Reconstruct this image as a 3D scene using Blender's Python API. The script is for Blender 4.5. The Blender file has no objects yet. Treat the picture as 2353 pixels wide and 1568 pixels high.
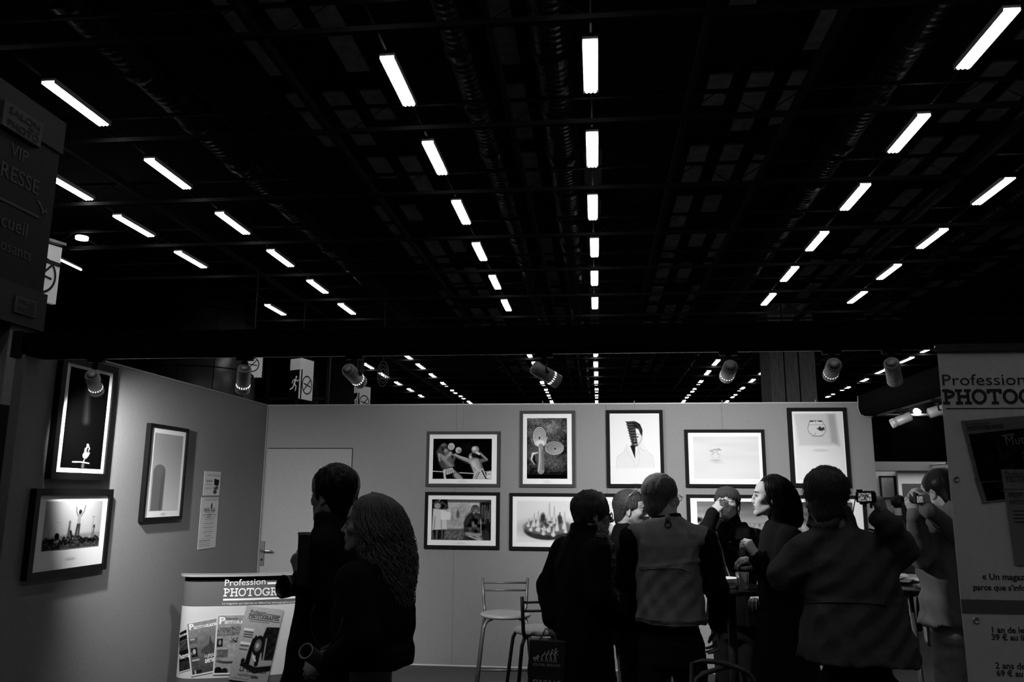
import bpy, math, random
import numpy as np
C = bpy.context.scene.collection
scene = bpy.context.scene
PI = math.pi
# ------------------------------------------------------------------ camera
W, H, CH = 2353, 1568, 1.62
FOC, PITCH, YAW, ROLL = 1839.17, .1884, -.1048, .0067
_cy, _sy, _cp, _sp = math.cos(YAW), math.sin(YAW), math.cos(PITCH), math.sin(PITCH)
_fw = np.array([_sy*_cp, _cy*_cp, _sp]); _rt = np.array([_cy, -_sy, 0.]); _up = np.cross(_rt, _fw)
_c, _s = math.cos(ROLL), math.sin(ROLL)
CR, CU = _c*_rt+_s*_up, -_s*_rt+_c*_up
CO = np.array([0, 0, CH])
cam = bpy.data.cameras.new('camera'); cam.sensor_width = 36; cam.sensor_fit = 'HORIZONTAL'
cam.lens = FOC/W*36; cam.clip_start = .05; cam.clip_end = 300
camo = bpy.data.objects.new('camera', cam); C.objects.link(camo)
import mathutils
_m = mathutils.Matrix([[CR[i], CU[i], -_fw[i], CO[i]] for i in range(3)]+[[0, 0, 0, 1]])
camo.matrix_world = _m
scene.camera = camo
# ------------------------------------------------------------------ world, exposure
scene.view_settings.view_transform = 'Standard'; scene.view_settings.look = 'None'
scene.view_settings.gamma = 1; scene.view_settings.exposure = 0; scene.view_settings.use_curve_mapping = False
wd = bpy.data.worlds.new('dark hall air'); scene.world = wd; wd.use_nodes = True
wd.node_tree.nodes['Background'].inputs[0].default_value = (.5, .5, .5, 1)
wd.node_tree.nodes['Background'].inputs[1].default_value = .004
TUBE_STRENGTH = 9.0
SPOT_W = 90.0

def at(ax, x, y, v):
    d = (x-W/2)/FOC*CR-(y-H/2)/FOC*CU+_fw
    return CO+d*((v-CO[ax])/d[ax])
def aty(x, y, v): return at(1, x, y, v)
def atx(x, y, v): return at(0, x, y, v)
def atz(x, y, v): return at(2, x, y, v)
def lin(v): return max(0., v)**2.2
# ------------------------------------------------------------------ materials
MATS = {}
def mat(name, v, rough=.8, metal=0., spec=.3, noise=0., nscale=30., bump=0., bscale=200., emit=0., alpha=None, trans=0., stretch=None):
    """grey material; v is a perceptual grey 0..1"""
    if name in MATS: return MATS[name]
    m = bpy.data.materials.new(name); m.use_nodes = True; nt = m.node_tree; N = nt.nodes; L = nt.links
    b = N['Principled BSDF']; g = lin(v)
    b.inputs['Base Color'].default_value = (g, g, g, 1); b.inputs['Roughness'].default_value = rough
    b.inputs['Metallic'].default_value = metal; b.inputs['Specular IOR Level'].default_value = spec
    if trans: b.inputs['Transmission Weight'].default_value = trans; b.inputs['IOR'].default_value = 1.2
    if alpha is not None: b.inputs['Alpha'].default_value = alpha
    if emit:
        b.inputs['Emission Color'].default_value = (1, 1, 1, 1); b.inputs['Emission Strength'].default_value = emit
    if noise or bump:
        tc = N.new('ShaderNodeTexCoord'); src = tc.outputs['Object']
        if stretch:
            mp = N.new('ShaderNodeMapping'); mp.inputs['Scale'].default_value = stretch
            L.new(src, mp.inputs['Vector']); src = mp.outputs['Vector']
    if noise:
        n = N.new('ShaderNodeTexNoise'); n.inputs['Scale'].default_value = nscale; n.inputs['Detail'].default_value = 4
        L.new(src, n.inputs['Vector'])
        r = N.new('ShaderNodeMapRange'); r.inputs['From Min'].default_value = .3; r.inputs['From Max'].default_value = .7
        r.inputs['To Min'].default_value = g*(1-noise); r.inputs['To Max'].default_value = g*(1+noise)
        L.new(n.outputs['Fac'], r.inputs['Value'])
        cb = N.new('ShaderNodeCombineColor')
        for i in range(3): L.new(r.outputs['Result'], cb.inputs[i])
        L.new(cb.outputs[0], b.inputs['Base Color'])
    if bump:
        n2 = N.new('ShaderNodeTexNoise'); n2.inputs['Scale'].default_value = bscale; n2.inputs['Detail'].default_value = 3
        L.new(src, n2.inputs['Vector'])
        bp = N.new('ShaderNodeBump'); bp.inputs['Strength'].default_value = bump; bp.inputs['Distance'].default_value = .004
        L.new(n2.outputs['Fac'], bp.inputs['Height']); L.new(bp.outputs['Normal'], b.inputs['Normal'])
    MATS[name] = m
    return m
def colmat(name, rough=.6, spec=.3, bump=0., bscale=150):
    if name in MATS: return MATS[name]
    m = bpy.data.materials.new(name); m.use_nodes = True; nt = m.node_tree
    b = nt.nodes['Principled BSDF']; a = nt.nodes.new('ShaderNodeAttribute'); a.attribute_name = 'Col'
    nt.links.new(a.outputs['Color'], b.inputs['Base Color']); b.inputs['Roughness'].default_value = rough
    b.inputs['Specular IOR Level'].default_value = spec
    if bump:
        n2 = nt.nodes.new('ShaderNodeTexNoise'); n2.inputs['Scale'].default_value = bscale
        tc = nt.nodes.new('ShaderNodeTexCoord'); nt.links.new(tc.outputs['Object'], n2.inputs['Vector'])
        bp = nt.nodes.new('ShaderNodeBump'); bp.inputs['Strength'].default_value = bump; bp.inputs['Distance'].default_value = .002
        nt.links.new(n2.outputs['Fac'], bp.inputs['Height']); nt.links.new(bp.outputs['Normal'], b.inputs['Normal'])
    MATS[name] = m
    return m
# ------------------------------------------------------------------ mesh building
def V(*a): return np.array(a, float)
def unit(v):
    v = np.array(v, float); n = np.linalg.norm(v); return v/n if n > 1e-12 else v
def frame_of(d):
    d = unit(d); a = V(0, 0, 1) if abs(d[2]) < .95 else V(1, 0, 0)
    x = unit(np.cross(a, d)); return x, np.cross(d, x)
def rotm(ax, ang):
    return np.array(mathutils.Matrix.Rotation(ang, 3, ax))
class MB:
    def __init__(s): s.v = []; s.f = []; s.n = 0; s.c = []
    def add(s, vs, fs, col=None):
        vs = np.asarray(vs, float).reshape(-1, 3)
        s.v.append(vs); s.f += [tuple(int(i)+s.n for i in q) for q in fs]; s.n += len(vs)
        if col is not None: s.c.append(np.broadcast_to(col, (len(vs),)))
        return s
    def box(s, lo, hi, R=None, o=None, bev=0.):
        lo = np.array(lo, float); hi = np.array(hi, float)
        if bev > 0:
            pts = []; 
            for sx in (0, 1):
                for sy in (0, 1):
                    for sz in (0, 1):
                        c = np.array([hi[0] if sx else lo[0], hi[1] if sy else lo[1], hi[2] if sz else lo[2]])
                        d = np.array([-1 if sx else 1, -1 if sy else 1, -1 if sz else 1])*bev
                        pts += [c+d*V(0, 1, 1), c+d*V(1, 0, 1), c+d*V(1, 1, 0)]
            v = np.array(pts); idx = lambda a, b, c, k: (a*4+b*2+c)*3+k
            f = []
            f += [(idx(0,0,0,0), idx(0,0,1,0), idx(0,1,1,0), idx(0,1,0,0)), (idx(1,0,0,0), idx(1,1,0,0), idx(1,1,1,0), idx(1,0,1,0))]
            f += [(idx(0,0,0,1), idx(1,0,0,1), idx(1,0,1,1), idx(0,0,1,1)), (idx(0,1,0,1), idx(0,1,1,1), idx(1,1,1,1), idx(1,1,0,1))]
            f += [(idx(0,0,0,2), idx(0,1,0,2), idx(1,1,0,2), idx(1,0,0,2)), (idx(0,0,1,2), idx(1,0,1,2), idx(1,1,1,2), idx(0,1,1,2))]
            for b in (0, 1):
                for c in (0, 1):
                    f.append((idx(0,b,c,1), idx(1,b,c,1), idx(1,b,c,2), idx(0,b,c,2)))
                    f.append((idx(b,0,c,0), idx(b,1,c,0), idx(b,1,c,2), idx(b,0,c,2)))
                    f.append((idx(b,c,0,0), idx(b,c,1,0), idx(b,c,1,1), idx(b,c,0,1)))
            for a in (0, 1):
                for b in (0, 1):
                    for c in (0, 1): f.append((idx(a,b,c,0), idx(a,b,c,1), idx(a,b,c,2)))
        else:
            v = np.array([[(lo, hi)[i][0], (lo, hi)[j][1], (lo, hi)[k][2]] for i in (0, 1) for j in (0, 1) for k in (0, 1)])
            f = [(0,1,3,2), (4,6,7,5), (0,4,5,1), (2,3,7,6), (0,2,6,4), (1,5,7,3)]
        if R is not None: v = v@np.asarray(R).T
        if o is not None: v = v+np.asarray(o)
        return s.add(v, f)
    def tube(s, pts, r, n=8, closed=False, cap=True, col=None, squash=1.):
        pts = np.array(pts, float); m = len(pts)
        r = np.broadcast_to(np.array(r, float), (m,))
        vs = []; px = None
        for i in range(m):
            if closed: d = pts[(i+1) % m]-pts[i-1]
            else: d = pts[min(i+1, m-1)]-pts[max(i-1, 0)]
            d = unit(d)
            if px is None: x, y = frame_of(d)
            else:
                x = px-d*(px@d); x = unit(x); y = np.cross(d, x)
            px = x
            for k in range(n):
                a = 2*PI*k/n; vs.append(pts[i]+r[i]*(math.cos(a)*x+squash*math.sin(a)*y))
        f = []
        for i in range(m if closed else m-1):
            j = (i+1) % m
            for k in range(n): f.append((i*n+k, i*n+(k+1) % n, j*n+(k+1) % n, j*n+k))
        if cap and not closed: f += [tuple(range(n))[::-1], tuple((m-1)*n+k for k in range(n))]
        return s.add(vs, f, col)
    def lathe(s, prof, n=24, o=(0, 0, 0), R=None, cap=True):
        vs = []
        for r, z in prof:
            for k in range(n): a = 2*PI*k/n; vs.append((r*math.cos(a), r*math.sin(a), z))
        vs = np.array(vs)
        if R is not None: vs = vs@np.asarray(R).T
        vs = vs+np.array(o); f = []
        for i in range(len(prof)-1):
            for k in range(n): f.append((i*n+k, i*n+(k+1) % n, (i+1)*n+(k+1) % n, (i+1)*n+k))
        if cap: f += [tuple(range(n))[::-1], tuple((len(prof)-1)*n+k for k in range(n))]
        return s.add(vs, f)
    def prism(s, poly, a, b):
        """poly: list of 3D points (base), extruded from poly+a to poly+b"""
        p = np.array(poly, float); n = len(p)
        vs = np.vstack([p+np.array(a), p+np.array(b)])
        f = [tuple(range(n))[::-1], tuple(range(n, 2*n))]+[(i, (i+1) % n, n+(i+1) % n, n+i) for i in range(n)]
        return s.add(vs, f)
    def mesh(s, name):
        me = bpy.data.meshes.new(name)
        v = np.vstack(s.v) if s.v else np.zeros((0, 3))
        me.from_pydata(v.tolist(), [], s.f)
        if s.c and sum(len(c) for c in s.c) == len(v): setcol(me, np.concatenate(s.c))
        return me
def setcol(me, g):
    g = np.asarray(g, float); a = me.color_attributes.new('Col', 'FLOAT_COLOR', 'POINT')
    d = np.ones((len(g), 4), np.float32); d[:, :3] = g[:, None]; a.data.foreach_set('color', d.ravel())
def fastmesh(name, v, q):
    me = bpy.data.meshes.new(name); v = np.asarray(v, np.float32); q = np.asarray(q, np.int32)
    me.vertices.add(len(v)); me.vertices.foreach_set('co', v.ravel())
    k = q.shape[1]; me.loops.add(q.size); me.loops.foreach_set('vertex_index', q.ravel())
    me.polygons.add(len(q)); me.polygons.foreach_set('loop_start', np.arange(0, q.size, k, dtype=np.int32))
    me.update(calc_edges=True); me.validate(); return me
WL = {}
def link(name, me, m=None, parent=None, smooth=False, local=False):
    """link mesh; vertices are world coordinates and get shifted to the parent's origin (unless local)"""
    if isinstance(me, MB): me = me.mesh(name)
    if m is not None: me.materials.append(m)
    if smooth: me.polygons.foreach_set('use_smooth', [True]*len(me.polygons))
    o = bpy.data.objects.new(name, me); C.objects.link(o)
    if parent is not None:
        o.parent = parent; off = WL.get(parent.name, V(0, 0, 0)); WL[o.name] = off
        if not local and np.abs(off).sum() > 0:
            n = len(me.vertices); a = np.zeros(n*3, np.float32); me.vertices.foreach_get('co', a)
            me.vertices.foreach_set('co', (a.reshape(-1, 3)-off.astype(np.float32)).ravel())
    else: WL[o.name] = V(0, 0, 0)
    me.update(); return o
def tag(o, label=None, cat=None, group=None, kind=None):
    if label: o['label'] = label
    if cat: o['category'] = cat
    if group: o['group'] = group
    if kind: o['kind'] = kind
    return o
def thing(name, label, cat, loc=(0, 0, 0), group=None, rotz=0.):
    o = bpy.data.objects.new(name, None); C.objects.link(o); o.location = loc; o.rotation_euler = (0, 0, rotz)
    o.empty_display_size = .1
    WL[o.name] = np.array(loc, float); return tag(o, label, cat, group)
def struct(name, mb, m, smooth=False, label=None):
    return tag(link(name, mb, m, smooth=smooth), kind='structure', label=label)
def single(name, mb, m, label, cat, group=None, smooth=False):
    """a thing that is one mesh; its origin is put at its base"""
    me = mb.mesh(name) if isinstance(mb, MB) else mb
    n = len(me.vertices); a = np.zeros(n*3, np.float32); me.vertices.foreach_get('co', a); a = a.reshape(-1, 3)
    c = V(*(a.min(0)+a.max(0))/2); c[2] = a[:, 2].min()
    me.vertices.foreach_set('co', (a-c.astype(np.float32)).ravel())
    if m: me.materials.append(m)
    if smooth: me.polygons.foreach_set('use_smooth', [True]*len(me.polygons))
    o = bpy.data.objects.new(name, me); C.objects.link(o); o.location = c; WL[o.name] = c; me.update()
    return tag(o, label, cat, group)
def copy_tree(o, parent=None):
    c = o.copy(); C.objects.link(c)
    if parent is not None: c.parent = parent
    for ch in list(o.children): copy_tree(ch, c)
    return c
# text -> mesh data (x right, y up), returns verts Nx3 and faces
def text_vf(s, size=1., bold=0., width=None, spacing=1.):
    cu = bpy.data.curves.new('t', 'FONT'); cu.body = s; cu.size = size; cu.offset = bold; cu.resolution_u = 3
    cu.fill_mode = 'FRONT'; cu.space_character = spacing
    ob = bpy.data.objects.new('t', cu); C.objects.link(ob)
    dg = bpy.context.evaluated_depsgraph_get(); me = bpy.data.meshes.new_from_object(ob.evaluated_get(dg))
    v = np.array([tuple(x.co) for x in me.vertices]).reshape(-1, 3); f = [tuple(p.vertices) for p in me.polygons]
    bpy.data.objects.remove(ob); bpy.data.curves.remove(cu); bpy.data.meshes.remove(me)
    if len(v) and width:
        v[:, 0] = (v[:, 0]-v[:, 0].min())*(width/max(1e-6, np.ptp(v[:, 0])))
    return v, f
# slab-serif capitals drawn with strokes, unit cap height
SLAB = {
 'P': (.74, [[(.2,0),(.2,1)], [(.03,0),(.38,0)], [(.03,1),(.4,1)]], [('arc', .4, .735, .27, .265, -90, 90)], [[(.2,1),(.4,1)], [(.2,.47),(.4,.47)]]),
 'H': (.95, [[(.2,0),(.2,1)], [(.76,0),(.76,1)], [(.03,0),(.37,0)], [(.03,1),(.37,1)], [(.59,0),(.93,0)], [(.59,1),(.93,1)], [(.2,.52),(.76,.52)]], [], []),
 'O': (.92, [], [('arc', .45, .5, .38, .5, 0, 360)], []),
 'T': (.88, [[(.43,0),(.43,1)], [(.03,1),(.83,1)], [(.25,0),(.61,0)], [(.05,1),(.05,.8)], [(.81,1),(.81,.8)]], [], []),
 'G': (.95, [[(.82,.4),(.82,.1)], [(.52,.42),(.92,.42)], [(.8,.98),(.8,.75)]], [('arc', .47, .5, .39, .5, 40, 325)], []),
 'R': (.88, [[(.2,0),(.2,1)], [(.03,0),(.38,0)], [(.03,1),(.4,1)], [(.45,.47),(.72,0)], [(.6,0),(.88,0)]], [('arc', .42, .735, .25, .265, -90, 90)], [[(.2,.47),(.42,.47)]]),
 'A': (.92, [[(.14,0),(.44,1)], [(.48,1),(.78,0)], [(0,0),(.3,0)], [(.62,0),(.92,0)], [(.25,.36),(.68,.36)], [(.3,1),(.55,1)]], [], []),
 'E': (.8, [[(.2,0),(.2,1)], [(.03,0),(.7,0)], [(.03,1),(.68,1)], [(.2,.52),(.52,.52)], [(.7,0),(.7,.22)], [(.68,1),(.68,.8)]], [], []),
 'b': (.75, [[(.18,0),(.18,1)], [(.02,1),(.18,1)]], [('arc', .4, .33, .26, .33, 0, 360)], []),
}
def slab_vf(s, h=1., t=.13, width=None):
    vs, fs = [], []
    def seg(a, b):
        a = V(*a); b = V(*b); d = unit(b-a); n = V(-d[1], d[0])*t/2; e = d*t*.25
        k = len(vs); vs.extend([a-n-e, b-n+e, b+n+e, a+n-e]); fs.append((k, k+1, k+2, k+3))
    x = 0
    for ch in s:
        if ch == ' ': x += .4; continue
        w, A, arcs, B = SLAB[ch]
        for pl in A+B: seg((x+pl[0][0], pl[0][1]*(1-t)+t/2), (x+pl[1][0], pl[1][1]*(1-t)+t/2))
        for (_, cx, cy, rx, ry, a0, a1) in arcs:
            n = 24; pts = []
            for i in range(n+1):
                a = math.radians(a0+(a1-a0)*i/n)
                cyy = cy*(1-t)+t/2
                pts.append(((x+cx+(rx)*math.cos(a), cyy+(ry-t/2)*math.sin(a))))
            for i in range(n): seg(pts[i], pts[i+1])
        x += w+.06
    v = np.array(vs); v = np.column_stack([v*h, (np.arange(len(v))//4 % 12)*4e-5])
    if width: v[:, 0] *= width/np.ptp(v[:, 0])
    return v, fs
def place(mb, vf, o, ex, ey, off=(0, 0, 0), col=None, fn=None):
    """put flat lettering (x,y) at origin o along the unit axes ex, ey"""
    v, f = vf
    if not len(v): return
    if fn: mb.add(np.array([fn(a[0], a[1]) for a in v]), f, col)
    else: mb.add(np.array(o)+np.array(off)+v[:, :1]*np.array(ex)+v[:, 1:2]*np.array(ey)+v[:, 2:3]*np.cross(ex, ey), f, col)
# ------------------------------------------------------------------ painter: pictures as vertex-coloured sheets
class Canvas:
    def __init__(s, x0, y0, x1, y1, nx, base=0., seed=1):
        ny = max(8, int(round(nx*abs(y1-y0)/abs(x1-x0)))); s.nx, s.ny = nx, ny
        s.X, s.Y = np.meshgrid(np.linspace(x0, x1, nx), np.linspace(y0, y1, ny)); s.px = abs(x1-x0)/nx
        s.a = np.full((ny, nx), float(base)); s.rng = np.random.RandomState(seed)
    def blend(s, d, v, soft=1., al=1.):
        w = np.clip(.5-d/(s.px*soft), 0, 1)*al; s.a = s.a*(1-w)+v*w
    def ell(s, cx, cy, rx, ry, v, soft=1., al=1., ang=0., ring=0.):
        a = math.radians(ang); x = s.X-cx; y = s.Y-cy; u = x*math.cos(a)+y*math.sin(a); w = -x*math.sin(a)+y*math.cos(a)
        d = (np.sqrt((u/rx)**2+(w/ry)**2)-1)*min(rx, ry)
        if ring: d = np.abs(d)-ring/2
        s.blend(d, v, soft, al)
    def line(s, pts, w, v, soft=1., al=1.):
        d = np.full(s.X.shape, 1e9)
        ws = w if isinstance(w, (list, tuple)) else [w]*len(pts)
        for (a, b, w0, w1) in zip(pts[:-1], pts[1:], ws[:-1], ws[1:]):
            ax, ay = a; bx, by = b; L2 = (bx-ax)**2+(by-ay)**2+1e-9
            t = np.clip(((s.X-ax)*(bx-ax)+(s.Y-ay)*(by-ay))/L2, 0, 1)
            d = np.minimum(d, np.hypot(s.X-ax-t*(bx-ax), s.Y-ay-t*(by-ay))-(w0+(w1-w0)*t)/2)
        s.blend(d, v, soft, al)
    def poly(s, pts, v, soft=1., al=1.):
        d = np.full(s.X.shape, 1e9); ins = np.zeros(s.X.shape, bool); n = len(pts)
        for i in range(n):
            ax, ay = pts[i]; bx, by = pts[(i+1) % n]; L2 = (bx-ax)**2+(by-ay)**2+1e-9
            t = np.clip(((s.X-ax)*(bx-ax)+(s.Y-ay)*(by-ay))/L2, 0, 1)
            d = np.minimum(d, np.hypot(s.X-ax-t*(bx-ax), s.Y-ay-t*(by-ay)))
            if ay != by:
                c = ((ay > s.Y) != (by > s.Y)) & (s.X < (bx-ax)*(s.Y-ay)/(by-ay)+ax); ins ^= c
        s.blend(np.where(ins, -d, d), v, soft, al)
    def noise(s, k, amp, mask=None, ani=1.):
        ny, nx = s.a.shape; gy = max(2, int(ny/k)); gx = max(2, int(nx/(k*ani))); g = s.rng.rand(gy+2, gx+2)
        y = np.linspace(0, gy, ny); x = np.linspace(0, gx, nx); yi = y.astype(int); xi = x.astype(int)
        fy = (y-yi)[:, None]; fx = (x-xi)[None]
        fy = fy*fy*(3-2*fy); fx = fx*fx*(3-2*fx)
        n = (g[yi][:, xi]*(1-fx)+g[yi][:, xi+1]*fx)*(1-fy)+(g[yi+1][:, xi]*(1-fx)+g[yi+1][:, xi+1]*fx)*fy-.5
        s.a = s.a+n*amp*(1 if mask is None else mask)
    def scrib(s, x0, y0, x1, y1, v, w=2., n=1, gap=.2):
        """lines of small writing too small to read, as broken strokes"""
        for i in range(n):
            y = y0+(y1-y0)*(i/(n-1) if n > 1 else 0); x = x0
            while x < x1:
                e = min(x1, x+s.rng.uniform(.04, .14)*(x1-x0)); s.line([(x, y), (e, y)], w, v, al=.8); x = e+gap*w*3
    def mesh(s, name, P, bright=.74):
        """P: 4 corners TL,TR,BR,BL (3D)"""
        P = [np.array(p, float) for p in P]; ny, nx = s.a.shape
        u = np.linspace(0, 1, nx)[None, :, None]; v = np.linspace(0, 1, ny)[:, None, None]
        X = (P[0]*(1-u)+P[1]*u)*(1-v)+(P[3]*(1-u)+P[2]*u)*v
        return s.meshX(name, X, bright)
    def meshX(s, name, X, bright=.74):
        ny, nx = s.a.shape; i = np.arange(ny*nx).reshape(ny, nx)
        q = np.stack([i[:-1, :-1], i[1:, :-1], i[1:, 1:], i[:-1, 1:]], -1).reshape(-1, 4)
        me = fastmesh(name, X.reshape(-1, 3), q); setcol(me, np.clip(s.a, 0, 1).ravel()**2.2*bright); return me
# ------------------------------------------------------------------ the hall
M_wall = mat('grey booth panel cloth', .485, .9, spec=.15, noise=.05, nscale=60, bump=.15, bscale=400)
M_door = mat('grey laminate door', .53, .6, noise=.04, nscale=40)
M_black = mat('black painted metal', .10, .6)
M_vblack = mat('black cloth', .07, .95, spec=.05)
M_ceil = mat('black ceiling', .08, .9, noise=.3, nscale=2)
M_tile = mat('grey ceiling baffle', .52, .8, noise=.25, nscale=4)
M_truss = mat('dark steel truss', .10, .7)
M_duct = mat('dull duct metal', .18, .38, metal=.5, noise=.2, nscale=6)
M_chrome = mat('brushed metal', .75, .3, metal=1.)
M_white = mat('white paint', .88, .7)
M_floor = mat('dark grey carpet', .28, .95, noise=.15, nscale=60, bump=.3, bscale=500)
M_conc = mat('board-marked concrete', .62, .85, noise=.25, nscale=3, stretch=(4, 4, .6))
YW = 7.97; XL = -3.378; ZT = 2.5; YB = 4.43
struct('floor', MB().box((-30, -6, -.1), (30, 72, 0)), M_floor)
struct('ceiling', MB().box((-30, -6, 9.6), (30, 72, 9.9)), M_ceil)
m = MB().box((XL, YW, 0), (-3.352, YW+.06, ZT)).box((-3.352, YW, 2.063), (-2.452, YW+.06, ZT)).box((-2.452, YW, 0), (2.622, YW+.06, ZT))
struct('wall_back', m, M_wall)
struct('wall_left', MB().box((XL-.06, 4.38, 0), (XL, YW+.06, ZT)), M_wall)
struct('wall_far', MB().box((-30, 71, 0), (30, 72, 9.6)), M_ceil)
struct('wall_hall_left', MB().box((-30, -6, 0), (-29.8, 71, 9.6)), M_ceil)
struct('wall_hall_right', MB().box((29.8, -6, 0), (30, 71, 9.6)), M_ceil)
# panel joints of the back wall and top rails
for i, px in enumerate((1660, 1393, 1048)):
    x = aty(px, 1000, YW)[0]
    struct('trim_%d' % (i+1), MB().box((x-.0012, YW-.0008, 0), (x+.0012, YW+.001, ZT)), mat('panel joint', .26))
M_rail = mat('pale aluminium edge', .62, .5, metal=.3)
struct('trim_4', MB().box((XL, YW-.004, ZT-.002), (2.622, YW+.062, ZT+.008)), M_rail)
struct('trim_5', MB().box((XL-.062, 4.38, ZT-.002), (XL+.004, YW, ZT+.008)), M_rail)
struct('trim_6', MB().box((XL+.0, YW-.012, 0), (XL+.012, YW, 2.5)), M_wall)
struct('baseboard_back', MB().box((-2.45, YW-.006, .0), (2.622, YW+.001, .012)), mat('scuffed edge strip', .7, .6))
# door
d = tag(link('door_1', MB().box((-3.349, YW-.012, .008), (-2.458, YW+.03, 2.055), bev=.002), M_door), kind='structure')
hx = aty(603, 1265, YW-.02)
p = MB().box((hx[0]-.022, YW-.022, hx[2]-.15), (hx[0]+.022, YW-.012, hx[2]+.09), bev=.003)
pl = link('handle_plate', p, M_chrome, d)
lv = MB().tube([(hx[0], YW-.02, hx[2]), (hx[0], YW-.065, hx[2]), (hx[0]+.02, YW-.072, hx[2]), (hx[0]+.125, YW-.07, hx[2]-.004)], .009, 10)
tag(link('lever', lv, M_chrome, pl, smooth=True), 'chrome lever handle')
link('keyhole', MB().lathe([(.011, 0), (.011, .004)], 12, (hx[0], YW-.026, hx[2]-.09), rotm('X', PI/2)), M_black, pl)
link('paper_label', MB().box((hx[0]-.04, YW-.0135, hx[2]-.31), (hx[0]-.002, YW-.0125, hx[2]-.25)), M_white, d)
hp = MB()
for z0, z1 in ((.02, .9), (.93, 1.8), (1.83, 2.05)): hp.box((-2.4575, YW-.010, z0), (-2.4525, YW-.002, z1))
link('hinge_strip', hp, M_black, d)
# overhead beam of the booth, with a track under it
bm = thing('lighting_beam', 'thick black overhead beam across the booth carrying the track spotlights', 'beam', (0, YB, 2.41))
link('beam_body', MB().box((-3.46, YB-.05, 2.412), (3.4, YB+.09, 2.552), bev=.006), M_vblack, bm)
link('track', MB().box((-3.3, YB-.005, 2.396), (3.3, YB+.035, 2.414)).box((-3.3, YB-.008, 2.392), (3.3, YB-.002, 2.398)), mat('track aluminium', .38, .45, metal=.7), bm)
link('end_bracket', MB().box((-3.47, YB-.06, 2.40), (-3.40, YB+.10, 2.56)), M_black, bm)
# second beam: from the right end of the back wall towards the viewer
b2 = thing('side_beam', 'black rounded overhead beam running from the right end of the back wall', 'beam', (2.72, 6, 2.38))
prof = [(2.50, 2.56), (2.50, 2.42), (2.52, 2.385), (2.56, 2.37), (2.64, 2.37), (2.64, 2.56)]
link('beam_body', MB().prism([(x, 0, z) for x, z in prof], (0, 4.55, 0), (0, YW-.01, 0)), M_vblack, b2)
c_ = MB().tube([(2.50, YW-.04, 2.56), (2.492, YW-.04, 2.44), (2.51, YW-.04, 2.38), (2.55, YW-.04, 2.362), (2.62, YW-.04, 2.362)], .006, 6)
link('end_cable', c_, M_rail, b2, smooth=True)
link('track', MB().box((2.62, 4.6, 2.355), (2.645, YW-.2, 2.372)), mat('track aluminium', .38), b2)
# ------------------------------------------------------------------ spotlights
M_can = mat('grey spotlight housing', .78, .45, metal=.25, noise=.1, nscale=80)
M_slot = mat('glowing spotlight vents', .9, .5, emit=1.6)
M_lamp = mat('spotlight lamp glass', .9, .5, emit=6.)
def make_spot():
    t = thing('track_spotlight', 'x', 'spotlight', (0, 0, 0), 'spotlights hanging from the overhead beam')
    # local: can axis = -Z (light leaves towards -Z), pivot at origin
    hd = link('housing', MB().lathe([(.030, .075), (.038, .070), (.040, .064), (.040, -.045), (.0385, -.047), (.0385, -.062), (.041, -.064), (.041, -.10), (.036, -.10), (.034, -.06)], 32, cap=False).lathe([(.001, .0755), (.030, .075)], 32), M_can, t, smooth=True)
    sl = MB()
    for k in range(18):
        a = 2*PI*k/18; R = rotm('Z', a)
        sl.box((.0375, -.0022, -.060), (.0402, .0022, -.049), R)
    tag(link('vent', sl, M_slot, hd), 'glowing vent slots')
    tag(link('lamp', MB().lathe([(.001, -.070), (.033, -.070), (.034, -.066)], 24), M_lamp, hd), 'lit lamp face')
    return t
SPOT0 = make_spot()
def set_spot(t, piv, aim, label, adapter=True, top=2.394, power=SPOT_W, ang=95, group=None, yaw=0, blend=.8, light=True):
    piv = np.array(piv, float); d = unit(np.array(aim)-piv); z = -d
    x, y = frame_of(z); Rm = mathutils.Matrix([[x[i], y[i], z[i]] for i in range(3)]).to_4x4()
    t.location = piv; t.rotation_euler = (0, 0, 0); t['label'] = label
    for ch in t.children:
        if ch.name.startswith('housing'): ch.rotation_euler = Rm.to_euler()
    if group: t['group'] = group
    a = MB().box((-.05, -.016, top-piv[2]-.02), (.05, .016, top-piv[2]+.004), bev=.003).tube([(0, 0, top-piv[2]-.02), (0, 0, .055), (x*.052+z*.01)*V(1, 1, 1), x*.052-z*.0, x*.038], .006, 8)
    a.lathe([(.02, 0), (.02, .03), (.012, .045)], 16, (0, 0, top-piv[2]-.06))
    link('mount', a, M_black, t, local=True, smooth=False)
    if light:
        L = bpy.data.lights.new('spot', 'SPOT'); L.energy = power; L.spot_size = math.radians(ang); L.spot_blend = blend; L.shadow_soft_size = .03
        lo = bpy.data.objects.new('lamp_light', L); C.objects.link(lo); lo.parent = t
        M4 = Rm.copy(); M4.translation = mathutils.Vector(d*.115); lo.matrix_local = M4
def wpt(px, py): return aty(px, py, YW)
lwt = atx(292, 1130, XL)
spots = [
 ((216, 878), lwt, 'grey track spotlight lighting the frames on the left wall', 150, 92, 1.),
 ((560, 868), V(-2.75, 5.95, .75), 'tilted spotlight hanging above the left wall beside the no-smoking panel', 62, 76, 1.),
 ((812, 862), wpt(1200, 1260), 'spotlight aimed right, just left of the dotted rows of distant lights', 150, 96, 1.),
 ((1250, 858), V(1.05, 5.25, 1.55), 'round-backed spotlight hanging over the artichoke picture', 52, 92, 1.),
 ((1675, 852), wpt(1560, 1140), 'vented spotlight hanging straight above the picture of the small bird', 205, 68, 1.),
 ((1913, 848), wpt(1800, 1150), 'spotlight hanging beneath the beam just right of the concrete pillar', 120, 72, 1.),
 ((2052, 852), aty(2140, 1300, 6.5), 'unlit dark spotlight, last on the beam before the large banner', 0, 60, .9)]
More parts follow.
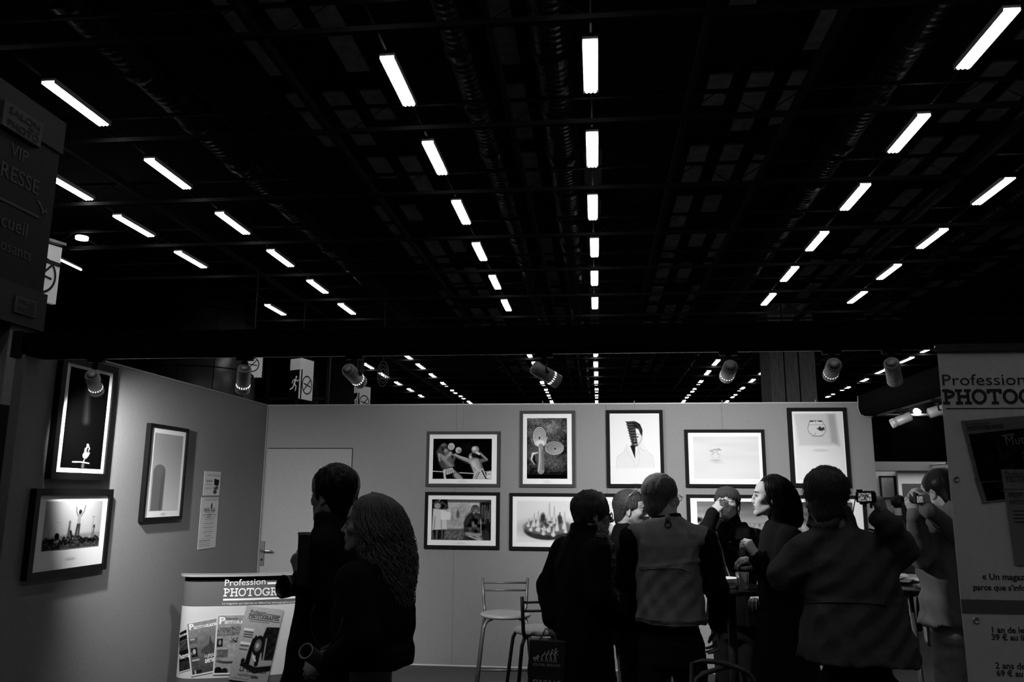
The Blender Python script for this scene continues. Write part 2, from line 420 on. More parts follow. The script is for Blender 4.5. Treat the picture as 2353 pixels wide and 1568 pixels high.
for i, (pp, aim, lab, pw, ang, bl) in enumerate(spots):
    t = SPOT0 if i == 0 else copy_tree(SPOT0)
    if i: 
        for ch in list(t.children):
            if ch.name.startswith('mount') or ch.type == 'LIGHT': bpy.data.objects.remove(ch)
    if i == 6:
        for ch in t.children:
            for g in list(ch.children):
                if g.name.startswith('vent') or g.name.startswith('lamp'): bpy.data.objects.remove(g)
    p = aty(pp[0], pp[1], YB+.015); set_spot(t, p, aim, lab, power=SPOT_W*pw/50., ang=ang, blend=bl, light=pw > 0)
# two more on the side beam
for j, (pp, yy, lab) in enumerate((((2074, 964), 6.6, 'silver spotlight on the side beam above the black drape'), ((2156, 944), 5.75, 'silver spotlight on the side beam partly behind the large banner'))):
    t = copy_tree(SPOT0)
    for ch in list(t.children):
        if ch.name.startswith('mount') or ch.type == 'LIGHT': bpy.data.objects.remove(ch)
    for ch in t.children:
        if ch.name.startswith('housing'):
            for g in list(ch.children):
                if g.name.startswith('vent'): bpy.data.objects.remove(g)
    p = atx(pp[0], pp[1], 2.632)
    set_spot(t, p, p+(V(-1, .15, -.42) if j == 0 else V(1, -.1, .3)), lab, top=2.358, power=0, light=False, group='spotlights on the side beam')
# ------------------------------------------------------------------ ceiling lights
M_tube = mat('fluorescent tube', 1., .5, emit=TUBE_STRENGTH)
M_refl = mat('white light tray', .9, .4)
def make_light():
    t = thing('ceiling_light', 'x', 'ceiling light', (0, 0, 0), 'fluorescent ceiling lights')
    hs = MB().box((-.12, -.78, .035), (.12, .78, .075)).box((-.12, -.78, -.01), (-.112, .78, .04)).box((.112, -.78, -.01), (.12, .78, .04))
    link('housing', hs, M_refl, t)
    for x in (-.066, 0, .066):
        link('tube', MB().tube([(x, -.745, 0), (x, .745, 0)], .031, 10), M_tube, t, smooth=True)
    link('hanger', MB().box((-.03, -.03, .075), (.03, .03, .105)), M_truss, t)
    return t
L0 = make_light(); first = True
ordw = ['first', 'second', 'third', 'fourth', 'fifth', 'sixth', 'seventh', 'eighth', 'ninth', 'tenth', 'eleventh', 'twelfth', 'thirteenth', 'fourteenth', 'fifteenth', 'sixteenth']
rows = {
 'the straight central row': [(1357,157),(1361,347),(1362,479),(1366,571),(1366,641),(1367,698),(1369,813),(1369,839),(1370,861),(1370,881),(1371,898),(1371,912),(1371,925)],
 'the row just left of the central one': [(917,191),(1001,366),(1061,490),(1103,580),(1138,650),(1164,703),(1216,815),(1229,839),(1240,862),(1247,882),(1256,899),(1262,912),(1268,925)],
 'the slanting row above the door': [(179,242),(389,402),(537,515),(646,595),(731,660),(798,711),(937,820),(967,843),(996,865),(1021,884),(1043,901),(1062,914),(1080,926)],
 'the outer row beside the portal sign': [(157,430),(310,521),(440,598),(634,713),(847,842),(882,863),(917,883),(945,898),(970,912)],
 'the slanting row above the bird picture': [(2264,95),(2085,310),(1963,455),(1876,556),(1813,631),(1765,689),(1645,834),(1625,858),(1608,880),(1593,898),(1580,912),(1570,924)],
 'the row ending behind the concrete pillar': [(2280,441),(2140,550),(2041,626),(1969,684),(1753,856),(1726,877),(1703,895),(1686,911),(1668,925)],
 'the far outer row meeting the large banner': [(2134,803),(2082,828),(2025,854),(1982,876),(1942,894),(1907,910)]}
for rn, pts in rows.items():
    for i, (px, py) in enumerate(pts):
        p = atz(px, py, 8.2)
        t = L0 if first else copy_tree(L0); first = False
        t.location = p; t['label'] = 'white ceiling light, %s from the front of %s' % (ordw[i], rn)
k_ = 0
for x_ in (-8.98, -3.13, 0, 5.85):
    for y_ in (8.5, 5.35, 2.2, -.95, -4.1):
        k_ += 1; t = copy_tree(L0); t.location = (x_, y_, 8.2); t['label'] = 'unseen ceiling light above the viewer, added as fill light'; t['group'] = 'added fill lights above the viewer'  # out-of-view fixtures added only to light the banner and the people
# rails along the rows, cross trusses, ducts, baffles
rl = 0
for x0, y0, y1 in ((0, 8, 60), (-3.13, 8, 60), (-8.98, 8, 58), (-11.6, 12, 56), (5.85, 8, 60), (8.8, 12, 60), (15.3, 30, 60)):
    rl += 1
    tr = MB().box((x0-.015, y0, 8.30), (x0+.015, y1, 8.33))
    struct('beam_rail', tr, M_truss)
for k in range(16):
    y = 6.9+3.137*k
    t = MB().box((-25, y-.05, 8.02), (25, y+.05, 8.1)).box((-25, y-.03, 8.5), (25, y+.03, 8.56))
    n = 34
    for i in range(n):
        x = -25+50*i/n; t.tube([(x, y, 8.06), (x+50/n/2, y, 8.53), (x+50/n, y, 8.06)], .012, 4)
    struct('roof_truss', t, M_truss)
def duct(x, z, r, y0, y1, label):
    t = MB(); prof = []; y = y0; k = 0
    while y < y1:
        k += 1; b = .014 if k % 2 else 0.
        if k % 24 < 3: b = .05
        prof.append((r+b, y)); y += .085
    t.lathe(prof, 28, (x, 0, z), rotm('X', -PI/2), cap=True)
    return single('ventilation_duct', t, M_duct, label, 'duct', 'long ribbed ducts under the ceiling')
duct(-.62, 8.95, .34, 6, 60, 'ribbed round duct beside the central row of ceiling lights')
duct(5.15, 8.95, .30, 6, 60, 'ribbed shiny duct beneath the slanting row above the two women')
duct(-2.2, 9.0, .22, 6, 40, 'thin ribbed duct between the two middle light rows')
duct(-7.9, 9.0, .30, 6, 40, 'ribbed duct beside the slanting row above the door')
duct(10.4, 8.9, .25, 8, 55, 'ribbed duct beside the row ending behind the pillar')
rs = random.Random(4)
for (x, y) in ((4.05, 16.8), (4.13, 27.6), (3.9, 38.5), (12.2, 27.6), (-4.8, 38)):
    t = MB()
    for r in (.62, .45, .28): t.tube([(x+r*math.cos(a), y+r*math.sin(a), 9.15) for a in np.linspace(0, 2*PI, 33)[:-1]], .02, 6, closed=True)
    for a in (0, PI/2, PI, 1.5*PI): t.tube([(x+.1*math.cos(a), y+.1*math.sin(a), 9.15), (x+.62*math.cos(a), y+.62*math.sin(a), 9.15)], .012, 4)
    t.lathe([(.66, 9.16), (.66, 9.61)], 28, (x, y, 0))
    single('round_air_outlet', t, M_truss, {16.8: 'largest round air outlet in the ceiling, nearest above the bird picture', 27.6: 'round air outlet in the ceiling, second one back', 38.5: 'small round air outlet seen right under the overhead beam', 38: 'small round air outlet deep in the hall'}[y] if x < 10 else 'round air outlet beside the outermost ribbed duct', 'air outlet', 'round air outlets in the ceiling')
# ceiling baffles (pale square patches)
bf = []
for x0 in (2.2, 7.2, 11.5, -1.7, -6.0):
    for k in range(14):
        y = 7.4+3.137*k+.35
        for j in range(3):
            if rs.random() < .85: bf.append((x0+j*.75, y, rs.choice((1, 1, .5))))
t = MB()
for x, y, s_ in bf: t.box((x, y, 9.3), (x+.42, y+2.4*s_, 9.34))
struct('ceiling_panels', t, M_tile)
t = MB()
for x in (3.6, 7.9, -5, -10.5, 12.8, 1.7, -1.5): t.box((x-.05, 6, 8.35), (x+.05, 70, 8.5))
struct('roof_purlins', t, M_truss)
# ------------------------------------------------------------------ far structures
xx = aty(1770, 850, 34)[0], aty(1874, 850, 34)[0]
pm = MB().box((xx[0], 34, 0), (xx[1], 36, 9.6))
po = thing('concrete_pillar', 'board-marked concrete pillar rising behind the back wall', 'pillar', ((xx[0]+xx[1])/2, 34, 0))
link('shaft', pm, M_conc, po)
gr = MB()
for u in (.3, .62): gr.box((xx[0]+(xx[1]-xx[0])*u, 33.98, 0), (xx[0]+(xx[1]-xx[0])*u+.05, 34, 9.6))
link('joint_strip', gr, M_truss, po)
# shiny round column
ccx, ccy, cr = aty(470, 800, 29.5)[0], 29.5, 2.0
cc = thing('round_column', 'wide dark round column clad in seamed metal sheets', 'column', (ccx, ccy, 0))
link('cladding', MB().lathe([(cr, 0), (cr, 9.5)], 64, (ccx, ccy, 0)), mat('dark metal cladding', .30, .3, metal=.4, noise=.15, nscale=2), cc, smooth=True)
sm = MB()
for z in (3.3, 6.15, 8.4): sm.tube([(ccx+(cr+.003)*math.cos(a), ccy+(cr+.003)*math.sin(a), z) for a in np.linspace(0, 2*PI, 49)[:-1]], .018, 6, closed=True)
for k in range(10):
    a = k*2*PI/10+.35; sm.tube([(ccx+(cr+.002)*math.cos(a), ccy+(cr+.002)*math.sin(a), 0), (ccx+(cr+.002)*math.cos(a), ccy+(cr+.002)*math.sin(a), 9.4)], .014, 4)
link('seam', sm, M_vblack, cc)
# concrete block behind beam left of lights, dark frames
x0, x1 = aty(735, 860, 36)[0], aty(815, 860, 36)[0]
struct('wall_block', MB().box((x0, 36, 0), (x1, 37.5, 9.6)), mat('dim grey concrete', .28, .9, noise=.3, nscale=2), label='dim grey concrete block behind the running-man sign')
g = thing('gallery_front', 'dark glazed gallery front with posts behind the round column', 'gallery', (-18, 33, 0))
t = MB()
for i in range(14): t.box((-29+i*1.35, 33, 0), (-28.88+i*1.35, 33.12, 8.8))
for z in (2.8, 5.1, 5.5, 7.4): t.box((-29, 33, z), (-11.4, 33.1, z+.1))
link('post_frame', t, mat('dim steel', .25, .5, metal=.5), g)
link('glazing', MB().box((-29, 33.14, 0), (-11.4, 33.2, 8.8)), mat('dark glass', .06, .1, spec=.8), g)
# ------------------------------------------------------------------ no smoking signs and exit boxes
M_sign = mat('backlit white sign', .9, .5, emit=.10)
M_signd = mat('dark sign face', .10, .5)
def nosmoke(mb, o, ex, ey, r, t_=.14):
    n = 36; P = []
    o = np.array(o); ex = np.array(ex); ey = np.array(ey)
    for k in range(n):
        a0, a1 = 2*PI*k/n, 2*PI*(k+1)/n
        q = [o+ex*rr*math.cos(a)+ey*rr*math.sin(a) for rr, a in ((r, a0), (r, a1), (r*(1-t_), a1), (r*(1-t_), a0))]
        mb.add(q, [(0, 1, 2, 3)])
    def bar(a, b, w):
        a = np.array(a)*r; b = np.array(b)*r; d = unit(b-a); nn = V(-d[1], d[0])*w*r/2
        q = [a-nn, b-nn, b+nn, a+nn]; mb.add([o+ex*p[0]+ey*p[1] for p in q], [(0, 1, 2, 3)])
    bar((-.62, -.62), (.62, .62), .13); bar((-.7, .12), (.7, -.12), .13)
    return mb
def runner(mb, o, ex, ey, s):
    o = np.array(o); ex = np.array(ex); ey = np.array(ey)
    def ln(pts, w):
        for a, b in zip(pts[:-1], pts[1:]):
            a = V(*a); b = V(*b); d = unit(b-a); nn = V(-d[1], d[0])*w/2; e = d*w*.3
            mb.add([o+(ex*p[0]+ey*p[1])*s for p in (a-nn-e, b-nn+e, b+nn+e, a+nn-e)], [(0, 1, 2, 3)])
    mb.add([o+(ex*(.16+.10*math.cos(a))+ey*(.86+.10*math.sin(a)))*s for a in np.linspace(0, 2*PI, 17)[:-1]], [tuple(range(16))])
    ln([(.08, .68), (-.05, .3)], .2); ln([(-.05, .3), (.18, .1), (.12, -.25)], .12); ln([(-.05, .3), (-.2, .0), (-.5, -.12)], .12)
    ln([(.1, .66), (.32, .5), (.45, .6)], .09); ln([(.05, .66), (-.22, .6), (-.32, .38)], .09)
# first: big sign at the left (white, ring) : plane seen at an angle
def quad_sign(name, TL, TR, BR, BL, Y, ring, label, Yr=None, strip=True):
    Yr = Yr if Yr else Y
    P = [aty(*TL, Y), aty(*TR, Yr), aty(*BR, Yr), aty(*BL, Y)]
    # make it upright
    P[3][:2] = P[0][:2]; P[2][:2] = P[1][:2]
    ex = unit(P[1]-P[0]); ey = V(0, 0, 1); nrm = unit(np.cross(ey, ex))*(-1)
    if nrm[1] > 0: nrm = -nrm
    o = thing(name, label, 'sign', ((P[0]+P[1])/2)*V(1, 1, 0)+V(0, 0, P[3][2]), 'hanging no-smoking signs')
    link('panel', MB().prism(P, (0, 0, 0), -nrm*.12), M_sign, o)
    w = np.linalg.norm(P[1]-P[0]); c = np.array(ring(P)); r = min(w*.42, .6)
    link('symbol', nosmoke(MB(), c+nrm*.01, ex, ey, r), M_signd, o)
    if strip:
        z = P[1][2]-(P[1][2]-P[2][2])*.28
        s0 = P[0].copy(); s1 = P[1].copy(); s0[2] = s1[2] = z
        link('dark_band', MB().prism([s0+nrm*.004, s1+nrm*.004, s1+nrm*.004-ey*.1, s0+nrm*.004-ey*.1], (0, 0, 0), nrm*.004), M_signd, o)
    link('hanger', MB().tube([(P[0]+P[1])/2, (P[0]+P[1])/2*V(1, 1, 0)+V(0, 0, 9.6)], .02, 5), M_truss, o)
    cap = MB().box((-.0, -.05, 0), (w+.12, .12, .06), np.column_stack([ex, -nrm, ey]), P[0]*V(1, 1, 0)+V(0, 0, max(P[0][2], P[1][2]))-ex*.06)
    link('top_cap', cap, M_rail, o)
    return o
quad_sign('no_smoking_sign', (60, 545), (143, 570), (128, 700), (60, 675), 15.5, lambda P: P[0]*.50+P[1]*.50-V(0, 0, (P[0][2]-P[3][2])*.58), 'white hanging no-smoking sign beside the portal sign', 16.5)
quad_sign('no_smoking_sign', (562, 815), (601, 815), (598, 867), (562, 867), 22.5, lambda P: P[0]*.5+P[1]*.5-V(0, 0, (P[0][2]-P[3][2])*.45), 'small white no-smoking sign just behind the tilted spotlight', 22.5, strip=False)
# exit boxes
def exit_box(Y, x0, xm, x1, y0, y1, label):
    A, B, D_ = aty(x0, y0, Y), aty(xm, y0, Y-.25), aty(x1, y0, Y+.5)
    zt = A[2]; zb = aty(xm, y1, Y-.25)[2]
    for q in (A, B, D_): q[2] = 0
    o = thing('exit_sign_box', label, 'sign', B+V(0, 0, zb), 'exit and no-smoking sign boxes')
    dn = lambda P, Q: unit(np.cross(Q-P, V(0, 0, 1)))
    def face(P, Q, za, zb_, m_, nm, parent=o):
        n = dn(P, Q); return link(nm, MB().prism([P+V(0, 0, za), Q+V(0, 0, za), Q+V(0, 0, zb_), P+V(0, 0, zb_)], (0, 0, 0), -n*.06), m_, parent)
    hh = zt-zb
    f1 = face(A, B, zb, zt-hh*.28, M_signd, 'exit_face'); f2 = face(B, D_, zb, zt-hh*.28, M_sign, 'no_smoking_face')
    face(A, B, zt-hh*.28, zt, M_sign, 'head_panel'); face(B, D_, zt-hh*.28, zt, M_sign, 'head_panel')
    ex = unit(B-A); s = hh*.30; link('running_figure', (lambda m_: (runner(m_, A*.5+B*.5+V(0, 0, zb+hh*.28)+dn(A, B)*.012, ex, V(0, 0, 1), s), m_)[1])(MB()), M_sign, f1)
    ex = unit(D_-B); link('symbol', nosmoke(MB(), B*.5+D_*.5+V(0, 0, zb+hh*.36)+dn(B, D_)*.012, ex, V(0, 0, 1), min(np.linalg.norm(D_-B)*.42, hh*.3)), M_signd, f2)
    link('hanger', MB().tube([B+V(0, 0, zt), B+V(0, 0, 9.4)], .02, 5), M_truss, o)
exit_box(26, 668, 694, 722, 826, 916, 'hanging box sign with white running figure and a no-smoking ring')
exit_box(36, 814, 824, 852, 888, 945, 'smaller running-figure sign box just above the back wall')
for k, (px, py) in enumerate(((188, 549), )):
    p = atz(px, py, 8.3); t = single('round_downlight', MB().lathe([(.16, 8.28), (.16, 8.36)], 20, (p[0], p[1], 0)), mat('downlight glow', .9, emit=8.), 'round white downlight above the large no-smoking sign', 'ceiling light')
p0, p1 = aty(140, 598, 19), aty(186, 620, 21)
t = thing('ceiling_light', 'thin slanting tube light to the side of the large no-smoking sign', 'ceiling light', p0)
link('tube', MB().tube([p0, p1], .03, 8), M_tube, t); link('housing', MB().tube([p0+V(0, 0, .06), p1+V(0, 0, .06)], .03, 6), M_truss, t)
# ring shaped hanging emblem
p = aty(880, 860, 26); t = MB()
for r in (.34, .24, .14): t.tube([(p[0]+r*.55*math.cos(a), 26, p[2]+r*math.sin(a)*1.25) for a in np.linspace(0, 2*PI, 33)[:-1]], .02, 5, closed=True)
t.tube([(p[0], 26, p[2]+.42), (p[0], 26, 9.62)], .01, 4)
single('ring_sign', t, mat('dim grey rings', .35), 'dim oval sign of nested rings hanging above the back wall', 'sign')
# ------------------------------------------------------------------ portal with signs on the far left
PX = -5.2
def pxz(px, py): return atx(px, py, PX)
e0 = pxz(137, 354); e1 = pxz(86, 672); e2 = pxz(75, 750); yE = e0[1]
po = thing('entrance_portal', 'tall dark entrance portal sign with white lettering', 'sign', (PX, yE-1.5, 0))
M_port = mat('dark portal panel', .10, .7, noise=.1, nscale=5); M_portl = mat('portal pale band', .19, .7); M_let = mat('dim white lettering', .30, .7)
zt_ = e0[2]; zb_ = e1[2]; zl_ = e2[2]
link('sign_panel', MB().box((PX-.25, yE-4.2, zb_), (PX, yE, zt_)), M_port, po)
link('top_band', MB().box((PX-.25, yE-4.2, zt_), (PX+.02, yE+.02, pxz(139, 278)[2])), M_portl, po)
link('lintel', MB().box((PX-.3, yE-4.2, zl_-.03), (PX+.03, yE+.03, zb_)), M_portl, po)
pa, pb = pxz(16, 850), pxz(70, 850)
link('pale_post', MB().box((PX-.3, pa[1], 0), (PX-.02, yE, zl_-.03)), mat('pale post', .50, .7), po)
ex, ey = V(0, 1, 0), V(0, 0, 1)
lt = MB()
def ptxt(s, px, py, hpx, w=None, bold=0., right=True, mb=lt):
    q = pxz(px, py); sc = abs(pxz(px, py-hpx)[2]-q[2]); vf = text_vf(s, sc/.72, bold)
    if not len(vf[0]): return
    wd_ = vf[0][:, 0].max()-vf[0][:, 0].min()
    if w: vf[0][:, 0] *= w/wd_; wd_ = w
    y0 = q[1]-wd_ if right else q[1]
    place(mb, vf, (PX+.006, y0, q[2]), ex, ey)
ptxt('VIP', 62, 377, 30); ptxt('PRESSE', 84, 448, 36); ptxt('Accueil', 60, 545, 34); ptxt('exposants', 68, 600, 28)
q0, q1 = pxz(88, 500), pxz(0, 459); lt.box((PX+.003, q0[1]-2.2, q0[2]-.01), (PX+.008, q0[1], q0[2]+.012))
# arrow pointing down right
a0, a1 = pxz(86, 460), pxz(103, 494)
for A_, B_ in (((0, 0), (1, 1)), ((1, 1), (.55, .95)), ((1, 1), (1.02, .5))):
    P_ = V(PX+.006, a0[1]+(a1[1]-a0[1])*A_[0], a0[2]+(a1[2]-a0[2])*A_[1]); Q_ = V(PX+.006, a0[1]+(a1[1]-a0[1])*B_[0], a0[2]+(a1[2]-a0[2])*B_[1])
    d_ = unit(Q_-P_); n_ = np.cross(d_, V(1, 0, 0))*.012; lt.add([P_-n_, Q_-n_, Q_+n_, P_+n_], [(0, 1, 2, 3)])
tag(link('lettering', lt, M_let, po), 'white lettering VIP, PRESSE, Accueil, exposants')
M_ink = mat('black print', .05, .7)
def salon(px0, py0, px1, py1, rel):
    # plaque: top-left / bottom-right pixel corners
    A_, B_ = pxz(px0, py0), pxz(px1, py1)
    y0, y1 = A_[1], B_[1]; z1, z0 = rel
    pq = link('plaque', MB().box((PX, y0, z0), (PX+.045, y1, z1)), mat('dim white plaque', .28, .7), po)
    ll = MB(); hz = (z1-z0)
    for s, zz, hh, ww in (('SALON', z0+hz*.60, .30, .80), ('de la', z0+hz*.44, .13, .3), ('PHOTO', z0+hz*.08, .30, .80)):
        vf = text_vf(s, hz*hh/.72, .001, width=(y1-y0)*ww)
        place(ll, vf, (PX+.05, y1-(y1-y0)*(ww+.08), zz), ex, ey)
    link('lettering', ll, M_ink, pq)
s1 = pxz(82, 330); s2 = pxz(8, 236); salon(0, 236, 84, 330, (pxz(84, 284)[2]+.0, pxz(82, 340)[2]))
salon(26, 683, 70, 730, (pxz(70, 693)[2], pxz(68, 731)[2]))
struct('wall_side_stand', MB().box((-7, 2, 0), (PX-.32, yE-.6, 2.2)), mat('dark stand wall', .12, .9))
q = atx(20, 932, -4.2); struct('wall_neighbour', MB().box((-4.6, 1.5, 0), (-4.0, 5.3, atx(20, 932, -4.0)[2])), mat('dark stand wall', .12))
# ------------------------------------------------------------------ beyond the right end
Yb = 12.; a = aty(1985, 955, Yb); b = aty(2110, 1061, Yb)
struct('wall_drape', MB().box((a[0]-.3, Yb, b[2]), (9.5, Yb+.05, a[2]+.2)), M_vblack, label='black drape hung across the neighbouring stand')
struct('beam_drape_rail', MB().tube([(a[0]-.2, Yb-.05, a[2]), (9, Yb-.05, a[2])], .018, 6), M_rail)
b = aty(2110, 1058, 16); struct('wall_neighbour_grey', MB().box((3.6, 16, aty(2110, 1077, 16)[2]-.04), (12, 16.1, b[2]+.3)), mat('grey fascia', .36, .9))
wz = aty(2100, 1079, 17)[2]; wa = aty(2009, 1100, 17)[0]; wc = aty(2063, 1100, 17)[0]
M_nw = mat('white stand wall', .80, .8)
nb = MB().box((wa, 17, 0), (wc, 17.08, wz-.05)).prism([(aty(2063, 1100, 16.25)[0], 16.25, 0), (aty(2063, 1100, 16.25)[0]+.05, 16.25, 0), (wc+.05, 17.05, 0), (wc, 17.05, 0)], (0, 0, 0), (0, 0, wz))
struct('wall_neighbour_white', nb, M_nw)
wf = aty(2063, 1100, 16.2)[0]; struct('wall_neighbour_front', MB().box((wf, 16.2, aty(2100, 1112, 16.2)[2]), (12, 16.28, wz)).box((wf, 16.2, 0), (aty(2075, 1150, 16.2)[0], 16.28, aty(2100, 1112, 16.2)[2])), M_nw)
struct('wall_neighbour_room', MB().box((5.8, 19, 0), (12, 19.1, 2.6)), mat('grey stand wall', .5))
pf = [aty(x, y, 16.95) for x, y in ((2021, 1094), (2053, 1093), (2060, 1146), (2033, 1148))]
fr = thing('picture_frame', 'small framed pencil drawing on the white neighbouring stand', 'picture', ((pf[0]+pf[2])/2)*V(1, 1, 0)+V(0, 0, pf[2][2]))
xa, xb, za, zb2 = pf[0][0], pf[2][0], pf[2][2], pf[0][2]
link('frame', MB().box((xa, 16.93, za), (xb, 17., za+.02)).box((xa, 16.93, zb2-.02), (xb, 17., zb2)).box((xa, 16.93, za), (xa+.02, 17., zb2)).box((xb-.03, 16.9, za), (xb+.03, 17., zb2)), M_black, fr)
cv = Canvas(0, 0, 60, 90, 60, .82, 3)
for r in (8, 13, 18): cv.ell(30, 45, r*.7, r*1.7, .68, 2, .7, 5, ring=1.5)
cv.noise(3, .06); link('drawing', cv.mesh('drawing', [(xa, 16.95, zb2), (xb, 16.95, zb2), (xb, 16.95, za), (xa, 16.95, za)]), colmat('printed sheet', .85, .02), fr)
ns = bpy.data.lights.new('neighbour stand light', 'AREA'); ns.energy = 75; ns.size = 2.5
no = bpy.data.objects.new('neighbour_stand_light', ns); C.objects.link(no); no.location = (6.3, 14.3, 3.3); no.rotation_euler = (math.radians(35), 0, 0)
# small lamps in the neighbouring stand
p = aty(2108, 947, 11.9); single('lamp_arm', MB().tube([p+V(0, .02, .02), V(p[0], 11.96, a[2]+.02)], .012, 6), M_rail, 'short metal arm holding the glaring lamp above the drape', 'bracket'); t = single('stand_floodlight', MB().lathe([(.0, -.03), (.040, -.03), (.045, .0), (.04, .05)], 20, p, rotm('X', -1.2)), mat('glare lamp', .9, emit=25.), 'glaring lamp under the side beam beyond the back wall', 'lamp')
for j, (px, py, r_) in enumerate(((2125, 946, .022), (2134, 941, .028))):
    p = aty(px, py, 16); single('stand_floodlight', MB().lathe([(.0, -.03), (r_, -.03), (r_, .03)], 12, p, rotm('X', -1.2)).tube([p, V(p[0], 16.05, 2.2)], .006, 4), mat('glare lamp', .9), ('tiny distant lamp, lower of two past the glaring lamp', 'tiny distant lamp, upper of two past the glaring lamp')[j], 'lamp')
A_, B_ = aty(2138, 1048.5, 14.5), aty(2177, 1048, 14.5)
t = thing('tube_lamp', 'horizontal lit tube lamp below the black drape', 'lamp', A_)
link('tube', MB().tube([A_, B_], .026, 8), M_tube, t); link('arm', MB().tube([B_, B_+V(.1, .3, -.12), V(B_[0]+.3, 15.97, B_[2]-.1)], .02, 6), M_rail, t)
# ------------------------------------------------------------------ framed pictures
M_fr_dark = mat('dark stained frame', .085, .75, spec=.12, noise=.3, nscale=40, stretch=(1, 1, 8))
M_fr_grey = mat('grey brushed frame', .24, .7, spec=.15, noise=.15, nscale=60, stretch=(1, 1, 8))
M_fr_blk = mat('black frame', .05, .5, spec=.2)
M_print = colmat('printed sheet', .8, .05); M_mat = mat('white mount board', .87, .8)
M_frame_side = M_fr_dark
def frame3(P, depth, bw, m_fr, label, cv, inner, group, bright=.74, mount=M_mat, name='picture_frame'):
    """P: TL,TR,BR,BL of the outer edge on the wall (3D, wall plane); inner: (l,t,r,b) fractions where the picture sits"""
    P = [np.array(p, float) for p in P]
    U = lambda u, v: (P[0]*(1-u)+P[1]*u)*(1-v)+(P[3]*(1-u)+P[2]*u)*v
    n = unit(np.cross(P[3]-P[0], P[1]-P[0])); 
    if n@(CO-P[0]) < 0: n = -n
    w = np.linalg.norm(P[1]-P[0]); h = np.linalg.norm(P[3]-P[0]); bu, bv = bw/w, bw/h
    o = thing(name, label, 'picture', (P[2]+P[3])/2, group)
    mb = MB(); O = [U(0, 0), U(1, 0), U(1, 1), U(0, 1)]; I = [U(bu, bv), U(1-bu, bv), U(1-bu, 1-bv), U(bu, 1-bv)]
    off = n*depth; base = n*.004
    for k in range(4):
        j = (k+1) % 4
        A = [O[k], O[j], I[j], I[k]]
        mb.add([q+base for q in A]+[q+off for q in A], [(0, 1, 2, 3), (7, 6, 5, 4), (0, 4, 5, 1), (1, 5, 6, 2), (2, 6, 7, 3), (3, 7, 4, 0)])
    link('frame', mb, m_fr, o)
    back = n*(depth-.012)
    link('mount', MB().prism(I, base, back), mount, o)
    l, t, r, b = inner
    X0 = [U(l, t)+back+n*.0012, U(r, t)+back+n*.0012, U(r, b)+back+n*.0012, U(l, b)+back+n*.0012]
    link('print', cv.mesh('print', X0, bright), M_print, o)
    # a caption line under the print
    u0 = (l+r)/2; v0 = b+(1-bv-b)*.5; cap = MB()
    for k, (hw, dv) in enumerate(((.05, -.008), (.075, .004), (.045, .014))):
        q = [U(u0-hw, v0+dv), U(u0+hw, v0+dv), U(u0+hw, v0+dv+.003), U(u0-hw, v0+dv+.003)]
        cap.add([x+back+n*.0012 for x in q], [(0, 1, 2, 3)])
    link('caption', cap, mat('faint caption ink', .62), o)
    return o
S3 = 2353/610.
def c3(x, y): return (950+x/S3, 920+y/S3)
S5 = 2156/550.
def c5(x, y): return (1550+x/S5, 900+y/S5)
def wall_rect(pts, push=.03):
    q = [aty(px, py, YW-push) for px, py in pts]; l = (q[0][0]+q[3][0])/2; r = (q[1][0]+q[2][0])/2; t = (q[0][2]+q[1][2])/2; b = (q[2][2]+q[3][2])/2
    return [V(x, YW, z) for x, z in ((l, t), (r, t), (r, b), (l, b))]
def inn(o, p): return ((p[0]-o[0])/(o[2]-o[0]), (p[1]-o[1])/(o[3]-o[1]), (p[2]-o[0])/(o[2]-o[0]), (p[3]-o[1])/(o[3]-o[1]))
GR = 'framed photographs on the back wall'
# boxing
cv = Canvas(178, 345, 695, 700, 230, .03, 2)
cv.noise(40, .03); cv.ell(480, 420, 60, 30, .10, 30)
cv.line([(178, 633), (540, 652)], 8, .92, 2); cv.line([(560, 650), (695, 628)], 5, .9, 2)
cv.line([(250, 430), (236, 470), (262, 560), (300, 610)], [46, 62, 60, 70], .30, 8)          # left fighter's body
cv.line([(300, 470), (330, 590)], [60, 80], .42, 10); cv.line([(262, 520), (345, 590)], 26, .58, 8)
cv.line([(240, 490), (290, 520), (330, 470)], [26, 28, 20], .62, 5); cv.line([(228, 480), (238, 540)], 12, .72, 5)
cv.ell(278, 420, 30, 40, .22, 4); cv.ell(270, 405, 24, 18, .45, 6); cv.ell(290, 450, 18, 16, .6, 5); cv.line([(255, 418), (300, 412)], 6, .08, 2); cv.ell(262, 440, 6, 14, .1, 3)
cv.ell(338, 415, 30, 32, .86, 3, ang=15); cv.line([(322, 400), (326, 440)], 4, .35, 2); cv.line([(336, 398), (340, 440)], 4, .4, 2); cv.line([(350, 400), (352, 436)], 4, .4, 2)
cv.line([(335, 470), (325, 490)], 22, .7, 3)
cv.ell(402, 447, 27, 28, .82, 3); cv.ell(410, 455, 14, 14, .55, 5)
cv.line([(380, 480), (350, 560)], 22, .36, 5)
cv.line([(350, 485), (420, 515), (500, 545)], [16, 30, 42], .66, 6); cv.line([(360, 495), (430, 535), (490, 560)], [4, 10, 10], .2, 4); cv.line([(370, 482), (430, 505), (480, 520)], 5, .95, 3)
cv.line([(520, 540), (555, 560), (585, 640)], [50, 92, 88], .66, 8); cv.line([(535, 560), (560, 620)], 40, .84, 14); cv.line([(600, 560), (615, 620)], 12, .35, 8); cv.line([(540, 600), (570, 640)], 5, .4, 4)
cv.ell(520, 500, 28, 30, .5, 3); cv.ell(540, 490, 22, 22, .12, 3); cv.ell(508, 508, 12, 16, .78, 4)
cv.line([(600, 540), (650, 530), (590, 470)], [34, 28, 22], .42, 5); cv.line([(655, 530), (600, 478)], 6, .8, 3)
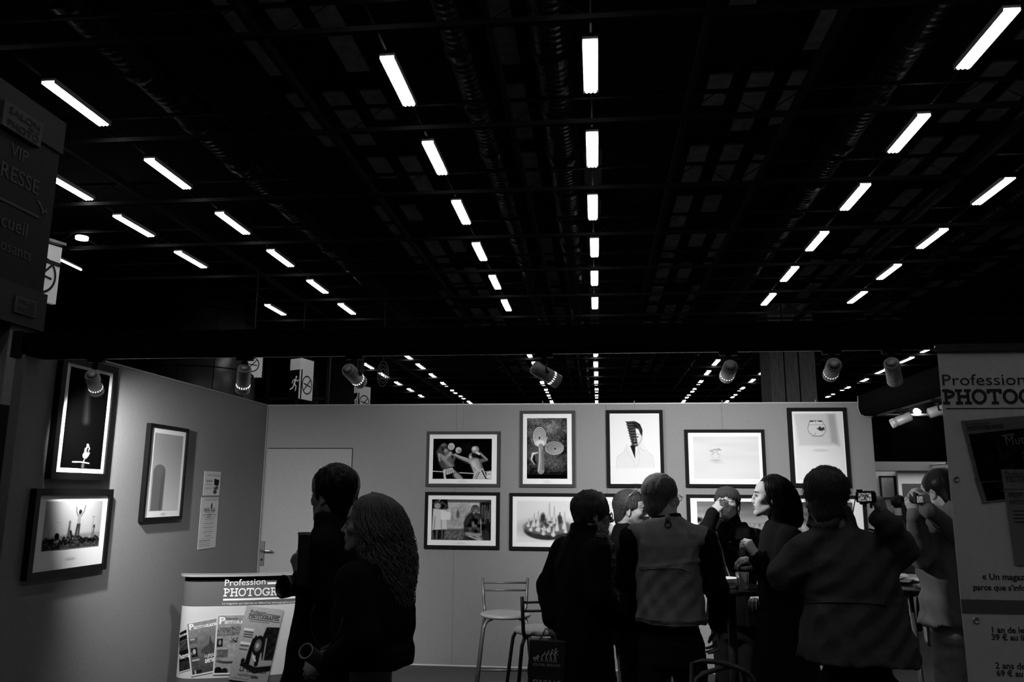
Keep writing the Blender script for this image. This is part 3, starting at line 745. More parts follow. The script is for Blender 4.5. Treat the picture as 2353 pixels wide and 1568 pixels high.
cv.ell(550, 442, 34, 32, .62, 3, ang=-20); cv.ell(540, 432, 18, 16, .9, 5); cv.line([(565, 470), (585, 480)], 20, .9, 2)
cv.poly([(268, 610), (370, 590), (450, 690), (440, 700), (275, 700)], .05, 2); cv.poly([(275, 615), (350, 600), (385, 640), (300, 665)], .82, 3)
for k in range(5): cv.line([(295+k*17, 615), (300+k*18, 650)], 4, .12, 2)
cv.poly([(268, 620), (285, 620), (300, 700), (278, 700)], .85, 2); cv.line([(385, 665), (420, 700)], 50, .62, 8)
cv.poly([(545, 635), (620, 605), (660, 690), (640, 700), (530, 700)], .80, 3); cv.line([(590, 640), (560, 700)], 7, .35, 3); cv.line([(610, 625), (650, 700)], 10, .1, 2); cv.line([(575, 640), (545, 690)], 5, .5, 3)
cv.poly([(650, 640), (695, 632), (695, 700), (655, 695)], .88, 2); cv.line([(660, 657), (685, 655)], 5, .3)
OB = (118, 280, 767, 768)
frame3(wall_rect([c3(118, 280), c3(765, 274), c3(767, 768), c3(107, 768)]), .035, .030, M_fr_grey, 'grey framed black and white photograph of two boxers fighting', cv, inn(OB, (178, 345, 695, 700)), GR)
# soldier
cv = Canvas(165, 880, 690, 1248, 230, .22, 5)
cv.poly([(300, 900), (600, 900), (600, 1150), (300, 1150)], .72, 10); cv.noise(30, .18); cv.noise(7, .10)
cv.line([(300, 893), (690, 893)], 26, .35, 4); cv.line([(300, 960), (440, 950)], 2, .4, 2); cv.line([(300, 1000), (450, 990)], 2, .4, 2); cv.line([(420, 920), (420, 990)], 2, .45, 2)
cv.poly([(590, 905), (690, 895), (690, 1248), (600, 1248)], .12, 8)
for k in range(14): cv.line([(612+k*5.5, 920+cv.rng.rand()*80), (606+k*6, 1010+cv.rng.rand()*120)], 2.5, .25+.5*cv.rng.rand(), 2)
cv.ell(398, 1020, 16, 30, .38, 5); cv.line([(398, 970), (396, 1000)], 6, .2, 3); cv.ell(350, 1040, 5, 40, .5, 5)
cv.poly([(165, 1160), (460, 1150), (460, 1248), (165, 1248)], .38, 10); cv.noise(5, .25, np.clip((cv.Y-1140)/30, 0, 1))
cv.poly([(165, 880), (300, 880), (312, 960), (250, 975), (165, 960)], .08, 3); cv.ell(215, 940, 30, 28, .62, 5); cv.line([(180, 920), (215, 895), (250, 920)], 14, .3, 4); cv.line([(255, 905), (300, 940), (270, 972)], 16, .28, 4); cv.line([(230, 890), (240, 880)], 10, .6)
cv.poly([(178, 965), (300, 975), (305, 1150), (170, 1162)], .84, 5); cv.line([(195, 1040), (190, 1150)], 8, .55, 6); cv.line([(250, 1050), (255, 1155)], 8, .6, 6); cv.poly([(248, 985), (330, 995), (330, 1065), (245, 1065)], .92, 3)
cv.poly([(178, 1158), (285, 1158), (275, 1240), (190, 1240)], .12, 3); cv.line([(215, 1165), (212, 1235)], 16, .38, 4); cv.line([(262, 1165), (260, 1235)], 14, .36, 4)
cv.poly([(475, 1020), (530, 985), (600, 1010), (625, 1120), (675, 1180), (680, 1248), (460, 1248), (450, 1090)], .20, 4)
cv.noise(11, .75, np.clip(1-np.hypot((cv.X-555)/100, (cv.Y-1130)/115)**2, 0, 1)); cv.line([(460, 1040), (520, 975)], 12, .5, 4)
cv.ell(551, 968, 38, 40, .26, 3); 
for k in range(4): cv.line([(520, 952+k*9), (585, 946+k*9)], 3, .55, 2)
cv.ell(556, 998, 26, 26, .62, 4); cv.ell(560, 1012, 20, 16, .22, 5); cv.line([(535, 985), (580, 985)], 5, .15, 2)
cv.line([(480, 1190), (560, 1200), (600, 1240)], 34, .62, 10); cv.line([(500, 1210), (590, 1245)], 10, .85, 5); cv.line([(600, 1060), (605, 1180)], 6, .8, 3); cv.ell(590, 1195, 22, 14, .6, 5)
OB = (103, 812, 763, 1325)
frame3(wall_rect([c3(103, 812), c3(763, 818), c3(758, 1328), c3(93, 1310)]), .035, .032, M_fr_dark, 'framed photograph of a seated man in camouflage, hanging under the boxers', cv, inn(OB, (165, 880, 690, 1248)), GR)
# artichoke
cv = Canvas(1007, 162, 1362, 700, 170, .10, 8)
cv.ell(1185, 240, 130, 70, .62, 120); cv.noise(18, .22); cv.noise(5, .20); cv.ell(1110, 470, 110, 80, .42, 90); cv.ell(1240, 560, 90, 50, .40, 70); cv.noise(4, .16)
cv.poly([(1007, 655), (1362, 655), (1362, 700), (1007, 700)], .02, 14); cv.line([(1020, 658), (1340, 660)], 2, .3, 2)
cv.ell(1118, 320, 56, 82, .12, 4); 
for k in range(6): cv.ell(1118, 325+k*3, 54-k*9, 80-k*12, .88 if k < 5 else .8, 1.5, ring=6)
cv.line([(1060, 350), (1085, 400), (1118, 420)], 6, .8, 2); cv.line([(1185, 330), (1170, 390), (1125, 415)], 8, .85, 2); cv.line([(1047, 345), (1055, 380), (1085, 405)], 5, .6, 2)
cv.ell(1125, 388, 46, 26, .93, 8); cv.line([(1130, 410), (1133, 520), (1130, 630)], [40, 44, 62], .58, 4); cv.line([(1118, 430), (1120, 540), (1112, 630)], 8, .86, 4); cv.line([(1145, 450), (1148, 620)], 6, .3, 4)
cv.ell(1250, 428, 82, 60, .10, 4); 
for k in range(7): cv.ell(1250+k, 430+k, 80-k*11, 58-k*8, .80 if k % 2 == 0 else .9, 1.5, ring=4.5)
cv.line([(1300, 380), (1330, 410), (1325, 460)], 4, .6, 2); cv.line([(1190, 400), (1175, 440), (1200, 480)], 4, .6, 2)
cv.line([(1100, 470), (1060, 480), (1045, 530), (1075, 575)], [10, 22, 12, 6], .88, 4); cv.line([(1072, 500), (1068, 540), (1082, 560)], 14, .05, 4)
cv.line([(1210, 610), (1275, 575)], 4, .5, 2)
OB = (942, 95, 1432, 775)
frame3(wall_rect([c3(942, 95), c3(1430, 92), c3(1436, 775), c3(940, 770)]), .035, .031, M_fr_grey, 'tall grey framed dark photograph of a halved artichoke and curled slices', cv, inn(OB, (1007, 162, 1362, 700)), GR)
# vegetables on a board (wide)
cv = Canvas(915, 895, 2025, 1262, 330, .93, 9)
cv.noise(60, .03)
cv.ell(1192, 1140, 216, 66, .62, 30); cv.ell(1192, 1160, 212, 84, .22, 3); cv.ell(1192, 1128, 214, 72, .44, 4); cv.noise(4, .25, np.clip(1.15-np.hypot((cv.X-1192)/215, (cv.Y-1150)/85), 0, 1)*(cv.Y < 1245))
cv.ell(1150, 1045, 22, 40, .22, 5); cv.ell(1300, 1060, 22, 40, .25, 4); cv.line([(1300, 1020), (1303, 1000)], 8, .3, 3)
def bulb(x, yb, yt, w, v=.88):
    cv.line([(x, yb-w*.7), (x+2, (yb+yt)/2+10), (x+4, yt)], [w*1.7, w*.9, w*.28], .55, 2); cv.line([(x-1, yb-w*.7), (x+1, (yb+yt)/2+10), (x+3, yt)], [w*1.45, w*.7, w*.15], v, 3)
    cv.line([(x+3, yt+4), (x+7, yt-14)], 4, .62, 2)
for a in ((1205, 1090, 925, 24), (1248, 1100, 955, 22), (1068, 1130, 1020, 26), (1105, 1130, 1000, 26), (1340, 1150, 1005, 26), (1020, 1130, 1070, 22), (1160, 1165, 1090, 30), (1275, 1165, 1040, 26), (1045, 1168, 1110, 24), (1110, 1180, 1120, 34), (1155, 1200, 1130, 22), (1205, 1175, 1110, 30), (1243, 1212, 1130, 26), (1352, 1180, 1110, 22), (1225, 1120, 1060, 24)): bulb(*a)
cv.ell(1180, 1100, 26, 22, .25, 6); cv.ell(1215, 1085, 32, 20, .8, 4); cv.ell(1215, 1085, 18, 10, .35, 4)
cv.ell(1740, 1200, 60, 26, .15, 5)
for k in range(8): cv.line([(1725+k*5, 1190), (1745+k*9-20, 1120+k*4), (1770+k*7-20, 1085+k*9)], 4, .25+.06*k, 2)
cv.ell(1900, 1180, 90, 34, .5, 5); cv.ell(1890, 1160, 50, 30, .78, 4)
OB = (847, 825, 2092, 1335)
vw = wall_rect([c3(847, 825), c3(2092, 828), c3(2096, 1338), c3(850, 1335)])
frame3(vw, .035, .032, M_fr_dark, 'wide framed photograph of pale vegetables arranged on a round board', cv, inn(OB, (915, 895, 2025, 1262)), GR)
# woman with pleated fan hair
cv = Canvas(1745, 125, 2185, 735, 160, .94, 11)
cv.poly([(1790, 610), (1800, 500), (1860, 460), (1890, 390), (1960, 520), (2000, 410), (2070, 450), (2120, 490), (2140, 600)], .90, 6)
for q in ([(1790, 600), (1800, 510), (1862, 462), (1900, 400)], [(2138, 600), (2125, 500), (2070, 452), (2030, 390)], [(1880, 450), (1940, 530), (1965, 600)], [(2000, 420), (2005, 520), (1985, 590)]): cv.line(q, 2.5, .78, 2)
cv.ell(1985, 320, 50, 88, .90, 4); cv.ell(1992, 270, 46, 62, .95, 5); cv.line([(2030, 300), (2020, 360), (1990, 400)], 4, .72, 6)
cv.poly([(1940, 200), (1975, 190), (2015, 215), (2036, 270), (2030, 325), (2015, 300), (2000, 262), (1950, 240)], .13, 3); cv.line([(1980, 210), (2015, 260)], 4, .35, 3)
for k in range(9):
    y = 200+k*25; x = 1905+k*6; wd_ = 68-k*3.0
    cv.poly([(x-20, y-8), (x+wd_-10, y-14), (x+wd_-6, y+10), (x-6, y+16)], .13, 2.5); cv.line([(x-10, y-2), (x+wd_-16, y-6)], 4, .42, 4); cv.line([(x-22, y-9), (x-4, y+14)], 3, .08, 2)
cv.poly([(1920, 405), (1968, 405), (1962, 520)], .12, 2)
cv.line([(2034, 300), (2030, 345), (2012, 385), (1988, 412), (1975, 415)], 2.6, .62, 2); cv.line([(1992, 415), (1990, 450), (1972, 500)], 2.4, .72, 2); cv.line([(2012, 395), (2020, 440), (2050, 455)], 2.4, .75, 2); cv.line([(1952, 262), (1985, 250), (2022, 275)], 3, .45, 3); cv.ell(1988, 328, 13, 6, .55, 2); cv.ell(1990, 328, 5, 5, .12, 2); cv.line([(1968, 308), (1990, 302), (2012, 310)], 3.5, .35, 2); cv.ell(1972, 398, 12, 5, .66, 3); cv.line([(1965, 340), (1962, 372)], 3, .75, 3)
OB = (1705, 88, 2222, 775)
frame3(wall_rect([c3(1705, 90), c3(2208, 88), c3(2225, 775), c3(1718, 775)]), .05, .034, M_fr_dark, 'tall framed white portrait of a woman with black pleated fan over her face', cv, inn(OB, (1745, 125, 2185, 735)), GR)
# shore bird
cv = Canvas(165, 408, 765, 790, 230, .88, 12)
cv.noise(14, .035, ani=6); cv.ell(365, 540, 40, 15, .74, 3, ang=-12); cv.ell(360, 545, 30, 8, .86, 4); cv.line([(312, 535), (345, 545)], 4, .5, 2); cv.line([(330, 530), (395, 520)], 3, .45, 2); cv.ell(398, 524, 12, 9, .7, 2); cv.line([(408, 526), (424, 534)], 3, .2, 1.5); cv.ell(400, 521, 2, 2, .1)
cv.line([(355, 555), (345, 568), (330, 578)], 2.6, .35, 1.5); cv.line([(378, 552), (392, 568), (410, 576)], 2.6, .35, 1.5)
cv.line([(330, 592), (345, 602)], 2.6, .6, 1.5); cv.line([(410, 588), (392, 600)], 2.6, .6, 1.5); cv.ell(370, 625, 42, 11, .74, 6); cv.ell(385, 646, 36, 5, .8, 6)
OB = (88, 345, 822, 866)
frame3(wall_rect([c5(88, 345), c5(808, 340), c5(835, 862), c5(108, 868)], .05), .05, .031, M_fr_dark, 'framed pale photograph of a small shore bird and its reflection', cv, inn(OB, (165, 408, 765, 790)), GR)
# goldfish bowl
cv = Canvas(1085, 215, 1540, 800, 170, .93, 13)
cv.poly([(1085, 215), (1400, 215), (1420, 500), (1120, 500)], .82, 10); cv.poly([(1400, 215), (1480, 215), (1500, 500), (1420, 480)], .68, 14); cv.noise(40, .03); cv.poly([(1085, 580), (1540, 580), (1540, 800), (1085, 800)], .95, 40)
cv.ell(1298, 352, 86, 66, .86, 2); cv.poly([(1236, 280), (1350, 280), (1362, 325), (1230, 325)], .87, 2); cv.poly([(1245, 410), (1362, 410), (1358, 419), (1250, 419)], .86, 2)
_bw = [(1298+86*math.cos(math.radians(a)), 352+66*math.sin(math.radians(a))) for a in range(-32, 213, 12)]
cv.line([(1350, 280), (1362, 305)]+_bw+[(1226, 305), (1236, 280), (1350, 280)], 3.2, .25, 1.5); cv.line([(1250, 416), (1355, 416)], 3, .4, 1.5)
cv.line([(1226, 316), (1364, 316)], 2.6, .45, 1.5); cv.line([(1238, 285), (1268, 285)], 9, .15, 2); cv.line([(1318, 285), (1346, 285)], 9, .15, 2); cv.line([(1288, 280), (1290, 292)], 7, .3, 2)
cv.ell(1330, 355, 22, 14, .2, 3, ang=15); cv.poly([(1335, 345), (1368, 335), (1372, 365), (1345, 365), (1350, 385)], .25, 3); cv.poly([(1315, 335), (1332, 328), (1335, 350)], .2, 2); cv.line([(1300, 350), (1315, 352)], 8, .25, 2)
cv.line([(1270, 400), (1285, 395)], 3, .5); cv.line([(1278, 390), (1280, 405)], 3, .5); cv.ell(1320, 542, 60, 11, .80, 5); cv.ell(1320, 540, 30, 4, .9, 3)
OB = (1012, 148, 1580, 865)
frame3(wall_rect([c5(1003, 148), c5(1545, 143), c5(1606, 862), c5(1075, 865)], .05), .05, .036, M_fr_dark, 'tall framed photograph of a goldfish in a round glass bowl', cv, inn(OB, (1070, 200, 1530, 800)), GR)
# wide landscape (lower right)
cv = Canvas(1617, 1153, 1960, 1250, 260, .50, 15)
cv.a = .30+.30*np.clip((cv.Y-1150)/50, 0, 1)+.1*np.exp(-((cv.X-1640)/60)**2); cv.noise(16, .18, ani=5); cv.noise(6, .08, ani=5)
cv.poly([(1600, 1207), (1700, 1203), (1800, 1200), (1990, 1200), (1990, 1260), (1600, 1260)], .50, 3); cv.noise(4, .3, (cv.Y > 1204)*1.); cv.ell(1870, 1188, 34, 14, .35, 5); cv.noise(3, .25, np.exp(-((cv.X-1870)/34)**2-((cv.Y-1190)/14)**2)); cv.ell(1615, 1196, 14, 6, .08, 4)
OB = (1578, 1137, 1996, 1266)
q = [(1578, 1137), (1990, 1139), (1998, 1268), (1582, 1268)]
frame3(wall_rect(q, .05), .05, .032, M_fr_dark, 'wide framed landscape photograph with cloudy sky behind the two women', cv, inn(OB, (1602, 1153, 1965, 1250)), GR)
# -- left wall (plane x = XL)
S1 = 1188/620.
def c1(x, y): return (x/S1, 750+y/S1)
def lw_rect(pts, push=.035):
    q = [atx(px, py, XL+push) for px, py in pts]; a = (q[0][1]+q[3][1])/2; b = (q[1][1]+q[2][1])/2; t = (q[0][2]+q[1][2])/2; c = (q[2][2]+q[3][2])/2
    return [V(XL, y, z) for y, z in ((a, t), (b, t), (b, c), (a, c))]
GL = 'framed photographs on the left wall'
cv = Canvas(190, 70, 465, 740, 110, .035, 21)
cv.line([(319, 180), (328, 420)], [8, 30], .22, 18, .6);  # soft pale stroke: a glare streak painted into the print colours
cv.line([(267, 700), (320, 697), (377, 703)], 7, .9, 2); cv.line([(337, 700), (343, 680)], 6, .7, 2); cv.ell(347, 652, 17, 20, .95, 3); cv.poly([(337, 640), (365, 628), (377, 630), (367, 655)], .95, 2); cv.line([(345, 640), (345, 608), (357, 590)], [16, 12, 8], .75, 3); cv.ell(357, 580, 8, 9, .85, 2); cv.line([(365, 620), (371, 600), (361, 585)], 6, .8, 2); cv.line([(337, 715), (337, 730)], 16, .35, 6)
q = [c1(280, 130), c1(530, 205), c1(470, 690), c1(213, 668)]
q[0] = (151, 808)
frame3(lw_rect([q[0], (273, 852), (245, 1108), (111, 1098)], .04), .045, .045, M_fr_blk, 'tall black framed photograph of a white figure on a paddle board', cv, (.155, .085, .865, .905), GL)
cv = Canvas(0, 980, 440, 1310, 190, .74, 22)
cv.a = .80-.16*np.clip((cv.X-200)/240, 0, 1)**2-.18*np.clip((120-cv.X)/140, 0, 1); cv.noise(40, .02)
cv.poly([(0, 1225), (150, 1215), (440, 1205), (440, 1240), (0, 1250)], .55, 10)
cv.line([(258, 1060), (258, 1160)], [16, 22], .5, 3); cv.ell(262, 1056, 12, 16, .14, 3); cv.line([(246, 1085), (232, 1055), (229, 1022)], 6.5, .4, 2); cv.line([(272, 1085), (292, 1050), (299, 1012)], 6.5, .4, 2); cv.line([(258, 1085), (258, 1130)], 22, .62, 4)
cv.line([(250, 1145), (240, 1230)], 15, .22, 3); cv.line([(264, 1145), (262, 1230)], 15, .25, 3)
cv.line([(188, 1130), (186, 1230)], [10, 26], .35, 4); cv.ell(188, 1128, 9, 14, .45, 3); cv.line([(200, 1190), (215, 1240)], 16, .15, 3)
for k in range(26):
    x = 5+k*16.5; y = 1250+cv.rng.uniform(-14, 14); cv.ell(x, y, 13, 18, .06+.1*cv.rng.rand(), 3); cv.ell(x+2, y+3, 6, 9, .12+.4*cv.rng.rand(), 3)
cv.ell(100, 1218, 17, 22, .05, 3); cv.poly([(80, 1250), (115, 1240), (135, 1310), (60, 1310)], .55, 4); cv.ell(385, 1165, 8, 14, .2, 3); cv.line([(385, 1180), (380, 1240)], [12, 22], .42, 4); cv.poly([(0, 1262), (440, 1250), (440, 1310), (0, 1310)], .08, 8, .75); cv.ell(245, 1255, 18, 24, .28, 4); cv.noise(4, .25, (cv.Y > 1240)*1.)
cv.line([(375, 1090), (367, 1225)], 2.5, .35, 1.5); cv.line([(362, 1092), (388, 1096)], 2, .35, 1.5); cv.line([(54, 1135), (38, 1225)], 2, .4, 1.5); cv.line([(85, 1120), (125, 1130)], 1.5, .5, 1.5)
frame3(lw_rect([(87, 1122), (262, 1126), (241, 1310), (56, 1336)], .04), .045, .042, M_fr_blk, 'black framed photograph of a crowd lifting someone with raised arms', cv, (.145, .145, .875, .70), GL)
cv = Canvas(668, 470, 805, 820, 110, .68, 23)
cv.a = .66+.16*np.clip((cv.Y-520)/300, 0, 1)
ax_ = lambda y: 708-(y-620)*.06
cv.poly([(675, 820)]+[(703-28*math.cos(math.radians(a)), 642-30*math.sin(math.radians(a))) for a in range(0, 181, 15)]+[(731, 820)], .50, 3)
for k in range(6):
    r_ = 26-k*4.6; xc_ = 703+k*1.5
    cv.line([(xc_-r_, 820), (xc_-r_, 650+k*5)]+[(xc_-r_*math.cos(math.radians(a)), 644+k*6-(r_+2)*math.sin(math.radians(a))) for a in range(0, 181, 30)]+[(xc_+r_, 665+k*4), (xc_+r_*.75, 820)], 1.7, .36, 1.2)
frame3(lw_rect([(349, 972), (434, 987), (417, 1194), (323, 1200)], .035), .04, .028, M_fr_blk, 'narrow black framed photograph of a tall rounded tower', cv, (.15, .09, .88, .895), GL)
# leaflets taped to the left wall
def leaflet(pts, label, paint, nx=70):
    q = lw_rect(pts, .002); o = thing('wall_leaflet', label, 'leaflet', (q[2]+q[3])/2, 'leaflets taped to the left wall')
    n = V(1, 0, 0)
    link('paper', MB().prism(q, n*.0005, n*.002), mat('leaflet paper', .80, .7), o)
    c_ = paint(nx); link('print', c_.mesh('print', [p+n*.003 for p in q]), M_print, o)
def leaf1(nx):
    c = Canvas(262, 98, 388, 272, nx, .85, 31); c.scrib(285, 122, 380, 130, .35, 2.2, 2); c.line([(282, 170), (320, 168)], 5, .3); 
    for k in range(3): c.scrib(276, 160+k*28, 325, 168+k*28, .35, 2, 2)
    c.poly([(338, 150), (378, 158), (374, 200), (340, 195)], .15, 2); c.ell(355, 215, 18, 16, .35, 3); c.ell(350, 245, 14, 15, .3, 3); c.ell(345, 205, 6, 8, .9, 2); return c
def leaf2(nx):
    c = Canvas(240, 278, 360, 640, nx, .85, 32); c.scrib(262, 290, 365, 300, .3, 2.4, 2); c.ell(312, 340, 5, 20, .2, 2)
    for k, (w_, v) in enumerate(((70, .35), (60, .35), (90, .25), (80, .4), (60, .3), (50, .4), (66, .3), (56, .4), (70, .3), (50, .4), (66, .3), (50, .4), (40, .3), (70, .35))):
        y = 372+k*15; c.scrib(305-w_/2-k*.5, y, 305+w_/2-k*.5, y, v, 3 if k % 2 == 0 else 2, 1, .1)
    for k in range(4): c.scrib(246, 582+k*13, 318, 582+k*13, .3, 4 if k == 0 else 2.5, 1, .1)
    return c
leaflet([(471, 1082), (508, 1086), (504, 1140), (466, 1139)], 'small upper leaflet taped to the left wall with a dark picture', leaf1)
leaflet([(463, 1142), (503, 1145), (495, 1260), (454, 1262)], 'long lower programme leaflet taped to the left wall', leaf2)
lf2 = lw_rect([(463, 1142), (503, 1145), (495, 1260), (454, 1262)], .004)
tb = MB(); w_ = lf2[1][1]-lf2[0][1]
place(tb, text_vf('PHOTO  TALKS', .05, 0, width=w_*.62), lf2[0]+V(.004, w_*.2, -.125), V(0, 1, 0), V(0, 0, 1)); place(tb, text_vf('LE 35', .05, 0, width=w_*.2), lf2[0]+V(.004, w_*.4, -.175), V(0, 1, 0), V(0, 0, 1))
for o_ in list(C.objects):
    if o_.name.startswith('wall_leaflet') and 'long lower' in o_.get('label', ''): link('lettering', tb, M_ink, o_)
# hanging wires of frames
wr = [(1247, 945), (1458, 943), (1662, 988), (1875, 938), (1063, 993)]
for k, (px, py) in enumerate(wr):
    p = aty(px, py, YW-.006); single('hanging_wire', MB().tube([p, V(p[0], YW-.006, 2.505), V(p[0], YW+.01, 2.515)], .0016, 4).tube([V(p[0], YW-.004, 2.50), V(p[0], YW-.004, 2.53)], .004, 5), M_rail, 'thin hanging wire above the '+('artichoke picture', 'portrait with the pleated fan', 'bird picture', 'goldfish picture', 'boxers picture')[k], 'wire', 'picture hanging wires')
# ------------------------------------------------------------------ promotional counter
def pj(X):
    X = np.array(X, float)-CO; return (W/2+FOC*(X@CR)/(X@_fw), H/2-FOC*(X@CU)/(X@_fw))
_us = np.linspace(0, 1.75, 351); _hd = np.interp(_us, [0, .10, .2, .6, 1.2, 1.5, 1.75], [-75, -30, 12, 24, 40, 75, 120])
_cx = -3.12+np.concatenate([[0], np.cumsum(np.cos(np.radians(_hd[:-1]))*.005)]); _cyy = 6.02+np.concatenate([[0], np.cumsum(np.sin(np.radians(_hd[:-1]))*.005)])
def cpt(u, z, off=0.):
    x = np.interp(u, _us, _cx); y = np.interp(u, _us, _cyy); h = math.radians(np.interp(u, _us, _hd))
    return V(x+off*math.sin(h), y-off*math.cos(h), z)
def cuz(px, py):
    """where on the counter front the photo shows a point"""
    best = None
    for u in np.arange(.05, 1.2, .005):
        p = cpt(u, .7); q = aty(px, py, p[1]); e = abs(q[0]-p[0])
        if best is None or e < best[0]: best = (e, u, q[2])
    return best[1], best[2]
ct = thing('promotional_counter', 'curved pop-up counter printed with magazine covers beside the left wall', 'counter', (-2.7, 6.2, 0))
M_band = mat('dark counter band', .34, .55); M_pale = mat('pale counter print', .72, .55); M_top = mat('counter top laminate', .55, .25, spec=.6)
def strip(z0, z1, off, m_, nm, u0=0., u1=1.35, par=ct):
    mb = MB(); n = 60; vs = []
    for i in range(n+1):
        u = u0+(u1-u0)*i/n; vs += [cpt(u, z0, off), cpt(u, z1, off), cpt(u, z1, off-.012), cpt(u, z0, off-.012)]
    f = []
    for i in range(n):
        a, b = i*4, i*4+4
        for k in range(4): f.append((a+k, b+k, b+(k+1) % 4, a+(k+1) % 4))
    f += [(0, 1, 2, 3), (n*4+3, n*4+2, n*4+1, n*4)]
    return link(nm, mb.add(vs, f), m_, par)
zt1 = 1.004; uu, zb1 = cuz(455, 1394); _, zb0 = cuz(455, 1560); _, zt2 = cuz(455, 1338)
strip(0.02, zb0, .0, M_band, 'base_band'); strip(zb0, zb1, .002, M_pale, 'front_panel'); bnd = strip(zb1, zt2, .003, M_band, 'title_band'); strip(zt2, zt1-.009, -.006, M_vblack, 'painted_top_shade')  # last black strip stands in for the shade under the counter top
tp = MB(); n = 70; poly = [cpt(u, zt1, .025) for u in np.linspace(0, 1.35, n)]
poly = [V(p[0], p[1], 0) for p in poly]+[V(*cpt(u, 0, -.10)[:2], 0) for u in np.linspace(1.3, .12, 40)]
tp.prism(poly, (0, 0, zt1-.01), (0, 0, zt1+.004)); link('counter_top', tp, M_top, ct)
def con_counter(mb, vf, px, py, px1=None, off=.006, shear=0.):
    u0, z0 = cuz(px, py)
    v, f = vf
    if px1 is not None:
        u1, z1 = cuz(*px1); v = v.copy(); v[:, 0] *= (u1-u0)/max(1e-6, v[:, 0].max()); 
    else: z1 = z0; u1 = 1
    mb.add(np.array([cpt(u0+a[0], z0+a[1]+(0 if px1 is None else (z1-z0)*a[0]/(u1-u0)), off) for a in v]), f)
def hgt(px, y0, y1): return abs(cuz(px, y0)[1]-cuz(px, y1)[1])
lt = MB()
con_counter(lt, text_vf('Profession', hgt(520, 1346, 1331)/.72), 515, 1347, (609, 1343))
con_counter(lt, slab_vf('PHOTOGRAPHE', hgt(520, 1370, 1351), .15), 513, 1371.5, (702, 1366))
for (a, b, c_, d_) in ((614, 1343.5, 640, 5), (512, 1381, 702, 4.5)):
    u0, z0 = cuz(a, b); hh = hgt(a, b, b-d_); u1 = cuz(c_, b)[0] if c_ < 700 else u0+.62
    k = 20
    for i in range(k):
        ua, ub = u0+(u1-u0)*i/k, u0+(u1-u0)*(i+1)/k
        lt.add([cpt(ua, z0, .006), cpt(ub, z0, .006), cpt(ub, z0+hh, .006), cpt(ua, z0+hh, .006)], [(0, 1, 2, 3)])
con_counter(lt, text_vf('Le magazine qui informe et défend les photographes professionnels', .02), 511, 1389.5, (705, 1384))
tag(link('lettering', lt, mat('white lettering', .88, .6), bnd), 'white title lettering Profession PHOTOGRAPHE')
# magazine covers printed on the front panel: painted in photo crop coordinates, mapped to the counter
S6 = 1633/300.
def c6(x, y): return (380+x/S6, 1280+y/S6)
def cover(pts6, cv, nm, off, lab):
    P = [cuz(*c6(*p)) for p in pts6]; ny, nx = cv.a.shape; X = np.zeros((ny, nx, 3))
    us = np.linspace(0, 1, nx); vs = np.linspace(0, 1, ny)
    for j, v in enumerate(vs):
        L_ = np.array(P[0])*(1-v)+np.array(P[3])*v; R_ = np.array(P[1])*(1-v)+np.array(P[2])*v
        for i, u in enumerate(us):
            q = L_*(1-u)+R_*u; X[j, i] = cpt(q[0], q[1], off)
    o = link(nm, cv.meshX(nm, X), M_print, ct); 
    if lab: o['label'] = lab
    def on(mb, vf, x, y, w, hgt_, skew=0.):
        """lettering on the cover, x,y,w,h in fractions of the cover"""
        v, f = vf; v = v.copy(); v[:, 0] *= w/np.ptp(v[:, 0]); v[:, 1] *= hgt_/max(1e-6, v[:, 1].max())
        pts = []
        for a in v:
            u_, v_ = x+a[0], y-a[1]; L_ = np.array(P[0])*(1-v_)+np.array(P[3])*v_; R_ = np.array(P[1])*(1-v_)+np.array(P[2])*v_; q = L_*(1-u_)+R_*u_
            pts.append(cpt(q[0], q[1], off+.002))
        mb.add(pts, f)
    return o, on
M_wl = mat('white lettering', .88); 
# 1 leftmost dark cover
cv = Canvas(0, 0, 100, 140, 60, .10, 41); cv.line([(0, 0), (100, 0), (100, 140), (0, 140), (0, 0)], 8, .78); cv.poly([(6, 36), (96, 36), (96, 68), (6, 68)], .22); cv.noise(6, .14, ((cv.Y > 36) & (cv.Y < 68))*1.); cv.line([(10, 60), (60, 44)], 4, .4, 4); cv.poly([(6, 105), (96, 105), (96, 134), (6, 134)], .18); cv.noise(5, .08, (cv.Y > 105)*1.); cv.line([(6, 36), (96, 36)], 1.5, .6)
o, on = cover([(128, 945), (330, 868), (380, 1395), (178, 1455)], cv, 'printed_cover', .005, 'dark magazine cover printed leftmost')
t = MB(); on(t, text_vf('P', 1, .02), .06, .16, .12, .09); on(t, slab_vf('HOTOGRAPHE', 1, .2), .18, .15, .75, .05); on(t, text_vf('Photographe', 1, .02), .10, .68, .85, .12); link('lettering', t, M_wl, o)
# 2
cv = Canvas(0, 0, 100, 140, 110, .50, 42); cv.a = .58-.0022*cv.Y; cv.noise(10, .08); cv.noise(3, .06)
cv.poly([(36, 80), (50, 70), (60, 66), (66, 50), (72, 66), (84, 72), (90, 82), (80, 90), (45, 92)], .28, 3); cv.line([(66, 66), (67, 46)], [6, 1.5], .25); cv.noise(3, .12, np.exp(-((cv.X-62)/25)**2-((cv.Y-78)/14)**2))
cv.poly([(8, 68), (26, 68), (26, 92), (8, 92)], .14); cv.ell(17, 78, 4.5, 7, .72, 2); cv.scrib(6, 44, 28, 56, .2, 2, 4); cv.poly([(8, 98), (30, 98), (30, 102), (8, 102)], .72); cv.scrib(6, 106, 26, 112, .2, 2, 2)
cv.poly([(8, 126), (34, 126), (34, 140), (8, 140)], .16); cv.line([(14, 128), (14, 140)], 5, .7, 2); cv.poly([(8, 44), (22, 44), (22, 48), (8, 48)], .7)
cv.line([(1, 1), (99, 1), (99, 139), (1, 139), (1, 1)], 6, .86)
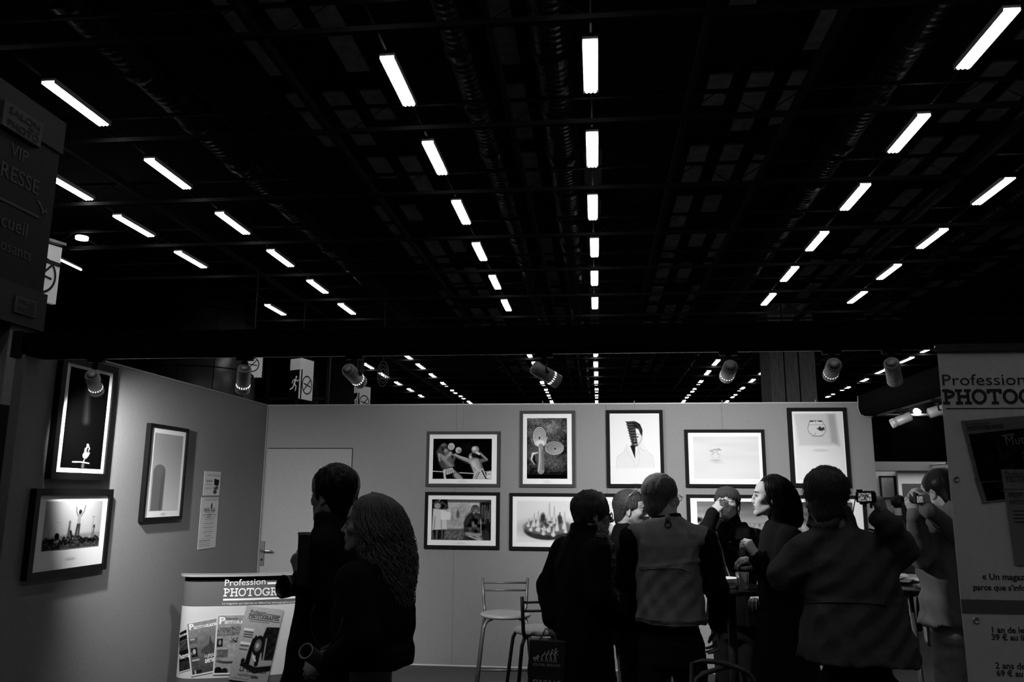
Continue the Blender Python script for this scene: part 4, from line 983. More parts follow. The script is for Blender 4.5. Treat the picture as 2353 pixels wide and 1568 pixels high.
o, on = cover([(268, 822), (690, 742), (745, 1415), (322, 1500)], cv, 'printed_cover', .007, 'magazine cover with a rocky abbey island')
t = MB(); on(t, text_vf('P', 1, .03), .09, .145, .13, .105); on(t, slab_vf('HOTOGRAPHE', 1, .22), .22, .15, .72, .055); on(t, text_vf('La photographie', 1, .0), .45, .70, .52, .07); on(t, text_vf('aérienne', 1, .02), .45, .80, .5, .10); link('lettering', t, M_wl, o)
# 3
cv = Canvas(0, 0, 100, 140, 110, .60, 43); cv.noise(8, .10); cv.noise(3, .08); cv.poly([(4, 32), (96, 30), (96, 50), (4, 52)], .45, 4); cv.noise(3, .3, ((cv.Y > 30) & (cv.Y < 50))*1.)
cv.poly([(6, 58), (22, 57), (22, 76), (6, 77)], .14); cv.ell(14, 66, 4, 6, .55, 2); cv.scrib(8, 84, 38, 100, .2, 2.4, 6); cv.ell(40, 108, 32, 7, .22, 3); cv.ell(42, 105, 30, 5, .6, 3); cv.ell(14, 131, 11, 9, .1, 3); cv.ell(32, 132, 9, 7, .12, 3); cv.poly([(50, 118), (96, 116), (96, 136), (50, 136)], .45, 5); cv.line([(50, 60), (60, 66)], 2, .1)
cv.line([(1, 1), (99, 1), (99, 139), (1, 139), (1, 1)], 6, .86)
o, on = cover([(652, 715), (1080, 705), (1040, 1462), (598, 1475)], cv, 'printed_cover', .009, 'magazine cover with a hat print')
t = MB(); on(t, text_vf('P', 1, .03), .07, .165, .17, .115); on(t, slab_vf('HOTOGRAPHE', 1, .22), .24, .165, .72, .05); link('lettering', t, M_wl, o)
t = MB(); on(t, text_vf('La photo', 1), .45, .42, .4, .04); on(t, text_vf('NUMÉRIQUE', 1, .01), .42, .475, .5, .05); on(t, text_vf('rofession', 1), .25, .095, .35, .035); link('lettering', t, M_ink, o)
# 4 front cover with bellows camera
cv = Canvas(0, 0, 100, 140, 130, .66, 44); cv.a = .70-.0012*cv.Y; cv.noise(5, .04)
cv.poly([(66, 36), (100, 34), (100, 96), (72, 98), (60, 60)], .12, 2); cv.noise(4, .10, ((cv.X > 62) & (cv.Y > 36) & (cv.Y < 96))*1.); cv.ell(55, 72, 15, 19, .10, 2); cv.ell(54, 72, 9, 12, .38, 3); cv.ell(53, 72, 4, 5, .66, 2)
cv.line([(40, 62), (38, 80), (37, 106)], [7, 10, 12], .08, 2); cv.line([(44, 56), (40, 66)], 5, .1, 2); cv.line([(60, 86), (60, 106)], 10, .1, 2); cv.line([(48, 92), (56, 100)], 4, .8, 2); cv.line([(72, 58), (76, 100)], 3, .62, 3)
cv.poly([(22, 104), (60, 112), (100, 106), (100, 116), (60, 124), (20, 112)], .10, 2); cv.ell(25, 103, 5, 5, .1, 2); cv.scrib(18, 28, 70, 30, .3, 1.2, 1)
for k in range(2): cv.poly([(8, 42+k*26), (34, 42+k*26), (34, 46+k*26), (8, 46+k*26)], .86); 
cv.scrib(12, 49, 34, 58, .2, 2.4, 3); cv.scrib(10, 75, 30, 82, .2, 2.4, 2); cv.line([(60, 12), (95, 13)], 1.2, .15); cv.line([(15, 24), (97, 25)], 1.2, .15); cv.line([(12, 136), (50, 136)], 1., .3); cv.poly([(55, 128), (74, 128), (74, 133), (55, 133)], .3)
o, on = cover([(1015, 608), (1480, 662), (1270, 1590), (790, 1530)], cv, 'printed_cover', .012, 'front magazine cover with an old bellows camera')
t = MB(); on(t, text_vf('Profession', 1), .14, .095, .42, .05); on(t, slab_vf('PHOTOGRAPHE', 1, .15), .12, .155, .82, .055); on(t, slab_vf('A', 1, .16), .28, .87, .06, .05); on(t, text_vf('L', 1, .02), .22, .87, .05, .05); on(t, text_vf('CRÉATION', 1, .02), .40, .87, .50, .062); on(t, text_vf('NUMÉRIQUE', 1, -.01), .20, .935, .48, .045); link('lettering', t, M_ink, o)
# ------------------------------------------------------------------ large banner on the right
YN = 4.34
def bp(px, py): return aty(px, py, YN)
M_ban = mat('pale banner cloth', .84, .8, noise=.04, nscale=30)
bl = bp(2148, 800)[0]+.01; bz = 2.398
ba = thing('banner', 'large grey printed banner hanging at the right end of the beam', 'banner', (bl+.9, YN+.01, 0))
link('cloth', MB().box((bl, YN, .03), (bl+1.85, YN+.0015, bz)), M_ban, ba)
link('top_bar', MB().box((bl-.01, YN-.012, bz-.035), (bl+1.86, YN+.014, bz+.006)), mat('dark top bar', .22), ba)
ink = MB(); XE, ZE = V(1, 0, 0), V(0, 0, 1)
def btxt(mb, vf, px, py, w=None):
    v, f = vf; v = v.copy()
    if w: v[:, 0] *= w/max(1e-6, v[:, 0].max())
    p = bp(px, py); place(mb, (v, f), V(p[0], YN-.0015, p[2]), XE, ZE)
def bh(px, y0, y1): return abs(bp(px, y0)[2]-bp(px, y1)[2])
btxt(ink, text_vf('Profession', bh(2165, 886, 860)/.72, -.0), 2163, 886, bp(2357, 886)[0]-bp(2163, 886)[0])
btxt(ink, slab_vf('PHOTOGRAPHE', bh(2170, 930, 895), .19), 2168, 930, bp(2553, 930)[0]-bp(2168, 930)[0])
p = bp(2174, 940); ink.box((p[0], YN-.002, p[2]), (bl+1.7, YN-.0005, p[2]+.004))
btxt(ink, text_vf('« Un magazine utile', bh(2260, 1330, 1316)/.70, .0010), 2257, 1332)
btxt(ink, text_vf("parce que s'informer", bh(2240, 1354, 1341)/.70, .0010), 2236, 1356)
for s, px, py, e in (('1 an de lecture', 2276, 1454, 1440), ('39 € au lieu de', 2278, 1471, 1457), ('2 ans de lecture', 2287, 1537, 1522), ('69 € au lieu de', 2290, 1554, 1540)):
    btxt(ink, text_vf(s, bh(px, py, e)/.72, .0010), px, py)
tag(link('lettering', ink, mat('dark banner ink', .22), ba), 'dark title and subscription lettering')
a, b = bp(2225, 1378), bp(2228, 1410)
bd = link('dark_stripe', MB().box((bl, YN-.002, b[2]), (bl+1.85, YN-.0005, a[2])), mat('dark banner stripe', .40), ba)
t = MB(); btxt(t, slab_vf('Ab', bh(2312, 1407, 1383), .17), 2310, 1407); btxt(t, text_vf('onnez-vous', bh(2312, 1407, 1383)/.72, .004), 2368, 1407)
link('lettering', t, mat('pale stripe lettering', .85), bd)
ey_ = MB()
for px, py in ((2152, 801), (2340, 799), (2196, 1101), (2242, 1426)):
    p = bp(px, py); ey_.tube([(p[0]+.012*math.cos(a), YN-.004, p[2]+.012*math.sin(a)) for a in np.linspace(0, 2*PI, 13)[:-1]], .004, 5, closed=True)
link('eyelet', ey_, M_chrome, ba)
def bcover(pts, cv, nm, off, lab, bright=.85):
    P = [bp(*q) for q in pts]; P = [V(q[0], YN-off, q[2]) for q in P]
    o = link(nm, cv.mesh(nm, P, bright), M_print, ba); o['label'] = lab
    def on(mb, vf, x, y, w, h_):
        v, f = vf; v = v.copy(); v[:, 0] *= w/np.ptp(v[:, 0]); v[:, 1] *= h_/v[:, 1].max(); pts_ = []
        for a in v:
            u_, v_ = x+a[0], y-a[1]; pts_.append((P[0]*(1-u_)+P[1]*u_)*(1-v_)+(P[3]*(1-u_)+P[2]*u_)*v_+V(0, -.0015, 0))
        mb.add(pts_, f)
    return o, on
cv = Canvas(0, 0, 100, 100, 120, .07, 52); cv.noise(6, .05); cv.ell(35, 45, 12, 18, .2, 10); cv.ell(62, 30, 3, 3, .5, 2); cv.line([(30, 60), (46, 50), (40, 66)], 5, .42, 6); cv.line([(0, 0), (100, 0), (100, 100), (0, 100), (0, 0)], 14, .60)
bcover([(2238, 1100), (2420, 1085), (2436, 1135), (2256, 1158)], cv, 'printed_cover', .003, 'dark print corner behind the other covers', .6)
cv = Canvas(0, 0, 150, 160, 190, .52, 51); cv.poly([(8, 36), (150, 30), (150, 160), (8, 158)], .12, 2); m_ = (cv.Y > 34)*1.; cv.noise(8, .10, m_); cv.noise(3, .10, m_)
for k in range(40):
    a = cv.rng.rand()*6.28; r = cv.rng.uniform(10, 50); x = 60+r*math.cos(a)*.8; y = 105+r*math.sin(a); cv.line([(60+(x-60)*.5, 105+(y-105)*.5), (x, y)], 1., .27, 2, .8)
for q in ([(112, 78), (150, 96)], [(106, 92), (150, 104)], [(106, 104), (150, 112)], [(112, 118), (150, 122)]): cv.line(q, 4, .45, 3)
cv.poly([(72, 44), (96, 41), (96, 47), (72, 50)], .45)
o, on = bcover([(2207, 968), (2385, 953), (2412, 1100), (2243, 1110)], cv, 'printed_cover', .005, 'magazine cover with a dark rock photograph', .7)
t = MB(); on(t, text_vf('Profession', 1), .05, .09, .30, .055); on(t, slab_vf('PHOTOGRAPHE', 1, .17), .05, .17, .48, .065); link('lettering', t, mat('dark banner ink', .22), o)
t = MB(); on(t, text_vf('Mutzig', 1), .50, .44, .42, .14); link('lettering', t, mat('grey cover lettering', .45), o)
cv = Canvas(0, 0, 100, 140, 130, .62, 53); cv.noise(6, .03); cv.line([(2, 30), (98, 30)], 1, .2); cv.scrib(12, 36, 50, 38, .35, 2, 1); cv.scrib(14, 62, 52, 78, .3, 2.6, 4); cv.line([(30, 78), (80, 92), (100, 100)], 1.5, .25); cv.line([(95, 60), (62, 112)], 9, .06, 3); cv.ell(42, 122, 14, 14, .06, 3); cv.poly([(40, 122), (100, 112), (100, 140), (36, 140)], .05, 3); cv.poly([(30, 128), (40, 128), (40, 140), (30, 140)], .1)
for k in range(4): cv.line([(30, 118+k*6), (42, 118+k*6)], 1.2, .6)
o, on = bcover([(2298, 1079), (2398, 1079), (2436, 1298), (2330, 1299)], cv, 'printed_cover', .008, 'pale magazine cover showing a dark camera', .6)
t = MB(); on(t, text_vf('Profession', 1), .07, .07, .60, .05); on(t, slab_vf('PHOTOGRAPHE', 1, .15), .08, .135, .86, .06); on(t, text_vf('SALON', 1, .02), .08, .29, .32, .045); on(t, text_vf('DE LA', 1), .18, .315, .14, .02); on(t, text_vf('PHOTO', 1, .02), .08, .37, .34, .045); link('lettering', t, mat('dark banner ink', .22), o)
# ------------------------------------------------------------------ stools and tables
M_tubem = mat('grey painted tube', .36, .4, metal=.4); M_seat = mat('grey moulded seat', .50, .35, spec=.5); M_tubed = mat('dark painted tube', .13, .45)
def make_stool(x, y, rz, label, mt, hs=.745, name='bar_stool', back=True):
    o = thing(name, label, 'stool', (x, y, 0), 'bar stools', rz)
    R = lambda p: V(*p)
    for sx, sy in ((-1, -1), (1, -1), (1, 1), (-1, 1)):
        # top bend then leg splaying outwards
        pts = [R((sx*.10, sy*.10, hs-.015)), R((sx*.145, sy*.145, hs-.03)), R((sx*.163, sy*.163, hs-.07)), R((sx*.172, sy*.172, hs-.14)), R((sx*.235, sy*.235, .0))]
        link('leg', MB().tube(pts, .0125, 10), mt, o, smooth=True, local=True)
    rr = .172+(.235-.172)*(hs-.14-.30)/(hs-.14); q = [R((sx*rr, sy*rr, .30)) for sx, sy in ((-1, -1), (1, -1), (1, 1), (-1, 1))]
    mb = MB()
    for i in range(4): mb.tube([q[i], q[(i+1) % 4]], .009, 8)
    link('footrest', mb, mt, o, smooth=True, local=True)
    st = MB(); prof = [(.001, hs+.012), (.12, hs+.010), (.17, hs+.014), (.185, hs+.008), (.19, hs-.002), (.18, hs-.014), (.16, hs-.016), (.001, hs-.012)]
    st.lathe(prof, 40, (0, 0, 0), None, cap=False); link('seat', st, M_seat, o, smooth=True, local=True)
    if back:
        b_ = MB()
        for sx in (-1, 1):
            b_.tube([R((sx*.12, .10, hs-.02)), R((sx*.150, .165, hs-.01)), R((sx*.160, .190, hs+.03)), R((sx*.165, .200, hs+.09)), R((sx*.176, .225, hs+.24))], .0125, 10)
        link('back_post', b_, mt, o, smooth=True, local=True)
        link('back_rail', MB().tube([R((-.172, .217, hs+.205)), R((.172, .217, hs+.205))], .008, 8).tube([R((-.168, .209, hs+.15)), R((.168, .209, hs+.15))], .008, 8), mt, o, smooth=True, local=True)
    return o
# first stool: its backrest stands away from the viewer
p = atz(1160, 1412, .745); make_stool(p[0]+.0, 6.2, math.radians(8), 'bar stool nearest the door, backrest against the wall', M_tubem, .735)
make_stool(-.38, 5.62, math.radians(196), 'bar stool beside the black coat, turned with its back towards the viewer', M_tubed, .725)
def round_table(x, y, r, zt, label, m_, foot=.22, th=.03):
    o = thing('bar_table', label, 'table', (x, y, 0), 'high round bar tables')
    link('tabletop', MB().lathe([(.001, zt-th), (r-.02, zt-th), (r-.003, zt-th*.7), (r, zt-th*.35), (r-.004, zt), (.001, zt)], 56, cap=False), m_, o, smooth=False, local=True)
    link('column', MB().tube([(0, 0, .02), (0, 0, zt-th)], .026, 16), M_tubed, o, smooth=True, local=True)
    link('foot', MB().lathe([(.001, 0), (foot, 0), (foot, .012), (.05, .035), (.03, .05)], 32, cap=False), M_tubed, o, smooth=True, local=True)
    return o
pl_ = atz(1250, 1321, 1.09); round_table(pl_[0]+.22, pl_[1]+.02, .22, 1.10, 'round high table partly hidden by the black coat', mat('table laminate', .40, .35, spec=.5))
pt = atz(1695, 1360, 1.1); DT = V(pt[0]+.0, pt[1]+.235, 1.1)
round_table(DT[0], DT[1], .24, 1.10, 'dark round high table holding a bowl and a glass', mat('dark table laminate', .12, .2, spec=.7), .24)
# bowl and glass
p = atz(1671, 1352, 1.102); bo = thing('paper_bowl', 'white disposable bowl on the dark high table', 'bowl', p)
link('bowl_body', MB().lathe([(.001, 0), (.042, 0), (.046, .004), (.060, .045), (.064, .052), (.068, .054), (.066, .058), (.058, .050), (.044, .008), (.001, .005)], 40, cap=False), mat('white paper', .9, .6), bo, smooth=True, local=True)
tag(link('pattern', MB().lathe([(.0535, .018), (.0585, .036)], 40, cap=False), mat('grey leaf print', .55), bo, smooth=True, local=True), 'grey printed band')
M_glass = mat('clear plastic', .97, .05, trans=.97, spec=.6)
p = atz(1707, 1355, 1.102); 
def cup(name, label, p, r0=.026, r1=.036, hh=.09, R=None, cat='glass', grp='clear plastic glasses'):
    o = thing(name, label, cat, p, grp)
    prof = [(.001, .001), (r0, .001), (r1, hh), (r1+.002, hh), (r1-.001, hh+.002), (r0-.0015, .004), (.001, .004)]
    link('cup_body', MB().lathe(prof, 36, (0, 0, 0), R, cap=False), M_glass, o, smooth=True, local=True)
    rim = MB(); pts = [V(r1*math.cos(a), r1*math.sin(a), hh) for a in np.linspace(0, 2*PI, 33)[:-1]]
    if R is not None: pts = [np.asarray(R)@q for q in pts]
    link('rim', rim.tube(pts, .0016, 6, closed=True), M_glass, o, smooth=True, local=True)
    return o
cup('plastic_glass', 'empty clear glass standing beside the white bowl', p)
# right high table with papers
p = atz(2020, 1346, 1.1); q = atz(2118, 1347, 1.1)
TX, TY = 1.98, 5.60
o = thing('leaflet_table', 'high wooden table with spread leaflets and slanting metal legs', 'table', (TX, TY, 0))
link('tabletop', MB().lathe([(.001, 1.055), (.37, 1.055), (.39, 1.065), (.395, 1.08), (.385, 1.095), (.001, 1.095)], 56, cap=False), mat('pale wooden top', .50, .4), o, smooth=False, local=True)
for a in (-100, 20, 140):
    c_, s_ = math.cos(math.radians(a)), math.sin(math.radians(a))
    link('leg', MB().tube([(c_*.10, s_*.10, 1.055), (c_*.36, s_*.36, 0)], .022, 10, squash=.6), mat('satin steel leg', .42, .35, metal=.6), o, smooth=True, local=True)
link('brace', MB().lathe([(.05, .99), (.12, 1.03), (.12, 1.055)], 24), M_tubed, o, local=True)
rs = random.Random(8)
for k in range(9):
    x, y = TX+rs.uniform(-.26, .22), TY+rs.uniform(-.30, .05); R_ = rotm('Z', rs.uniform(-1, 1))
    t = MB().box((-.074, -.105, 0), (.074, .105, .003), R_, (x, y, 1.096+.0036*k))
    single('leaflet', t, mat('white leaflet paper %d' % (k % 3), (.86, .7, .5)[k % 3]), 'paper leaflet lying in the spread on the wooden high table', 'leaflet', 'leaflets spread on the wooden table')
# foot ring of a stool hidden behind the vest
o = thing('stool', 'low stool frame of crossing bent tubes between the vest and the long coat', 'stool', (.78, 4.3, 0), 'bar stools')
def hoop(pts, yy): return [aty(a, b, yy) for a, b in pts]
A_ = hoop([(1590, 1524), (1612, 1519), (1640, 1521), (1665, 1525), (1695, 1536), (1718, 1547), (1729, 1558), (1734, 1572)], 4.25)
B_ = [aty(a, b, y_) for a, b, y_ in ((1600, 1560, 4.12), (1615, 1549, 4.14), (1645, 1540, 4.2), (1668, 1533, 4.28), (1692, 1533, 4.34), (1706, 1540, 4.40), (1712, 1556, 4.42))]
for k, P_ in enumerate((A_, B_)):
    z0, z1 = P_[0], P_[-1]
    link('leg_frame', MB().tube([V(z0[0]-.03, z0[1]-.03, 0)]+P_+[V(z1[0]+.03, z1[1]+.02, 0)], .0125, 10), M_tubem, o, smooth=True)
o['label'] = 'low stool frame of crossing bent tubes between the vest and the long coat'
# ------------------------------------------------------------------ bodies: distance fields -> one continuous skin
def _hash(ix, iy, iz, seed):
    h = (ix*73856093) ^ (iy*19349663) ^ (iz*83492791) ^ (seed*2654435761 & 0x7fffffff)
    h = (h ^ (h >> 13))*1274126177 & 0x7fffffff
    return ((h ^ (h >> 16)) & 0xffff)/65535.-.5
def noise3(P, sc, seed=1):
    Q = P*sc; I = np.floor(Q).astype(np.int64); F = Q-I; F = F*F*(3-2*F); r = 0
    for a in (0, 1):
        for b in (0, 1):
            for c in (0, 1):
                w = (F[..., 0] if a else 1-F[..., 0])*(F[..., 1] if b else 1-F[..., 1])*(F[..., 2] if c else 1-F[..., 2])
                r = r+w*_hash(I[..., 0]+a, I[..., 1]+b, I[..., 2]+c, seed)
    return r
class SDF:
    def __init__(s, lo, hi, h):
        s.lo = np.array(lo, float); s.h = h; s.n = np.maximum(4, np.ceil((np.array(hi)-s.lo)/h).astype(int)+1)
        s.d = np.full(s.n, .2, np.float32)
    def _sub(s, lo, hi, pad):
        a = np.clip(np.floor((np.array(lo)-pad-s.lo)/s.h).astype(int), 0, s.n-1); b = np.clip(np.ceil((np.array(hi)+pad-s.lo)/s.h).astype(int)+1, 1, s.n)
        if (b <= a).any(): return None
        ax = [s.lo[i]+s.h*np.arange(a[i], b[i]) for i in range(3)]
        P = np.stack(np.meshgrid(*ax, indexing='ij'), -1).astype(np.float32)
        return tuple(slice(a[i], b[i]) for i in range(3)), P
    def _put(s, sl, d, k, op):
        o = s.d[sl]
        if op == 'add':
            if k > 0: h = np.clip(.5+.5*(o-d)/k, 0, 1); s.d[sl] = o*(1-h)+d*h-k*h*(1-h)
            else: s.d[sl] = np.minimum(o, d)
        elif op == 'sub':
            if k > 0: h = np.clip(.5-.5*(o+d)/k, 0, 1); s.d[sl] = o*(1-h)-d*h+k*h*(1-h)
            else: s.d[sl] = np.maximum(o, -d)
        elif op == 'and': s.d[sl] = np.maximum(o, d)
    def ell(s, c, r, k=.02, R=None, op='add'):
        c = np.array(c, float); r = np.array(r, float); m = r.max()
        q = s._sub(c-m, c+m, max(.03, k*2)); 
        if q is None: return s
        sl, P = q; X = P-c.astype(np.float32)
        if R is not None: X = X@np.asarray(R, np.float32)
        k0 = np.sqrt(((X/r)**2).sum(-1)); k1 = np.sqrt(((X/(r*r))**2).sum(-1))+1e-9
        s._put(sl, k0*(k0-1)/k1, k, op); return s
    def cap(s, a, b, ra, rb=None, k=.02, op='add', flat=None):
        """tapering limb; flat=(axis vector, factor) squashes it along that axis"""
        rb = ra if rb is None else rb; a = np.array(a, float); b = np.array(b, float); m = max(ra, rb)
        q = s._sub(np.minimum(a, b)-m, np.maximum(a, b)+m, max(.03, k*2))
        if q is None: return s
        sl, P = q; ba = (b-a); L = max(1e-9, ba@ba); X = P-a.astype(np.float32); t = np.clip(X@(ba/L), 0, 1)
        D = X-t[..., None]*ba
        if flat is not None:
            ax = unit(flat[0]); D = D+(D@ax)[..., None]*ax*(1/flat[1]-1)
        s._put(sl, np.sqrt((D**2).sum(-1))-(ra+(rb-ra)*t), k, op); return s
    def chain(s, pts, rs, k=.02, flat=None):
        for i in range(len(pts)-1): s.cap(pts[i], pts[i+1], rs[i], rs[i+1], k, flat=flat)
        return s
    def col(s, prof, k=.03, T=None, op='add', hollow=0., p=2.):
        """upright body of changing elliptic section; prof rows: z, rx, ry, cx, cy (local frame T: world->local)"""
        prof = np.array(prof, float); T = T or (np.eye(3), np.zeros(3)); R, o = T
        m = prof[:, 1:3].max()+np.abs(prof[:, 3:5]).max()
        loc = np.array([[x, y, z] for x in (-m, m) for y in (-m, m) for z in (prof[0, 0], prof[-1, 0])])@R.T+o
        q = s._sub(loc.min(0), loc.max(0), .06)
        if q is None: return s
        sl, P = q; X = (P-o.astype(np.float32))@R.astype(np.float32)
        z = X[..., 2]; zc = np.clip(z, prof[0, 0], prof[-1, 0])
        f = [np.interp(zc, prof[:, 0], prof[:, i]) for i in range(1, 5)]
        u = np.abs((X[..., 0]-f[2])/f[0]); v = np.abs((X[..., 1]-f[3])/f[1])
        dd = ((u**p+v**p)**(1/p)-1)*np.minimum(f[0], f[1])
        if hollow: dd = np.abs(dd)-hollow
        dz = np.abs(z-(prof[0, 0]+prof[-1, 0])/2)-(prof[-1, 0]-prof[0, 0])/2
        s._put(sl, np.maximum(dd, dz), k, op); return s
    def disp(s, fn, lim=.05):
        m = np.abs(s.d) < lim; I = np.argwhere(m)
        if len(I): s.d[m] += fn(s.lo+I*s.h).astype(np.float32)
        return s
    def mesh(s, name=None, relax=1):
        F = s.d; F[0] = F[-1] = .1; F[:, 0] = F[:, -1] = .1; F[:, :, 0] = F[:, :, -1] = .1
        ins = F < 0; n = np.array(F.shape)
        c = np.zeros(n-1, int); cnt = np.zeros(n-1, np.int8)
        cor = [(a, b, d) for a in (0, 1) for b in (0, 1) for d in (0, 1)]
        sub = lambda A, o: A[o[0]:A.shape[0]-1+o[0], o[1]:A.shape[1]-1+o[1], o[2]:A.shape[2]-1+o[2]]
        for o in cor: cnt += sub(ins, o)
        act = (cnt > 0) & (cnt < 8); I = np.argwhere(act); idx = np.full(n-1, -1, np.int64); idx[act] = np.arange(len(I))
        if not len(I): return np.zeros((0, 3)), np.zeros((0, 4), int)
        acc = np.zeros((len(I), 3)); w = np.zeros(len(I)); val = {o: F[I[:, 0]+o[0], I[:, 1]+o[1], I[:, 2]+o[2]] for o in cor}
        for o in cor:
            for ax in range(3):
                if o[ax]: continue
                o2 = list(o); o2[ax] = 1; o2 = tuple(o2); a, b = val[o], val[o2]; m = (a < 0) != (b < 0)
                t = np.where(m, a/(a-b+1e-12), 0); p = np.tile(np.array(o, float), (len(I), 1)); p[:, ax] += t; acc += p*m[:, None]; w += m
        V_ = (I+acc/w[:, None])*s.h+s.lo
        Q = []
        for ax in range(3):
            b, c_ = [(1, 2), (2, 0), (0, 1)][ax]
            A = ins.take(range(0, n[ax]-1), ax); B = ins.take(range(1, n[ax]), ax); m = A != B; E = np.argwhere(m); fl = A[m]
            ok = (E[:, b] > 0) & (E[:, c_] > 0) & (E[:, b] < n[b]-1) & (E[:, c_] < n[c_]-1); E = E[ok]; fl = fl[ok]
            def g(db, dc):
                J = E.copy(); J[:, b] -= db; J[:, c_] -= dc; return idx[J[:, 0], J[:, 1], J[:, 2]]
            q = np.stack([g(1, 1), g(0, 1), g(0, 0), g(1, 0)], -1); q[~fl] = q[~fl][:, ::-1]; Q.append(q)
        Q = np.vstack(Q); Q = Q[(Q >= 0).all(1)]
        for _ in range(relax):   # light smoothing
            S = np.zeros_like(V_); N = np.zeros(len(V_))
            for a, b in ((0, 1), (1, 2), (2, 3), (3, 0)):
                np.add.at(S, Q[:, a], V_[Q[:, b]]); np.add.at(N, Q[:, a], 1); np.add.at(S, Q[:, b], V_[Q[:, a]]); np.add.at(N, Q[:, b], 1)
            V_ = V_*.5+.5*S/np.maximum(N, 1)[:, None]
        return V_, Q
def join(parts):
    v = []; q = []; c = []; n = 0
    for p in parts:
        v.append(p[0]); q.append(p[1]+n); n += len(p[0]); c.append(p[2] if len(p) > 2 else np.full(len(p[0]), .5))
    return np.vstack(v), np.vstack(q), np.concatenate(c)
def rz(a): c, s_ = math.cos(a), math.sin(a); return np.array([[c, -s_, 0], [s_, c, 0], [0, 0, 1.]])
def frame_fwd(deg, pitch=0., roll=0.):
    """local x right, y forward, z up; deg = heading, counter-clockwise from +X"""
    R = rz(math.radians(deg-90)); return R@rotm('X', math.radians(pitch))@rotm('Y', math.radians(roll))
def make_head(R, o, sc=1., skin=.30, male=True, nose=1., jaw=1., lip=.55, stub=0., age=0., h=.0032, eyes=True, beard=None, neckto=None, neckr=.052, open_=0.):
    """head centred between the ears at eye level; returns (verts, quads, colours)"""
    S = SDF((-.12, -.15, -.20), (.12, .16, .16), h)
    S.ell((0, -.018, .035), (.076, .097, .084), 0)
    S.ell((0, .028, -.030), (.062*jaw, .064, .086), .03); S.ell((0, .040, .042), (.060, .048, .046), .03)
    for s_ in (-1, 1):
        S.cap((s_*.056*jaw, .004, -.058), (s_*.018, .076, -.104), .016, .016, .028); S.ell((s_*.045, .060, -.022), (.024, .022, .020), .025)
    S.ell((0, .080, -.101), (.021, .018, .016), .022)
    S.cap((-.030, .086, .020), (.030, .086, .020), .0095 if male else .007, k=.02)
    S.ell((0, .074, -.062), (.036, .026, .030), .022)
    S.chain([(0, .088, .014), (0, .100, -.010), (0, .090+.026*nose, -.033)], [.0075, .0085, .0105], .012); S.cap((-.012, .100, -.038), (.012, .100, -.038), .0075, k=.010); S.cap((0, .088+.026*nose, -.037), (0, .096, -.045), .006, .005, .008)
    for s_ in (-1, 1):
        S.ell((s_*.032, .104, -.002), (.019, .019, .014), .014, op='sub'); S.ell((s_*.031, .0765, -.002), (.0145, .0145, .0125), .006)
        S.cap((s_*.018, .092, .0035), (s_*.043, .086, .0025), .0028, k=.004)
    S.ell((0, .0965, -.0615), (.0235, .009, .0055), .007); S.ell((0, .0945, -.0725-open_), (.0195, .0095, .0065), .007)
    S.cap((-.021, .099, -.0665-open_*.4), (.021, .099, -.0665-open_*.4), .0016+open_*.35, k=.003, op='sub')
    S.ell((0, .098, -.085), (.020, .010, .006), .01, op='sub')
    for s_ in (-1, 1):
        Re = rotm('Z', s_*-.35)@rotm('X', .12); c = V(s_*.0765, -.008, -.012)
        S.ell(c, (.0075, .0175, .031), .006, R=Re); S.ell(c+Re@V(s_*.008, .002, .002), (.007, .0105, .020), .004, R=Re, op='sub'); S.cap(c+Re@V(s_*.001, .008, -.02), c+Re@V(s_*.003, .004, -.029), .006, k=.004)
    Rn = R.T
    if neckto is not None:
        nb = Rn@(np.array(neckto)-o)/sc; S2 = nb
        S.cap((0, -.028, -.055), nb, neckr, neckr*1.08, .03)
    if age: S.disp(lambda P: .0009*age*np.sin(P[:, 2]*420+P[:, 0]*160)*(P[:, 1] > .05)*(P[:, 2] > .01)+.0012*age*noise3(P, 90, 3))
    v, q = S.mesh(relax=1)
    c = np.full(len(v), skin)
    x, y, z = v.T; ax = np.abs(x)
    w = np.exp(-((ax/.024)**4)-((z+.066+open_*.4)/.0105)**4)*(y > .082); c = c*(1-w)+skin*lip*w
    w = np.exp(-((ax-.032)/.018)**4-((z-.0235-.12*(.04-ax)*0)/.0055)**4)*(y > .055); c = c*(1-.75*w)
    w = np.exp(-((ax-.032)/.0155)**4-((z+.0005)/(.0055 if eyes else .0022))**2)*(y > .065); c = c*(1-.88*w)
    w = np.exp(-((ax-.009)/.005)**2-((z+.043)/.003)**2)*(y > .09); c = c*(1-.7*w)
    if stub:
        w = np.clip((-z-.030)/.03, 0, 1)*np.clip((y+.02)/.04, 0, 1)*(1-np.exp(-((ax/.022)**4)-((z+.066)/.010)**4)); c = c*(1-stub*w)
    return (v*sc)@R.T+o, q, c
